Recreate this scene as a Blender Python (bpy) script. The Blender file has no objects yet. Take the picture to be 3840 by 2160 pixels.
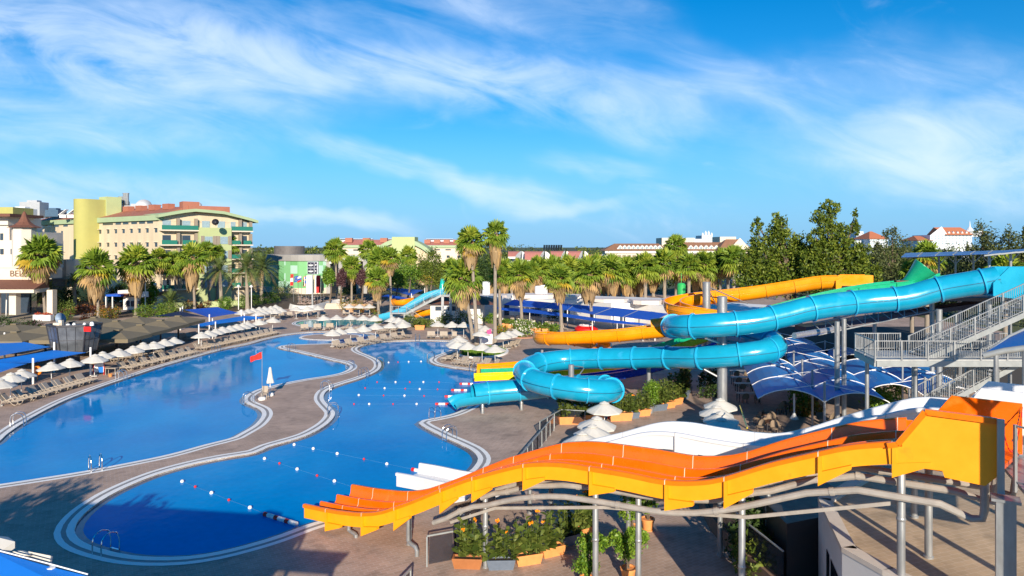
import bpy, bmesh, math, random
import numpy as np
from mathutils import Vector, Matrix, geometry
R=math.radians
S=bpy.context.scene
COL=S.collection
# ------------------------------------------------------------------ camera
F=2560.0; H=13.0; YH=924.0          # focal length in photo pixels, eye height (m), horizon row
cd=bpy.data.cameras.new('camera'); cam=bpy.data.objects.new('camera',cd); COL.objects.link(cam)
cam.location=(0,0,H); cam.rotation_euler=(R(90),0,0)
cd.sensor_width=36; cd.lens=36*F/3840; cd.shift_y=-(1080-YH)/3840
cd.clip_start=.1; cd.clip_end=9000
S.camera=cam
S.view_settings.view_transform='Standard'; S.view_settings.look='None'
S.view_settings.exposure=0.5; S.view_settings.gamma=1
# ------------------------------------------------------------------ sun and sky
SUN_EL=R(20); AZ=Vector((-.105,1,0)).normalized()
dl=AZ*math.cos(SUN_EL)+Vector((0,0,-math.sin(SUN_EL)))
sd=bpy.data.lights.new('sun','SUN'); sd.energy=5.0; sd.angle=R(.5); sd.color=(1,.88,.70)
so=bpy.data.objects.new('sun',sd); COL.objects.link(so)
so.rotation_euler=dl.to_track_quat('-Z','Y').to_euler(); so.location=(5,-40,40)
W_=bpy.data.worlds.new('World'); S.world=W_; W_.use_nodes=True
nt=W_.node_tree; nt.nodes.clear()
def wn(t,**k):
    n=nt.nodes.new(t)
    for a,b in k.items(): setattr(n,a,b)
    return n
def wm(op,a,b=None,c=None,clamp=False):
    n=wn('ShaderNodeMath',operation=op,use_clamp=clamp)
    for i,v in enumerate((a,b,c)):
        if v is None: continue
        if isinstance(v,(int,float)): n.inputs[i].default_value=v
        else: nt.links.new(v,n.inputs[i])
    return n.outputs[0]
sky=wn('ShaderNodeTexSky',sky_type='NISHITA'); sky.sun_disc=False
sky.sun_elevation=SUN_EL; sky.sun_rotation=math.atan2(-AZ.x,-AZ.y)
sky.air_density=1.0; sky.dust_density=0.0; sky.ozone_density=3.5
hs=wn('ShaderNodeHueSaturation'); hs.inputs['Hue'].default_value=.495; hs.inputs['Saturation'].default_value=1.24; hs.inputs['Value'].default_value=.86
tint=wn('ShaderNodeMixRGB',blend_type='MULTIPLY'); tint.inputs[0].default_value=1; tint.inputs[2].default_value=(.66,.82,1.0,1); nt.links.new(sky.outputs[0],tint.inputs[1]); nt.links.new(tint.outputs[0],hs.inputs['Color'])
tc=wn('ShaderNodeTexCoord'); sp=wn('ShaderNodeSeparateXYZ'); nt.links.new(tc.outputs['Generated'],sp.inputs[0])
yy=wm('MAXIMUM',wm('ABSOLUTE',sp.outputs[1]),.12)
u=wm('DIVIDE',sp.outputs[0],yy); v=wm('DIVIDE',sp.outputs[2],yy)
def noise(su,sv,rot,scale,detail,seed,rough=.6,dist=0):
    ca,sa=math.cos(rot),math.sin(rot)
    a=wm('MULTIPLY',wm('ADD',wm('MULTIPLY',u,ca),wm('MULTIPLY',v,sa)),su)
    b=wm('MULTIPLY',wm('SUBTRACT',wm('MULTIPLY',v,ca),wm('MULTIPLY',u,sa)),sv)
    c=wn('ShaderNodeCombineXYZ'); nt.links.new(a,c.inputs[0]); nt.links.new(b,c.inputs[1]); c.inputs[2].default_value=seed
    n=wn('ShaderNodeTexNoise'); n.inputs['Scale'].default_value=scale; n.inputs['Detail'].default_value=detail
    n.inputs['Roughness'].default_value=rough; n.inputs['Distortion'].default_value=dist
    nt.links.new(c.outputs[0],n.inputs['Vector']); return n.outputs[0]
wob=noise(1,1,0,5,3,3.3)
wobv=wm('MULTIPLY',wm('SUBTRACT',wob,.5),.10)
fine=noise(1,3.2,R(-14),4.5,6,1.7,.58,.8)
soft=noise(1,2.6,R(-10),3.2,6,8.1,.6,.4)
def smooth(x,a,b):
    n=wn('ShaderNodeMapRange',interpolation_type='SMOOTHSTEP'); n.inputs[1].default_value=a; n.inputs[2].default_value=b
    nt.links.new(x,n.inputs[0]); return n.outputs[0]
def band(x0,y0,x1,y1,w,amp,soft_end=.12):
    u0,v0,u1,v1=(x0-1288)/1717,(620-y0)/1717,(x1-1288)/1717,(620-y1)/1717
    L=math.hypot(u1-u0,v1-v0); cx,cy=(u1-u0)/L,(v1-v0)/L
    du=wm('SUBTRACT',u,u0); dv=wm('ADD',wm('SUBTRACT',v,v0),wobv)
    al=wm('ADD',wm('MULTIPLY',du,cx),wm('MULTIPLY',dv,cy))
    ac=wm('ABSOLUTE',wm('SUBTRACT',wm('MULTIPLY',dv,cx),wm('MULTIPLY',du,cy)))
    m=wm('MULTIPLY',smooth(ac,w,w*.05),wm('MULTIPLY',smooth(al,-soft_end,soft_end),smooth(al,L+soft_end,L-soft_end)))
    return wm('MULTIPLY',m,amp)
def blob(x,y,rx,ry,amp):
    du=wm('DIVIDE',wm('SUBTRACT',u,(x-1288)/1717),rx/1717); dv=wm('DIVIDE',wm('ADD',wm('SUBTRACT',v,(620-y)/1717),wobv),ry/1717)
    return wm('MULTIPLY',smooth(wm('ADD',wm('MULTIPLY',du,du),wm('MULTIPLY',dv,dv)),1.0,0.0),amp)
acc=None
for b in (band(-300,0,650,100,.10,1.05),band(-200,110,700,200,.10,.5),band(480,95,1150,195,.05,.8),band(850,150,1680,315,.06,1.0),band(1200,200,1750,230,.06,.45),
          band(740,365,1370,505,.030,.8,.08),band(560,545,1010,580,.018,.8,.06),band(1250,515,1560,525,.016,.45,.06),
          band(-100,430,640,520,.05,.45),band(100,330,640,380,.04,.4),
          band(1680,120,1960,260,.05,.5),band(1380,415,1620,430,.022,.5,.05),
          blob(2500,390,520,170,.95),blob(2250,300,600,260,.35),blob(330,250,800,160,.45),blob(1100,60,700,160,.35),blob(0,520,700,110,.5)):
    acc=b if acc is None else wm('ADD',acc,b)
tex=wm('ADD',wm('MULTIPLY',smooth(fine,.30,.72),.75),wm('MULTIPLY',smooth(soft,.3,.7),.45))
mask=wm('MULTIPLY',acc,tex)
wisp=wm('MULTIPLY',wm('MULTIPLY',smooth(fine,.50,.80),smooth(soft,.42,.7)),.45)
mask=wm('MULTIPLY',wm('SUBTRACT',1.0,wm('POWER',.30,wm('ADD',mask,wisp))),.86,clamp=True)
mask=wm('MULTIPLY',mask,smooth(sp.outputs[1],-.1,.15))
hz=wn('ShaderNodeMixRGB'); nt.links.new(wm('MULTIPLY',smooth(v,.22,-.02),.85),hz.inputs[0]); nt.links.new(hs.outputs[0],hz.inputs[1]); hz.inputs[2].default_value=(.95,2.85,5.4,1)
mx=wn('ShaderNodeMixRGB'); nt.links.new(mask,mx.inputs[0]); nt.links.new(hz.outputs[0],mx.inputs[1]); mx.inputs[2].default_value=(5.2,6.1,7.3,1)
bg=wn('ShaderNodeBackground'); bg.inputs[1].default_value=.12; nt.links.new(mx.outputs[0],bg.inputs[0])
wo=wn('ShaderNodeOutputWorld'); nt.links.new(bg.outputs[0],wo.inputs[0])

# ------------------------------------------------------------------ helpers
def tile(ox,oy,s=2.68333): return lambda a,b:(ox+a/s,oy+b/s)
A=tile(0,1200);B=tile(0,1620);C=tile(900,1240);D=tile(900,1620);FT=tile(900,800);RT=tile(1800,800);L=tile(0,700)
S9=tile(1900,1240);E5=tile(1700,1300,5.3667);U=tile(2700,720,2.2596);V=tile(3200,900,4.025);WT=tile(3200,1200,4.025);XT=tile(2700,1150,4.025)
M16=tile(1600,1620);N24=tile(2400,1620);O28=tile(2880,1300);P28=tile(2880,1620)
M1=tile(0,1000,5.3667);M2=tile(480,1060,5.3667);M3=tile(0,1250,5.3667);M4=tile(1080,900,5.3667);M5=tile(1640,1040,5.3667);M6=tile(1380,980,5.3667)
def G(p,z=0.0):                      # point at height z seen at photo position p
    Y=F*(H-z)/(p[1]-YH); return Vector(((p[0]-1920)/F*Y,Y,z))
def K(p,Y):                          # point at distance Y seen at photo position p
    return Vector(((p[0]-1920)/F*Y,Y,H-(p[1]-YH)*Y/F))
def catmull(pts,step,closed=False):
    pts=[Vector(p) for p in pts]; n=len(pts); out=[]
    rng=range(n if closed else n-1)
    for i in rng:
        if closed: p0,p1,p2,p3=pts[i-1],pts[i],pts[(i+1)%n],pts[(i+2)%n]
        else: p0,p1,p2,p3=pts[max(i-1,0)],pts[i],pts[i+1],pts[min(i+2,n-1)]
        m=max(1,int((p2-p1).length/step))
        a=max((p1-p0).length,1e-4)**.5; b=max((p2-p1).length,1e-4)**.5; c=max((p3-p2).length,1e-4)**.5
        for k in range(m):
            t=k/m
            # centripetal via hermite tangents
            t1=((p1-p0)/a-(p2-p0)/(a+b)+(p2-p1)/b)*b if (p1-p0).length>1e-4 else (p2-p1)
            t2=((p2-p1)/b-(p3-p1)/(b+c)+(p3-p2)/c)*b if (p3-p2).length>1e-4 else (p2-p1)
            h=t*t*t; q=t*t
            out.append(p1*(2*h-3*q+1)+t1*(h-2*q+t)+p2*(-2*h+3*q)+t2*(h-q))
    if not closed: out.append(pts[-1])
    return out
def resample(pts,step):
    d=[0]
    for a,b in zip(pts,pts[1:]): d.append(d[-1]+(b-a).length)
    n=max(1,round(d[-1]/step)); out=[]; j=0
    for k in range(n+1):
        t=d[-1]*k/n
        while j<len(pts)-2 and d[j+1]<t: j+=1
        f=(t-d[j])/max(d[j+1]-d[j],1e-9); out.append(pts[j].lerp(pts[j+1],min(max(f,0),1)))
    return out
# ------------------------------------------------------------------ materials
MATS={}
def mat(name,col,rough=.6,metal=0,var=.12,scale=3.0,bump=0,bscale=None,spec=.5,coat=0,spot=None,world=False,alpha=1,streak=0):
    if name in MATS: return MATS[name]
    m=bpy.data.materials.new(name); m.use_nodes=True; t=m.node_tree; n=t.nodes; b=n['Principled BSDF']
    b.inputs['Roughness'].default_value=rough; b.inputs['Metallic'].default_value=metal
    b.inputs['Specular IOR Level'].default_value=spec; b.inputs['Coat Weight'].default_value=coat; b.inputs['Coat Roughness'].default_value=.08
    if world:
        g=n.new('ShaderNodeNewGeometry'); vec=g.outputs['Position']
    else:
        g=n.new('ShaderNodeTexCoord'); vec=g.outputs['Object']
    no=n.new('ShaderNodeTexNoise'); no.inputs['Scale'].default_value=scale; no.inputs['Detail'].default_value=6; no.inputs['Roughness'].default_value=.65
    if streak:
        mp=n.new('ShaderNodeMapping'); mp.inputs['Scale'].default_value=(1,1,streak); t.links.new(vec,mp.inputs[0]); t.links.new(mp.outputs[0],no.inputs['Vector'])
    else: t.links.new(vec,no.inputs['Vector'])
    mr=n.new('ShaderNodeMapRange'); mr.inputs[1].default_value=.3; mr.inputs[2].default_value=.7; mr.inputs[3].default_value=1-var; mr.inputs[4].default_value=1+var*.6
    t.links.new(no.outputs[0],mr.inputs[0])
    mu=n.new('ShaderNodeMixRGB'); mu.blend_type='MULTIPLY'; mu.inputs[0].default_value=1; mu.inputs[1].default_value=(*col,1)
    t.links.new(mr.outputs[0],mu.inputs[2]); out=mu.outputs[0]
    if spot:                             # worn patches: (colour, threshold, scale)
        n2=n.new('ShaderNodeTexNoise'); n2.inputs['Scale'].default_value=spot[2]; n2.inputs['Detail'].default_value=8; t.links.new(vec,n2.inputs['Vector'])
        r2=n.new('ShaderNodeMapRange'); r2.inputs[1].default_value=spot[1]; r2.inputs[2].default_value=spot[1]+.08; t.links.new(n2.outputs[0],r2.inputs[0])
        m2=n.new('ShaderNodeMixRGB'); t.links.new(r2.outputs[0],m2.inputs[0]); t.links.new(out,m2.inputs[1]); m2.inputs[2].default_value=(*spot[0],1); out=m2.outputs[0]
    t.links.new(out,b.inputs['Base Color'])
    rr=n.new('ShaderNodeMapRange'); rr.inputs[1].default_value=.3; rr.inputs[2].default_value=.7; rr.inputs[3].default_value=max(rough-.08,.02); rr.inputs[4].default_value=min(rough+.08,1)
    t.links.new(no.outputs[0],rr.inputs[0]); t.links.new(rr.outputs[0],b.inputs['Roughness'])
    if bump:
        n3=n.new('ShaderNodeTexNoise'); n3.inputs['Scale'].default_value=bscale or scale*6; n3.inputs['Detail'].default_value=4; t.links.new(vec,n3.inputs['Vector'])
        bu=n.new('ShaderNodeBump'); bu.inputs['Strength'].default_value=bump; bu.inputs['Distance'].default_value=.03; t.links.new(n3.outputs[0],bu.inputs['Height']); t.links.new(bu.outputs[0],b.inputs['Normal'])
    if alpha<1:
        b.inputs['Alpha'].default_value=alpha
    MATS[name]=m; return m
def leafmat(name,c1,c2,c3,rough=.55):
    if name in MATS: return MATS[name]
    m=bpy.data.materials.new(name); m.use_nodes=True; t=m.node_tree; n=t.nodes; b=n['Principled BSDF']
    g=n.new('ShaderNodeNewGeometry'); r=n.new('ShaderNodeValToRGB'); e=r.color_ramp.elements
    e[0].position=0; e[0].color=(*c1,1); e[1].position=1; e[1].color=(*c3,1); x=e.new(.55); x.color=(*c2,1)
    t.links.new(g.outputs['Random Per Island'],r.inputs[0]); t.links.new(r.outputs[0],b.inputs['Base Color'])
    b.inputs['Roughness'].default_value=rough; b.inputs['Specular IOR Level'].default_value=.35
    tr=n.new('ShaderNodeBsdfTranslucent'); t.links.new(r.outputs[0],tr.inputs[0]); mi=n.new('ShaderNodeMixShader'); mi.inputs[0].default_value=.22
    t.links.new(b.outputs[0],mi.inputs[1]); t.links.new(tr.outputs[0],mi.inputs[2]); t.links.new(mi.outputs[0],n['Material Output'].inputs[0])
    MATS[name]=m; return m
# ------------------------------------------------------------------ mesh building
def wloc(o):
    v=Vector((0,0,0))
    while o: v+=o.location; o=o.parent
    return v
class MB:
    def __init__(s): s.v=[]; s.f=[]; s.m=[]
    def add(s,vs,fs,m=0):
        o=len(s.v); s.v+=[tuple(x) for x in vs]; s.f+=[tuple(i+o for i in f) for f in fs]; s.m+=[m]*len(fs); return s
    def poly(s,pts,m=0): return s.add(pts,[tuple(range(len(pts)))],m)
    def box(s,c,d,rz=0,m=0,rot=None):
        c=Vector(c); M=rot if rot is not None else Matrix.Rotation(rz,3,'Z'); hx,hy,hz=d[0]/2,d[1]/2,d[2]/2
        vs=[c+M@Vector((x,y,z)) for x,y,z in ((-hx,-hy,-hz),(hx,-hy,-hz),(hx,hy,-hz),(-hx,hy,-hz),(-hx,-hy,hz),(hx,-hy,hz),(hx,hy,hz),(-hx,hy,hz))]
        return s.add(vs,[(0,3,2,1),(4,5,6,7),(0,1,5,4),(1,2,6,5),(2,3,7,6),(3,0,4,7)],m)
    def beam(s,a,b,w,h,m=0):
        a=Vector(a);b=Vector(b);d=(b-a); Ln=d.length
        if Ln<1e-6: return s
        d/=Ln; up=Vector((0,0,1)) if abs(d.z)<.98 else Vector((0,1,0)); sx=d.cross(up).normalized(); uz=sx.cross(d)
        vs=[p+sx*(w/2*i)+uz*(h/2*j) for p in (a,b) for i,j in ((-1,-1),(1,-1),(1,1),(-1,1))]
        return s.add(vs,[(0,1,2,3),(7,6,5,4),(0,4,5,1),(1,5,6,2),(2,6,7,3),(3,7,4,0)],m)
    def tube(s,pts,r,seg=8,m=0,cap=True,closed=False):
        pts=[Vector(p) for p in pts]; n=len(pts); rs=r if isinstance(r,(list,tuple)) else [r]*n
        vs=[]; prev=None
        for i,p in enumerate(pts):
            if closed: d=pts[(i+1)%n]-pts[i-1]
            else: d=pts[min(i+1,n-1)]-pts[max(i-1,0)]
            d=d.normalized() if d.length>1e-9 else Vector((0,0,1))
            if prev is None: x=d.orthogonal().normalized()
            else:
                x=prev-d*prev.dot(d); x=x.normalized() if x.length>1e-6 else d.orthogonal().normalized()
            prev=x; y=d.cross(x)
            for k in range(seg):
                a=2*math.pi*k/seg; vs.append(p+(x*math.cos(a)+y*math.sin(a))*rs[i])
        fs=[]
        for i in range(n if closed else n-1):
            j=(i+1)%n
            for k in range(seg):
                l=(k+1)%seg; fs.append((i*seg+k,i*seg+l,j*seg+l,j*seg+k))
        if cap and not closed: fs+=[tuple(range(seg))[::-1],tuple((n-1)*seg+k for k in range(seg))]
        return s.add(vs,fs,m)
    def lathe(s,c,prof,seg=12,m=0,rz=0):
        c=Vector(c); vs=[]; fs=[]
        for r,z in prof:
            for k in range(seg):
                a=2*math.pi*k/seg+rz; vs.append(c+Vector((r*math.cos(a),r*math.sin(a),z)))
        for i in range(len(prof)-1):
            for k in range(seg):
                l=(k+1)%seg; fs.append((i*seg+k,i*seg+l,(i+1)*seg+l,(i+1)*seg+k))
        if prof[0][0]>1e-4: fs.append(tuple(range(seg))[::-1])
        if prof[-1][0]>1e-4: fs.append(tuple((len(prof)-1)*seg+k for k in range(seg)))
        return s.add(vs,fs,m)
    def prism(s,poly,z0,z1,m=0,mtop=None,top=True,bottom=False):
        n=len(poly); a=sum(poly[i][0]*poly[(i+1)%n][1]-poly[(i+1)%n][0]*poly[i][1] for i in range(n))
        if a<0: poly=poly[::-1]
        vs=[(p[0],p[1],z0) for p in poly]+[(p[0],p[1],z1) for p in poly]
        s.add(vs,[(i,(i+1)%n,n+(i+1)%n,n+i) for i in range(n)],m)
        if top: s.add(vs[n:],[tuple(range(n))],m if mtop is None else mtop)
        if bottom: s.add(vs[:n],[tuple(range(n))[::-1]],m)
        return s
    def build(s,name,mats,parent=None,smooth=False,origin=None):
        me=bpy.data.meshes.new(name)
        if parent is not None: o0=wloc(parent)
        elif origin is not None: o0=Vector(origin)
        else:
            a=np.array(s.v); o0=Vector(((a[:,0].min()+a[:,0].max())/2,(a[:,1].min()+a[:,1].max())/2,a[:,2].min()))
        a=np.array(s.v)-np.array(o0)
        me.from_pydata(a.tolist(),[],s.f)
        for m in (mats if isinstance(mats,(list,tuple)) else [mats]): me.materials.append(m)
        if len(set(s.m))>1: me.polygons.foreach_set('material_index',s.m)
        if smooth:
            me.polygons.foreach_set('use_smooth',[True]*len(s.f))
            if smooth!='all':
                try: me.set_sharp_from_angle(angle=R(35))
                except Exception: pass
        me.update()
        o=bpy.data.objects.new(name,me); COL.objects.link(o)
        if parent is not None: o.parent=parent
        else: o.location=o0
        return o
def tag(o,label=None,cat=None,group=None,kind=None):
    if label: o['label']=label
    if cat: o['category']=cat
    if group: o['group']=group
    if kind: o['kind']=kind
    return o
def thing(name,label,cat,loc=(0,0,0),group=None,rz=0):
    o=bpy.data.objects.new(name,None); COL.objects.link(o); o.location=loc; o.rotation_euler=(0,0,rz); o.empty_display_size=.3
    return tag(o,label,cat,group)
def struct(o): o['kind']='structure'; return o
def copy_tree(o,parent=None):
    c=o.copy(); COL.objects.link(c)
    if parent is not None: c.parent=parent
    for ch in o.children: copy_tree(ch,c)
    return c
ORD=['first','second','third','fourth','fifth','sixth','seventh','eighth','ninth','tenth','eleventh','twelfth','thirteenth','fourteenth','fifteenth','sixteenth','seventeenth','eighteenth','nineteenth','twentieth','twenty-first','twenty-second','twenty-third','twenty-fourth','twenty-fifth','twenty-sixth','twenty-seventh','twenty-eighth','twenty-ninth','thirtieth']
def fill(poly,holes,z,ccw=True):                 # constrained triangulation of a polygon with holes
    vs=[];es=[];fs=[]
    loops=[poly]+holes
    for lp in loops:
        o=len(vs); n=len(lp); vs+=[Vector((p[0],p[1])) for p in lp]; es+=[(o+i,o+(i+1)%n) for i in range(n)]
    v2,e2,f2,_,_,_=geometry.delaunay_2d_cdt(vs,es,[],0,1e-5)
    arrs=[np.array([(p[0],p[1]) for p in lp]) for lp in loops]
    def inside(a,x,y):
        x1=a[:,0];y1=a[:,1];x2=np.roll(x1,-1);y2=np.roll(y1,-1)
        c=((y1>y)!=(y2>y)); xi=(x2-x1)*(y-y1)/np.where(y2==y1,1e-12,y2-y1)+x1
        return (np.sum(c&(x<xi))%2)==1
    out=[]
    for f in f2:
        x=sum(v2[i].x for i in f)/len(f); y=sum(v2[i].y for i in f)/len(f)
        if inside(arrs[0],x,y) and not any(inside(a,x,y) for a in arrs[1:]): out.append(tuple(f))
    return [(p.x,p.y,z) for p in v2],out
def area2(p): return sum(p[i][0]*p[(i+1)%len(p)][1]-p[(i+1)%len(p)][0]*p[i][1] for i in range(len(p)))
def offset(poly,d):                               # outward offset of a closed ccw loop
    n=len(poly); out=[]
    for i in range(n):
        a=poly[i-1];b=poly[(i+1)%n]; t=Vector((b[0]-a[0],b[1]-a[1]));
        t=t.normalized() if t.length>1e-9 else Vector((1,0)); out.append(Vector((poly[i][0]+t.y*d,poly[i][1]-t.x*d,0)))
    return out
def ring(mb,pa,pb,za,zb,m=0):
    n=len(pa); vs=[(p[0],p[1],za) for p in pa]+[(p[0],p[1],zb) for p in pb]
    mb.add(vs,[(i,(i+1)%n,n+(i+1)%n,n+i) for i in range(n)],m)
# ================================================================== materials used all over
def tilemat(name,c1,c2,mortar,sx,sy,ang=0,msz=.012,var=.25):
    m=bpy.data.materials.new(name); m.use_nodes=True; t=m.node_tree; n=t.nodes; b=n['Principled BSDF']
    g=n.new('ShaderNodeNewGeometry'); mp=n.new('ShaderNodeMapping'); mp.inputs['Rotation'].default_value=(0,0,ang); t.links.new(g.outputs['Position'],mp.inputs[0])
    br=n.new('ShaderNodeTexBrick'); br.inputs['Scale'].default_value=1; br.inputs['Brick Width'].default_value=sx; br.inputs['Row Height'].default_value=sy
    br.inputs['Mortar Size'].default_value=msz; br.inputs['Color1'].default_value=(*c1,1); br.inputs['Color2'].default_value=(*c2,1); br.inputs['Mortar'].default_value=(*mortar,1)
    t.links.new(mp.outputs[0],br.inputs[0])
    no=n.new('ShaderNodeTexNoise'); no.inputs['Scale'].default_value=.35; no.inputs['Detail'].default_value=9; no.inputs['Roughness'].default_value=.7; t.links.new(g.outputs['Position'],no.inputs['Vector'])
    mr=n.new('ShaderNodeMapRange'); mr.inputs[1].default_value=.3; mr.inputs[2].default_value=.7; mr.inputs[3].default_value=1-var; mr.inputs[4].default_value=1+var; t.links.new(no.outputs[0],mr.inputs[0])
    mu=n.new('ShaderNodeMixRGB'); mu.blend_type='MULTIPLY'; mu.inputs[0].default_value=1; t.links.new(br.outputs[0],mu.inputs[1]); t.links.new(mr.outputs[0],mu.inputs[2])
    n2=n.new('ShaderNodeTexNoise'); n2.inputs['Scale'].default_value=.9; n2.inputs['Detail'].default_value=7; n2.inputs['Distortion'].default_value=.6; t.links.new(g.outputs['Position'],n2.inputs['Vector'])
    r2=n.new('ShaderNodeMapRange'); r2.inputs[1].default_value=.56; r2.inputs[2].default_value=.66; r2.inputs[3].default_value=1; r2.inputs[4].default_value=.80; t.links.new(n2.outputs[0],r2.inputs[0])
    m3=n.new('ShaderNodeMixRGB'); m3.blend_type='MULTIPLY'; m3.inputs[0].default_value=1; t.links.new(mu.outputs[0],m3.inputs[1]); t.links.new(r2.outputs[0],m3.inputs[2]); mu=m3
    t.links.new(mu.outputs[0],b.inputs['Base Color']); b.inputs['Roughness'].default_value=.75; MATS[name]=m
    bu=n.new('ShaderNodeBump'); bu.inputs['Strength'].default_value=.3; bu.inputs['Distance'].default_value=.01; t.links.new(br.outputs['Fac'],bu.inputs['Height']); bu.invert=True; t.links.new(bu.outputs[0],b.inputs['Normal'])
    return m
m_deck=tilemat('deck_pavers',(.44,.31,.24),(.365,.26,.20),(.47,.38,.33),.40,.20,R(-32))
m_terr=tilemat('terrace_pavers',(.52,.38,.25),(.45,.33,.215),(.56,.44,.32),.42,.21,R(-20))
m_land=mat('far_ground',(.07,.085,.03),.9,var=.4,scale=.05,world=True)
m_white=mat('white_paint',(.80,.78,.76),.45,var=.05)
m_cope=mat('pool_coping_white',(.88,.86,.83),.5,var=.06,scale=1.2,world=True,spot=((.70,.65,.60),.70,.7))
m_grate=mat('overflow_grate',(.30,.28,.27),.6,world=True)
m_ledge=mat('pool_ledge_tile',(.085,.105,.17),.15,world=True,scale=2,var=.2)
m_galv=mat('galvanised_steel',(.36,.37,.38),.42,.55,var=.16,scale=4,streak=.3)
m_pipe=mat('grey_plastic_pipe',(.36,.33,.30),.45,var=.2,scale=2)
m_steelw=mat('painted_grey_steel',(.32,.34,.345),.4,.15,var=.1)
m_dark=mat('dark_metal',(.05,.05,.06),.4,.3)
m_chrome=mat('stainless_rail',(.75,.75,.76),.15,1,var=.05)
m_blue=mat('blue_fibreglass',(.008,.33,.53),.20,var=.12,scale=.9,spec=.6,coat=.5,spot=((.03,.36,.60),.62,.8))
m_bluel=mat('blue_fibreglass_flange',(.02,.42,.70),.25,var=.06,coat=.4)
m_seam=mat('seam_dark_blue',(.005,.10,.20),.5)  # dark blue strip along the tube seam
m_yel=mat('yellow_fibreglass',(.90,.32,.002),.28,var=.12,scale=.8,coat=.3,spot=((.78,.27,.01),.66,1.1))
m_yelo=mat('yellow_gelcoat_outside',(.93,.345,.002),.5,var=.10,scale=1.1,spot=((.80,.27,.002),.68,1.6))
m_org=mat('orange_fibreglass',(.90,.140,.0006),.28,var=.12,scale=1.0,coat=.25,spot=((.92,.21,.02),.62,.9))
m_orgl=mat('orange_lip',(.90,.185,.001),.35,var=.08)
m_grn=mat('green_fibreglass',(.01,.40,.20),.28,var=.07,coat=.3)
m_yel2=mat('lemon_fibreglass',(.86,.62,.004),.28,var=.07,coat=.3)
m_dblue=mat('deep_blue_fibreglass',(.004,.05,.42),.28,var=.07,coat=.3)
m_wfg=mat('white_fibreglass',(.70,.70,.72),.30,var=.05,scale=.8,coat=.25)
m_joint=mat('joint_sealant',(.85,.72,.55),.6)
m_sail=mat('blue_shade_cloth',(.004,.085,.52),.7,var=.10,scale=1.5)
m_sailn=mat('bright_blue_awning',(.006,.17,.64),.6,var=.08,scale=1.0)
m_memb=mat('navy_membrane',(.010,.20,.60),.55,var=.14,scale=.9)
m_brown=mat('taupe_canvas',(.190,.155,.098),.8,var=.12,scale=1.2)
m_terra=mat('terracotta_plastic',(.72,.29,.09),.6,var=.12,scale=5)
m_slate=mat('slate_plastic',(.12,.15,.20),.6,var=.12,scale=5)
m_soil=mat('planting_soil',(.035,.022,.014),.95,var=.4,scale=8)
m_glassd=mat('dark_glass',(.012,.016,.022),.08,var=.1,spec=.7)
m_lounge=mat('taupe_resin',(.40,.335,.27),.6,var=.08,scale=5)
m_canvas=mat('white_canvas',(.62,.595,.545),.8,var=.10,scale=2)
m_red=mat('red_plastic',(.70,.015,.01),.45,var=.08)
m_wicker=mat('wicker_weave',(.26,.19,.13),.8,var=.35,scale=30)
m_wood=mat('dark_table_wood',(.10,.045,.025),.5,var=.25,scale=6)
m_trunk=mat('palm_trunk_bark',(.30,.25,.20),.9,var=.3,scale=6,streak=.25,bump=.5)
m_bark=mat('tree_bark',(.16,.12,.085),.9,var=.35,scale=8,streak=.3)
# ================================================================== ground with pools cut out
def wpts(l): return [G(p) for p in l]
lp=[B(0,525),B(400,465),B(840,395),B(1290,310),B(1700,225),B(2050,130),B(2350,52),C(0,1035),C(130,960),C(200,890),C(222,840),C(200,795),C(150,768),C(90,743),C(48,718),C(36,692),C(70,648),C(180,592),C(300,560),C(450,525),C(700,480),C(870,455),C(1000,428),C(1080,395),C(1105,365),C(1090,343),C(1030,318),C(930,298),C(830,273),C(640,228),C(530,203),C(440,186),C(396,176),C(385,165),C(405,153),C(480,143),
    FT(620,1318),FT(900,1308),FT(1120,1292),FT(1260,1268),FT(1335,1243),FT(1330,1222),FT(1270,1206),FT(1120,1196),FT(900,1193),FT(700,1198),FT(500,1218),FT(300,1257),FT(100,1312),A(2300,282),A(1900,387),A(1600,475),A(1300,575),A(1000,677),A(700,790),A(500,885),A(300,995),A(150,1090),A(50,1165),A(0,1215),(-110,1715),(-190,1780),(-150,1836)]
rp=[B(2576,205),B(2200,270),B(1900,335),B(1600,420),B(1300,540),B(1100,640),B(940,745),B(840,830),B(770,920),B(748,985),B(790,1070),B(900,1135),B(1100,1195),B(1300,1237),B(1550,1258),B(1900,1250),B(2200,1205),D(161,1110),D(400,1035),D(640,945),D(860,878),D(1250,790),D(1600,690),D(1880,600),D(2150,470),D(2300,400),D(2365,335),C(2395,1290),C(2340,1210),C(2220,1145),C(2050,1070),C(1930,1010),C(1835,960),C(1797,930),C(1835,902),C(1950,880),C(2100,848),C(2220,805),C(2310,755),C(2390,680),C(2440,600),C(2470,520),C(2480,455),C(2420,415),C(2300,392),C(2100,365),C(1970,340),C(1915,315),C(1908,290),C(1950,260),C(2080,212),C(2165,175),C(2215,145),C(2190,120),C(2100,107),C(1950,102),C(1700,102),C(1450,112),C(1280,138),C(1200,163),C(1180,187),C(1210,214),C(1320,258),C(1395,297),C(1422,340),C(1400,390),C(1330,432),C(1200,483),C(1080,520),C(960,560),C(880,600),C(846,642),C(843,690),C(870,730),C(920,780),C(955,820),C(948,862),C(900,920),C(800,990),C(660,1058),C(500,1108),C(300,1165)]
kp=[FT(560,1110),FT(600,1087),FT(700,1071),FT(900,1062),FT(1150,1060),FT(1350,1064),FT(1440,1085),FT(1400,1110),FT(1200,1132),FT(900,1148),FT(700,1140),FT(600,1126)]
ip=[FT(592,1250),FT(660,1228),FT(800,1216),FT(1000,1213),FT(1150,1218),FT(1225,1232),FT(1190,1254),FT(1050,1268),FT(880,1274),FT(700,1268),FT(620,1260)]
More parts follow.
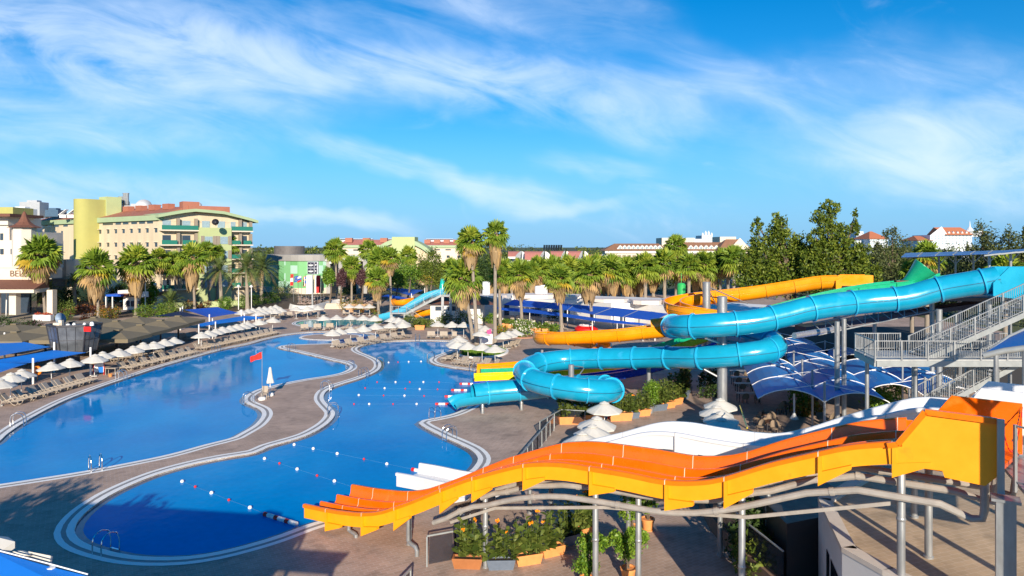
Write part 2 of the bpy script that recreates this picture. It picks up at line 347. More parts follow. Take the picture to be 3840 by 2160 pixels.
def loop(l,step=.5):
    p=catmull(wpts(l),step,True)
    if area2(p)<0: p=p[::-1]
    q=[p[0]]
    for a in p[1:]:
        if (a-q[-1]).length>.08: q.append(a)
    return q
LP,RP,KP,IP=loop(lp),loop(rp),loop(kp,.6),loop(ip,.6)
vs,fs=fill([(-70,8),(75,8),(75,185),(-105,185),(-105,60),(-70,40)],[LP,RP,KP],0)
mb=MB(); mb.add(vs,fs); 
for p in (LP,RP,KP): ring(mb,p,p,-.4,0)
o=struct(mb.build('pool_deck',m_deck,origin=(0,0,0)))
mb=MB()                                            # land around the deck out to the horizon
big=[(-9000,-600),(9000,-600),(9000,8000),(-9000,8000)]
vs,fs=fill(big,[[(-70,8),(75,8),(75,185),(-105,185),(-105,60),(-70,40)]],-.004); mb.add(vs,fs); struct(mb.build('ground',m_land,origin=(0,0,0)))
def water(name,c1,c2,rough=.045,bump=.10):
    m=bpy.data.materials.new(name); m.use_nodes=True; t=m.node_tree; n=t.nodes; b=n['Principled BSDF']; g=n.new('ShaderNodeNewGeometry')
    no=n.new('ShaderNodeTexNoise'); no.inputs['Scale'].default_value=.16; no.inputs['Detail'].default_value=4; t.links.new(g.outputs['Position'],no.inputs['Vector'])
    r=n.new('ShaderNodeValToRGB'); r.color_ramp.elements[0].position=.35; r.color_ramp.elements[1].position=.68; r.color_ramp.elements[0].color=(*c1,1); r.color_ramp.elements[1].color=(*c2,1)
    t.links.new(no.outputs[0],r.inputs[0])
    n4=n.new('ShaderNodeTexNoise'); n4.inputs['Scale'].default_value=3.2; n4.inputs['Detail'].default_value=5; t.links.new(g.outputs['Position'],n4.inputs['Vector'])
    m4=n.new('ShaderNodeMapRange'); m4.inputs[3].default_value=.88; m4.inputs[4].default_value=1.12; t.links.new(n4.outputs[0],m4.inputs[0])
    mu=n.new('ShaderNodeMixRGB'); mu.blend_type='MULTIPLY'; mu.inputs[0].default_value=1; t.links.new(r.outputs[0],mu.inputs[1]); t.links.new(m4.outputs[0],mu.inputs[2]); t.links.new(mu.outputs[0],b.inputs['Base Color'])
    b.inputs['Roughness'].default_value=rough; b.inputs['IOR'].default_value=1.15; b.inputs['Specular IOR Level'].default_value=.24
    mp=n.new('ShaderNodeMapping'); mp.inputs['Scale'].default_value=(1,.8,1); t.links.new(g.outputs['Position'],mp.inputs[0])
    n2=n.new('ShaderNodeTexNoise'); n2.inputs['Scale'].default_value=5; n2.inputs['Detail'].default_value=3; t.links.new(mp.outputs[0],n2.inputs['Vector'])
    n3=n.new('ShaderNodeTexNoise'); n3.inputs['Scale'].default_value=1.1; n3.inputs['Detail'].default_value=2; t.links.new(mp.outputs[0],n3.inputs['Vector'])
    ad=n.new('ShaderNodeMath'); ad.operation='MULTIPLY_ADD'; ad.inputs[1].default_value=.3; t.links.new(n2.outputs[0],ad.inputs[0]); t.links.new(n3.outputs[0],ad.inputs[2])
    bu=n.new('ShaderNodeBump'); bu.inputs['Strength'].default_value=bump; bu.inputs['Distance'].default_value=.06; t.links.new(ad.outputs[0],bu.inputs['Height']); t.links.new(bu.outputs[0],b.inputs['Normal'])
    return m
m_water=water('pool_water',(.000,.215,.58),(.000,.265,.64)); m_kid=water('kid_pool_water',(.02,.26,.32),(.05,.34,.38))
for nm,p,m in (('pool_water',LP,m_water),('pool_water',RP,m_water),('pool_water',KP,m_kid)):
    vs,fs=fill(p,[],-.09); mb=MB(); mb.add(vs,fs); struct(mb.build(nm,m,origin=(0,0,0)))
def coping(p,nm='pool_coping',scale=1.0,ledge=True):
    mb=MB(); k=scale
    a=[offset(p,d*k) for d in (0,.33,.53,.80)]
    ring(mb,p,a[1],.012,.012,0); ring(mb,p,p,-.09,.012,0); ring(mb,a[1],a[2],.005,.005,1); ring(mb,a[2],a[3],.012,.012,0)
    struct(mb.build(nm,[m_cope,m_grate],origin=(0,0,0)))
    if ledge:
        mb=MB(); ring(mb,offset(p,-.34*k),p,-.085,-.085); struct(mb.build('pool_ledge',m_ledge,origin=(0,0,0)))
coping(LP);coping(RP);coping(KP,scale=.8,ledge=False)
mb=MB(); mb.add(*fill(IP,[],.0)); ring(mb,IP,IP,-.3,0); struct(mb.build('pool_island',m_deck,origin=(0,0,0)))
mb=MB(); a1=offset(IP,-.4); ring(mb,a1,IP,.006,.006); ring(mb,IP,IP,-.3,.006); struct(mb.build('island_coping',m_cope,origin=(0,0,0)))
# ================================================================== terrace at the right
TZ=3.5
tp=[(11.4,25.4),(10.25,21.2),(10.7,19.7),(12.0,17.2),(13.5,13),(13.5,2),(48,2),(48,31),(19,31),(14.5,28.2)]
mb=MB(); mb.prism(tp,0,TZ,1,mtop=0)
m_plast=mat('white_render_wall',(.66,.64,.63),.8,var=.08,scale=.8,spot=((.5,.48,.47),.7,1.0))
tw=thing('terrace_block','white rendered terrace block with tan paved top below the orange slide','terrace',(20,20,0))
mb.build('wall',[m_terr,m_plast],tw)
mb=MB(); edge=[(14.5,28.2),(11.4,25.4),(10.25,21.2),(10.7,19.7),(12.0,17.2),(13.5,13)]
for a,b in zip(edge,edge[1:]):
    a=Vector((*a,TZ));b=Vector((*b,TZ)); d=(b-a).normalized(); nrm=Vector((-d.y,d.x,0))
    q=[a-nrm*.02-d*.0,b-nrm*.02,b+nrm*.42,a+nrm*.42]; mb.prism([(x.x,x.y) for x in q],TZ+.002,TZ+.16,0)
mb.build('parapet_coping',mat('cream_coping',(.62,.55,.48),.7,var=.08),tw)
def wallpt(f,z,off=.02): 
    a=Vector((11.4,25.4,z));b=Vector((10.25,21.2,z)); d=(b-a).normalized(); return a.lerp(b,f)-Vector((-d.y,d.x,0))*off
for f0,f1 in ((.40,.52),(.58,.86)):
    mb=MB(); mb.poly([wallpt(f0,.4),wallpt(f1,.4),wallpt(f1,2.5),wallpt(f0,2.5)]); mb.build('window',m_glassd,tw)
# ================================================================== sweeps
def frames(path,bank=None):
    out=[]; n=len(path)
    for i,p in enumerate(path):
        d=(path[min(i+1,n-1)]-path[max(i-1,0)]); h=Vector((d.x,d.y,0)); h=h.normalized() if h.length>1e-6 else Vector((1,0,0))
        sx=Vector((h.y,-h.x,0)); d=d.normalized(); up=sx.cross(d).normalized()
        out.append((p,d,sx,up))
    return out
def sweep(mb,path,prof,mats,closed=True,capm=None,vert=False):
    fr=frames(path); n=len(prof); vs=[]
    for p,d,sx,up in fr:
        w=Vector((0,0,1)) if vert else up
        for s,h in prof: vs.append(p+sx*s+w*h)
    fs=[];ms=[]; kk=n if closed else n-1
    base=len(mb.v)
    mb.v+=[tuple(x) for x in vs]
    for i in range(len(path)-1):
        for k in range(kk):
            l=(k+1)%n; mb.f.append((base+i*n+k,base+i*n+l,base+(i+1)*n+l,base+(i+1)*n+k)); mb.m.append(mats[k] if isinstance(mats,(list,tuple)) else mats)
    if capm is not None and closed:
        mb.f.append(tuple(base+k for k in range(n))); mb.m.append(capm); mb.f.append(tuple(base+(len(path)-1)*n+k for k in range(n))); mb.m.append(capm)
def column(base,z1,r,label,group,cap=True,m=None,parts=True,name='steel_column'):
    t=thing(name,label,'column',base,group)
    mb=MB(); b=Vector(base); mb.lathe(b,[(r,0),(r,(z1-b.z)-.02),(r*.9,(z1-b.z))],14); mb.build('shaft',m or m_galv,t,smooth=True)
    if parts:
        mb=MB(); mb.lathe(b,[(r*1.25,0),(r*1.25,.06),(r*1.02,.08)],14); mb.build('base_plate',m_galv,t,smooth=True)
        mb=MB(); mb.lathe(b,[(r*1.02,(z1-b.z)*.5),(r*1.18,(z1-b.z)*.5+.03),(r*1.18,(z1-b.z)*.5+.08),(r*1.02,(z1-b.z)*.5+.11)],14); mb.build('collar',m_galv,t,smooth=True)
    return t
# ---------------------------------------------------------------- blue tube slide
TR=.825
bp=[(3740,1045,44.6),(3670,1059,45),(3518,1085,46),(3401,1116,46.5),(3245,1131,47),(3118,1145,47),(3018,1162,47),(2941,1182,47),(2817,1207,47),(2642,1221,47.5)]
bp=[K((x,y),Y) for x,y,Y in bp]
bp+=[Vector(q) for q in ((12.35,48.2,7.35),(11.85,49.9,7.15),(12.4,51.6,6.95),(13.9,52.6,6.75),(16.0,52.9,6.5),(18.2,52.4,6.2),(19.35,50.9,5.9),(18.9,49.3,5.62),(17.2,48.9,5.35),(14.15,50.2,4.85),(11.8,52.6,4.45),(9.8,54.0,4.18),(7.86,55.0,3.98),(6.0,55.8,3.82),(3.9,56.1,3.64),(2.0,55.2,3.48),(1.0,53.2,3.3),(1.45,50.8,3.1),(3.0,49.2,2.95),(5.1,48.4,2.8),(6.7,48.8,2.65),(7.45,50.3,2.48),(6.9,52,2.32),(5.3,53,2.15),(3,53.6,1.95),(.74,53.7,1.72),(-1.94,53.3,1.56),(-3.0,53,1.5))]
bpath=resample(catmull(bp,.25),.28)
bt=thing('tube_slide','long turquoise blue enclosed tube slide looping down to the pool','water slide',(15,50,0))
mb=MB(); seg=24
circ=[(TR*math.cos(2*math.pi*k/seg),TR*math.sin(2*math.pi*k/seg)) for k in range(seg)]
ci=[(s*.95,h*.95) for s,h in circ]
sweep(mb,bpath,circ,0); sweep(mb,bpath,ci[::-1],0); mb.build('tube',m_blue,bt,smooth='all')
ex=[Vector(q) for q in ((-3.0,53,1.5),(-3.7,52.75,1.46),(-4.35,52.5,1.36),(-4.7,52.35,1.15))]
exr=resample(catmull(ex,.15),.15); mb=MB(); vs=[]
half=[math.pi+math.pi*k/14 for k in range(15)]
fr=frames(exr); n=len(fr)
for rr in (TR,TR*.95):
    o=len(mb.v)
    for i,(p,d,sx,up) in enumerate(fr):
        f=i/(n-1); lo=1-.75*f**2
        for a in half: mb.v.append(tuple(p+sx*rr*math.cos(a)+up*(rr*math.sin(a)+(0))*(1) - Vector((0,0,.0))))
    for i in range(n-1):
        for k in range(14): mb.f.append((o+i*15+k,o+i*15+k+1,o+(i+1)*15+k+1,o+(i+1)*15+k)); mb.m.append(0)
mb.build('exit_trough',m_blue,bt,smooth='all')
def near_idx(path,pt): return min(range(len(path)),key=lambda i:(path[i]-pt).length)
def flange(path,i,r,w,par,m,name='flange'):
    fr=frames(path)[i]; p,d,sx,up=fr; mb=MB()
    pr=[(r*.98,-w/2),(r+.095,-w/2),(r+.095,w/2),(r*.98,w/2)]; vs=[];fs=[]
    for k in range(28):
        a=2*math.pi*k/28
        for rr,q in pr: vs.append(p+(sx*math.cos(a)+up*math.sin(a))*rr+d*q)
    for k in range(28):
        l=(k+1)%28
        for j in range(3): fs.append((k*4+j,k*4+j+1,l*4+j+1,l*4+j))
    mb.add(vs,fs); return mb.build(name,m,par,smooth=True)
cum=0; nextat=0.6; 
for i in range(1,len(bpath)):
    cum+=(bpath[i]-bpath[i-1]).length
    if cum>=nextat:
        flange(bpath,i,TR,.10,bt,m_bluel); nextat+=2.35 if 22<cum<36 or cum>56 else 2.75
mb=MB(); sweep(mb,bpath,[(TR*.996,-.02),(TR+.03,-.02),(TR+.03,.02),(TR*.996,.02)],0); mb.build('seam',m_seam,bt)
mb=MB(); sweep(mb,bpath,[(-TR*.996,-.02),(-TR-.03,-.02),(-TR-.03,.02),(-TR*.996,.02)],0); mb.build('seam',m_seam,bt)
# launch tub
tp0=K((3690,1056),44.8); dx=Vector((1,-.03,.0)).normalized()
def launch_tub(name,p0,dirx,w,length,hh,m,par,zfloor,slant=.9,th=.07):
    d=Vector((dirx[0],dirx[1],0)).normalized(); sx=Vector((d.y,-d.x,0)); mb=MB()
    for s in (-w/2,w/2):
        pr=[(0,-.1),(0,.75),(slant,hh),(length,hh),(length,-.12),(length*.6,-.35)]
        a=[p0+d*x+sx*(s-th/2)+Vector((0,0,zfloor-p0.z+z)) for x,z in pr]; b=[q+sx*th for q in a]; k=len(pr)
        mb.add(a+b,[tuple(range(k)),tuple(range(2*k-1,k-1,-1))]+[(i,k+i,k+(i+1)%k,(i+1)%k) for i in range(k)])
    mb.box(p0+d*length/2+Vector((0,0,zfloor-p0.z-.05)),(length,w-th*1.1,.08),math.atan2(d.y,d.x))
    return mb.build(name,m,par)
launch_tub('launch_tub',tp0,dx,1.75,3.3,1.75,m_blue,bt,tp0.z-.78,1.0)
GR='steel slide support columns'
# big columns of the helix and exit loop
for px,top,Y,r,lb in (((2708,1131),9.35,49.9,.36,'thick silver column inside the upper loop of the blue tube slide'),((2142,1330),4.0,52.0,.22,'silver column inside the lower loop of the blue tube slide')):
    c=K(px,Y); column((c.x,c.y,0),top,r,lb,GR)
column((11.0,54.9,0),3.4,.17,'slim silver column under the straight blue tube beside the canna bed',GR)
column((.75,54.3,0),.95,.13,'short silver stub column under the blue tube exit run',GR)
column((-2.3,53.2,0),.75,.13,'stub column with plate under the blue tube mouth at the pool edge',GR)
column((28.9,46.2,0),8.75,.20,'tall silver column under the upper blue tube beside the steel stairs',GR)
column((22.1,46.4,0),7.9,.17,'silver column in front of the truss below the blue tube',GR)
column((23.0,47.3,0),8.0,.16,'pale column just right of the silver one under the blue tube',GR)
column((31.8,45.5,0),9.4,.16,'grey column under the blue launch tub',GR)
def strut_thing(a,b,r,label,group='steel brace arms of the slides'):
    mb=MB(); mb.tube([a,b],r,10); o=mb.build('brace_arm',m_galv,smooth=True); return tag(o,label,'brace',group)
def I(pt): return near_idx(bpath,Vector(pt))
hc=K((2708,1131),49.9)
for q,z0,lb in (((13.4,47.5,7.5),5.9,'arm from the thick column to the front of the upper blue loop'),((18.9,51,5.9),4.6,'arm from the thick column to the right bend of the blue loop'),((14.1,50.3,4.85),3.3,'low arm from the thick column to the lower blue run')):
    strut_thing(Vector((hc.x,hc.y,z0)),bpath[I(q)]-Vector((0,0,.88)),.08,lb)
hl=K((2142,1330),52.0)
for q,z0,lb in (((6.0,55.8,3.8),2.4,'arm from the small column to the back blue run'),((1.2,52,3.2),2.9,'arm from the small column to the left blue bend'),((5.1,48.4,2.8),1.6,'arm from the small column to the front blue bend'),((6,55.7,4.3),3.9,'tie rod from the top of the small column to the back blue run')):
    strut_thing(Vector((hl.x,hl.y,z0)),bpath[I(q)]-Vector((0,0,.7)),.05,lb)
# ---------------------------------------------------------------- open flume slides: half pipes with a rim
def flume(name,label,pts,r,wall,m,joints=2.6,step=.3,mo=None,lip=True,cat='water slide',inner=None,rim=.0):
    path=resample(catmull(pts,step),step); c=path[len(path)//2]
    t=thing(name,label,cat,(c.x,c.y,0)); prof=[]
    N=12
    outp=[(-r,wall)]+[(-r*math.cos(math.pi*k/N),-r*math.sin(math.pi*k/N)) for k in range(N+1)]+[(r,wall)]
    q=r-.06
    inp=[(q,wall)]+[(q*math.cos(math.pi*k/N),-q*math.sin(math.pi*k/N)) for k in range(N+1)]+[(-q,wall)]
    prof=outp+[(r+.07,wall),(r+.07,wall+.05),(q-.02,wall+.05)]+inp+[(-q+.02,wall+.05),(-r-.07,wall+.05),(-r-.07,wall)]
    mb=MB(); sweep(mb,path,prof,0,capm=0); mb.build('trough',m,t,smooth=True)
    cum=0;nx=joints*.5
    for i in range(1,len(path)-1):
        cum+=(path[i]-path[i-1]).length
        if cum>nx:
            p,d,sx,up=frames(path)[i]; mb=MB(); vs=[];fs=[]; rr=r+.07
            pr=[(-rr,wall)]+[(-rr*math.cos(math.pi*k/N),-rr*math.sin(math.pi*k/N)) for k in range(N+1)]+[(rr,wall)]
            for a in (-.035,.035):
                for s,h in pr: vs.append(p+sx*s+up*h+d*a)
            for s,h in pr: vs.append(p+sx*s*(r/rr)+up*(h*(r/rr) if h<0 else h)+d*.036)
            for s,h in pr: vs.append(p+sx*s*(r/rr)+up*(h*(r/rr) if h<0 else h)-d*.036)
            k=len(pr)
            for j in range(k-1): fs+=[(j,j+1,k+j+1,k+j),(k+j,k+j+1,2*k+j+1,2*k+j),(j+1,j,3*k+j,3*k+j+1)]
            mb.add(vs,fs); mb.build('flange',mo or m,t); nx+=joints
    mb=MB()
    for sg in (1,-1): sweep(mb,path,[(sg*(r-.005),-.02),(sg*(r+.035),-.02),(sg*(r+.035),.03),(sg*(r-.005),.03)],0)
    mb.build('rib',mo or m,t)
    return t,path
yp=[(31.5,66,9.7),(30,66.5,9.6),(27,67.5,9.0),(24,68.3,8.45),(21.3,68.6,8.1),(18.5,68.5,7.8),(16.4,67.6,7.5),(15.3,65.2,7.25),(15.9,62.8,7.05),(17.8,61.7,6.8),(20,62.2,6.55),(21.6,64,6.2),(21.8,66.3,5.8),(20.3,68.6,5.35),(17.8,69.3,4.9),(15.4,69.2,4.55),(13,69.7,4.25),(11.2,70,4.0),(8.8,71,3.7),(6.05,72,3.42),(4.4,73,3.25),(3.2,74.8,3.05),(3.5,76.8,2.85),(5.3,77.8,2.65),(7.8,77,2.45),(9.6,75,2.2),(9.8,72.8,1.95),(8.4,70.9,1.65),(5,69.4,1.25),(1,68.4,.9),(-2.6,67.6,.75),(-3.3,67.4,.8)]
ysl,ypath=flume('open_slide','amber yellow open flume slide winding behind the blue tube',yp,.78,.45,m_yel)
mb=MB(); hd=near_idx(ypath,Vector((15.0,69.2,4.5)))
p,d,sx,up=frames(ypath)[hd]; seg=[(.80*math.cos(a),.80*math.sin(a)) for a in [math.pi*k/12 for k in range(13)]]
sweep(mb,[ypath[k]+Vector((0,0,.45)) for k in range(hd-5,hd+4)],seg+[(s*.93,h*.93) for s,h in seg[::-1]],0,capm=0); mb.build('hood',m_yel,ysl,smooth=True)
launch_tub('launch_tub',Vector((31.0,66.1,9.3)),(1,-.1,0),1.9,3.4,1.25,m_yel,ysl,9.0,1.1)
column((18.6,65.3,0),9.6,.38,'silver column inside the upper yellow loop with a rounded top',GR)
for q,lb in (((20.5,68.4,7.7),'tie rod from the yellow loop column to the far yellow run'),((23.5,68,7.9),'long tie rod from the yellow loop column to the right'),((16,66.5,7.2),'short arm from the yellow loop column to the left bend')):
    strut_thing(Vector((18.6,65.3,9.2 if 'tie' in lb else 6.6)),Vector(q)-Vector((0,0,.6)),.06,lb)
column((13.6,67.2,0),3.2,.2,'silver column between yellow flume and blue tube',GR)
column((3.2,72.6,0),2.0,.15,'low column below the left bend of the yellow flume',GR)
# straight chutes beside it: flat lanes
def chute(name,label,pts,w,wall,m,step=.35,rimm=None,joints=3.0):
    path=resample(catmull(pts,step),step); c=path[len(path)//2]; t=thing(name,label,'water slide',(c.x,c.y,0))
    h=w/2; pr=[(-h-.06,wall),(-h-.06,wall-.07),(-h,wall-.07),(-h,.02),(-h+.14,-.08),(h-.14,-.08),(h,.02),(h,wall-.07),(h+.06,wall-.07),(h+.06,wall),(h-.05,wall),(h-.06,.08),(h-.18,0),(-h+.18,0),(-h+.06,.08),(-h+.05,wall)]
    mb=MB(); sweep(mb,path,pr,0,capm=0,vert=True); mb.build('trough',m,t,smooth=True)
    cum=0;nx=joints*.6
    for i in range(1,len(path)-1):
        cum+=(path[i]-path[i-1]).length
        if cum>nx:
            p,d,sx,up=frames(path)[i]; mb=MB(); sweep(mb,[p-d*.04,p+d*.04],[(-h-.09,wall+.01),(-h-.09,-.02),(-h+.13,-.11),(h-.13,-.11),(h+.09,-.02),(h+.09,wall+.01),(h+.04,wall+.01),(h+.04,0),(h-.15,-.07),(-h+.15,-.07),(-h-.04,0),(-h-.04,wall+.01)],0,capm=0,vert=True)
            mb.build('joint',rimm or m,t); nx+=joints
    return t,path
gp=[(36.5,57.5,10.1),(33.5,57.2,9.6),(29.5,56.8,9.2),(26,57,8.5),(22.8,57.6,7.6),(19.8,58.6,6.6),(17,60.2,5.2),(14,62.3,3.7),(10.5,64.3,2.2),(6,65.4,1.15),(1,65.8,.62),(-3.0,65.6,.5)]
chute('open_slide','long green open chute running below the blue tube to the pool',gp,1.3,.62,m_grn)
mb=MB(); c0=Vector((33.2,57.2,9.9)); d=Vector((.75,-.45,1)).normalized(); x=d.orthogonal().normalized(); y=d.cross(x); vs=[]; 
for r,hh in ((.5,-.5),(.55,.3),(.72,1.0),(.98,1.9)):
    for k in range(18): a=2*math.pi*k/18; vs.append(c0+(x*math.cos(a)+y*math.sin(a))*r+d*hh)
mb.add(vs,[(i*18+k,i*18+(k+1)%18,(i+1)*18+(k+1)%18,(i+1)*18+k) for i in range(3) for k in range(18)])
fn=mb.build('launch_funnel',m_grn,smooth='all'); tag(fn,'green funnel shaped slide mouth standing above the blue tube','slide mouth')
yp2=[(p[0]+.4,p[1]-2.0,p[2]) for p in gp[5:]]; yp2=[(21.5,56.5,7.0)]+yp2; yp2[-1]=(-3.5,63.3,.5)
chute('open_slide','lemon yellow chute alongside the green one ending between buoys',yp2,1.3,.62,m_yel2)
dbp=[(17,56.6,4.4),(13.8,57.3,3.1),(10.6,58.4,2.0),(6,59.2,1.2),(1,59.5,.7),(-3.4,59.3,.5)]
chute('open_slide','deep blue chute passing under the straight run of blue tube',dbp,1.3,.62,m_dblue)
column((8.2,58.9,0),1.5,.12,'short column under the deep blue chute',GR)
# ---------------------------------------------------------------- orange three lane slide
DV=Vector((.85,-.53,0)).normalized(); SV=Vector((.53,.85,0)).normalized(); P0=Vector((-9.8,31.8,0))
def tfor(nx,P): k=(nx-1920)/F; return (k*P.y-P.x)/(DV.x-k*DV.y)
def rimpt(p,P):
    t=tfor(p[0],P); q=P+DV*t; return Vector((q.x,q.y,H-(p[1]-YH)*q.y/F)),t
rim=[D(640,725),D(860,770),D(1040,797),D(1210,812),D(1400,797),D(1570,745),D(1800,660),D(2000,575),D(2330,450),M16(455,450),M16(750,368),M16(985,315),M16(1200,303),M16(1400,313),M16(1620,345),M16(2000,405),M16(2385,480),N24(500,493),N24(700,478),N24(840,450),N24(1300,310),N24(1770,200),N24(2100,130),N24(2540,92),O28(1350,948)]
orim=[rimpt(p,P0)[0] for p in rim]; opath=resample(catmull(orim,.25),.25); opath=opath[::-1]
OW=3.15; sg=-1
def lane_profile(w,lanes,wall=.62,div=.30):
    # s from near (0) to far (w); returned with sign for the sweep side vector
    pr=[(.03,-wall-.03),(.03,-.15),(-.05,-.15),(-.05,-.02),(-.02,0),(.09,0),(.13,-.04),(.17,-.40),(.26,-.52)]; ms=['o','l','l','l','l','i','i','i']
    lw=w/lanes
    for k in range(1,lanes):
        c=lw*k; pr+=[(c-.17,-.54),(c-.09,-.46),(c-.06,-.54+div+.02),(c-.02,-.54+div+.05),(c+.02,-.54+div+.05),(c+.06,-.54+div+.02),(c+.09,-.46),(c+.17,-.54)]; ms+=['i']*8
    pr+=[(w-.26,-.52),(w-.17,-.40),(w-.13,-.04),(w-.09,0),(w+.02,0),(w+.05,-.02),(w+.05,-.15),(w-.03,-.15),(w-.03,-wall-.03)]; ms+=['i','i','i','i','l','l','l','l','o']
    ms+=['u']
    return pr,ms
def lane_slide(name,label,path,w,lanes,mats,idx,joint_px,P,wall=.62,div=.30,fin=True,mfin=None,mj=None):
    t=thing(name,label,'water slide',(path[len(path)//2].x,path[len(path)//2].y,0))
    pr,ms=lane_profile(w,lanes,wall,div); prof=[(s,h) for s,h in pr]
    # path runs down hill, side vector points to the right of travel = towards far? check
    d=path[1]-path[0]; sx=Vector((d.y,-d.x,0)).normalized(); sgn=1 if sx.dot(SV)>0 else -1
    mb=MB(); sweep(mb,path,[(s*sgn,h) for s,h in prof],[idx[m] for m in ms],capm=idx['o'],vert=True); mb.build('trough',mats,t,smooth=True)
    for px in joint_px:
        tj=tfor(px,P); q=P+DV*tj; i=min(range(len(path)),key=lambda i:(Vector((path[i].x,path[i].y,0))-q).length); p=path[i]
        dd=(path[max(i-1,0)]-path[min(i+1,len(path)-1)]).normalized()      # uphill
        if fin:
            mb=MB(); prf=[(0,-.14),(0,-1.0),(.95,-wall-.10),(.95,-wall+.02),(.12,-wall+.02),(.10,-.14)]
            a=[p-SV*.09+dd*x+Vector((0,0,z)) for x,z in prf]; b=[q2+SV*.16 for q2 in a]; k=len(prf)
            mb.add(a+b,[tuple(range(k)),tuple(range(2*k-1,k-1,-1))]+[(j,k+j,k+(j+1)%k,(j+1)%k) for j in range(k)]); mb.build('flange',mfin,t)
        mb=MB(); pj=[(s,h+.006) for s,h in prof[1:-1]]; vs=[]
        for s_,h_ in pj:
            c_=p+SV*(s_-(.012 if s_<.05 else 0))+Vector((0,0,h_)); vs+=[c_-dd*.012,c_+dd*.012]
        mb.add(vs,[(2*j,2*j+1,2*j+3,2*j+2) for j in range(len(pj)-1)])
        mb.build('joint',mj,t)
    return t
JX=[1221,1351,1486,1645,1769,1967,2204,2489,2713,3060,3347]
osl=lane_slide('racer_slide','orange and yellow three lane racer slide in the foreground',opath,OW,3,[m_yelo,m_orgl,m_org,m_yelo],{'o':0,'l':1,'i':2,'u':3},JX,P0,mfin=m_yelo,mj=m_joint)
# launch box of the orange slide
def panel(par,P,off,tz,mo,mi,th=.09,lip=.10,name='launch_wall'):
    pts=[P+SV*off+DV*t+Vector((0,0,z)) for t,z in tz]; k=len(tz); mb=MB()
    a=pts; b=[p+SV*th for p in pts]
    mb.add(a,[tuple(range(k))],0); mb.add(b,[tuple(range(k))[::-1]],1); mb.add(a+b,[(i,(i+1)%k,k+(i+1)%k,k+i) for i in range(k)],1)
    o=mb.build(name,[mo,mi],par)
    if lip:
        mb=MB()
        for i in range(0,3):
            p,q=pts[i],pts[i+1]; mb.beam(p-SV*.03,q-SV*.03,.13,.15)
        mb.build('lip',m_orgl,o)
    return o
panel(osl,P0,-.05,[(23.95,7.45),(24.2,7.52),(24.85,8.50),(26.45,8.46),(26.45,7.0),(26.2,6.72),(25.3,6.78),(25.25,6.95),(24.0,6.92)],m_yelo,m_org)
panel(osl,P0,OW-.05,[(24.2,7.5),(24.9,7.55),(25.5,8.42),(27.25,8.38),(27.25,6.9),(24.2,6.92)],m_org,m_yelo,lip=0)
mb=MB(); a=P0+DV*24+SV*.05; mb.prism([(q.x,q.y) for q in (P0+DV*23.9+SV*.05,P0+DV*26.4+SV*.05,P0+DV*27.2+SV*(OW-.06),P0+DV*23.9+SV*(OW-.06))],6.9,7.02,bottom=True); mb.build('launch_floor',m_org,osl)
# ---------------------------------------------------------------- white slide, same shape, farther back
PW=Vector((-6.15,36.2,0)); WW=2.0
wr=[D(1590,412),D(2130,508)]
wpts_=[PW+Vector((0,0,1.0)),PW+DV*1.2+Vector((0,0,1.05)),PW+DV*3.6+Vector((0,0,1.12)),PW+DV*5.3+Vector((0,0,1.5)),PW+DV*7.5+Vector((0,0,2.45)),PW+DV*9.7+Vector((0,0,3.55)),PW+DV*12+Vector((0,0,4.42)),PW+DV*13.9+Vector((0,0,5.15)),PW+DV*15.2+Vector((0,0,5.32)),PW+DV*16.4+Vector((0,0,5.28)),PW+DV*18+Vector((0,0,5.28)),PW+DV*18.9+Vector((0,0,5.38)),PW+DV*19.9+Vector((0,0,5.72)),PW+DV*21.3+Vector((0,0,6.4)),PW+DV*22.6+Vector((0,0,6.98)),PW+DV*23.8+Vector((0,0,7.42)),PW+DV*25+Vector((0,0,7.5))]
wpath=resample(catmull(wpts_,.25),.25)[::-1]
wsl=lane_slide('racer_slide','white racer slide with two humps behind the orange one',wpath,WW,1,[m_wfg,m_wfg,m_wfg,m_wfg],{'o':0,'l':1,'i':2,'u':3},[1694,1860,2050,2269,2534,2794,2998,3309],PW,wall=.70,mfin=m_wfg,mj=mat('grey_joint',(.45,.45,.47),.6))
panel(wsl,PW,-.05,[(24.9,7.4),(25.1,7.5),(25.6,8.30),(27.6,8.25),(27.6,6.9),(24.9,6.9)],m_wfg,m_wfg,lip=0)
panel(wsl,PW,WW-.05,[(24.9,7.4),(25.3,7.5),(25.9,8.22),(28.2,8.15),(28.2,6.9),(24.9,6.9)],m_wfg,m_wfg,lip=0)
mb=MB(); mb.prism([(q.x,q.y) for q in (PW+DV*24.8+SV*.05,PW+DV*27.5+SV*.05,PW+DV*28.1+SV*(WW-.06),PW+DV*24.8+SV*(WW-.06))],6.85,6.98,bottom=True); mb.build('launch_floor',m_wfg,wsl)
# pillars of the racer slides
def pill(nx,s,P,lb,drop=.75,base=0,r=.11,path=opath):
    k=(nx-1920)/F; Q=P+SV*s; t=(k*Q.y-Q.x)/(DV.x-k*DV.y); q=Q+DV*t
    i=min(range(len(path)),key=lambda i:(Vector((path[i].x,path[i].y,0))-(P+DV*t)).length); column((q.x,q.y,base),path[i].z-drop+.06,r,lb,'racer slide pillars')
for nx,s,lb,ba in ((1380,1.1,'first short pillar under the yellow lip beside the pool edge',0),(1535,1.1,'second short pillar under the orange slide by the downpipe',0),(1820,1.1,'pillar rising between the brown and grey canna planters',0),(2233,.9,'tall pillar right of the canna planters',0),(2394,1.6,'pillar standing behind the potted tree',0),(2782,.9,'pillar at the dip of the orange slide',0),(3379,.5,'tall pillar under the orange launch box on the terrace',TZ),(3482,2.6,'terrace pillar behind the one under the orange launch box',TZ)):
    pill(nx,s,P0,lb,base=ba)
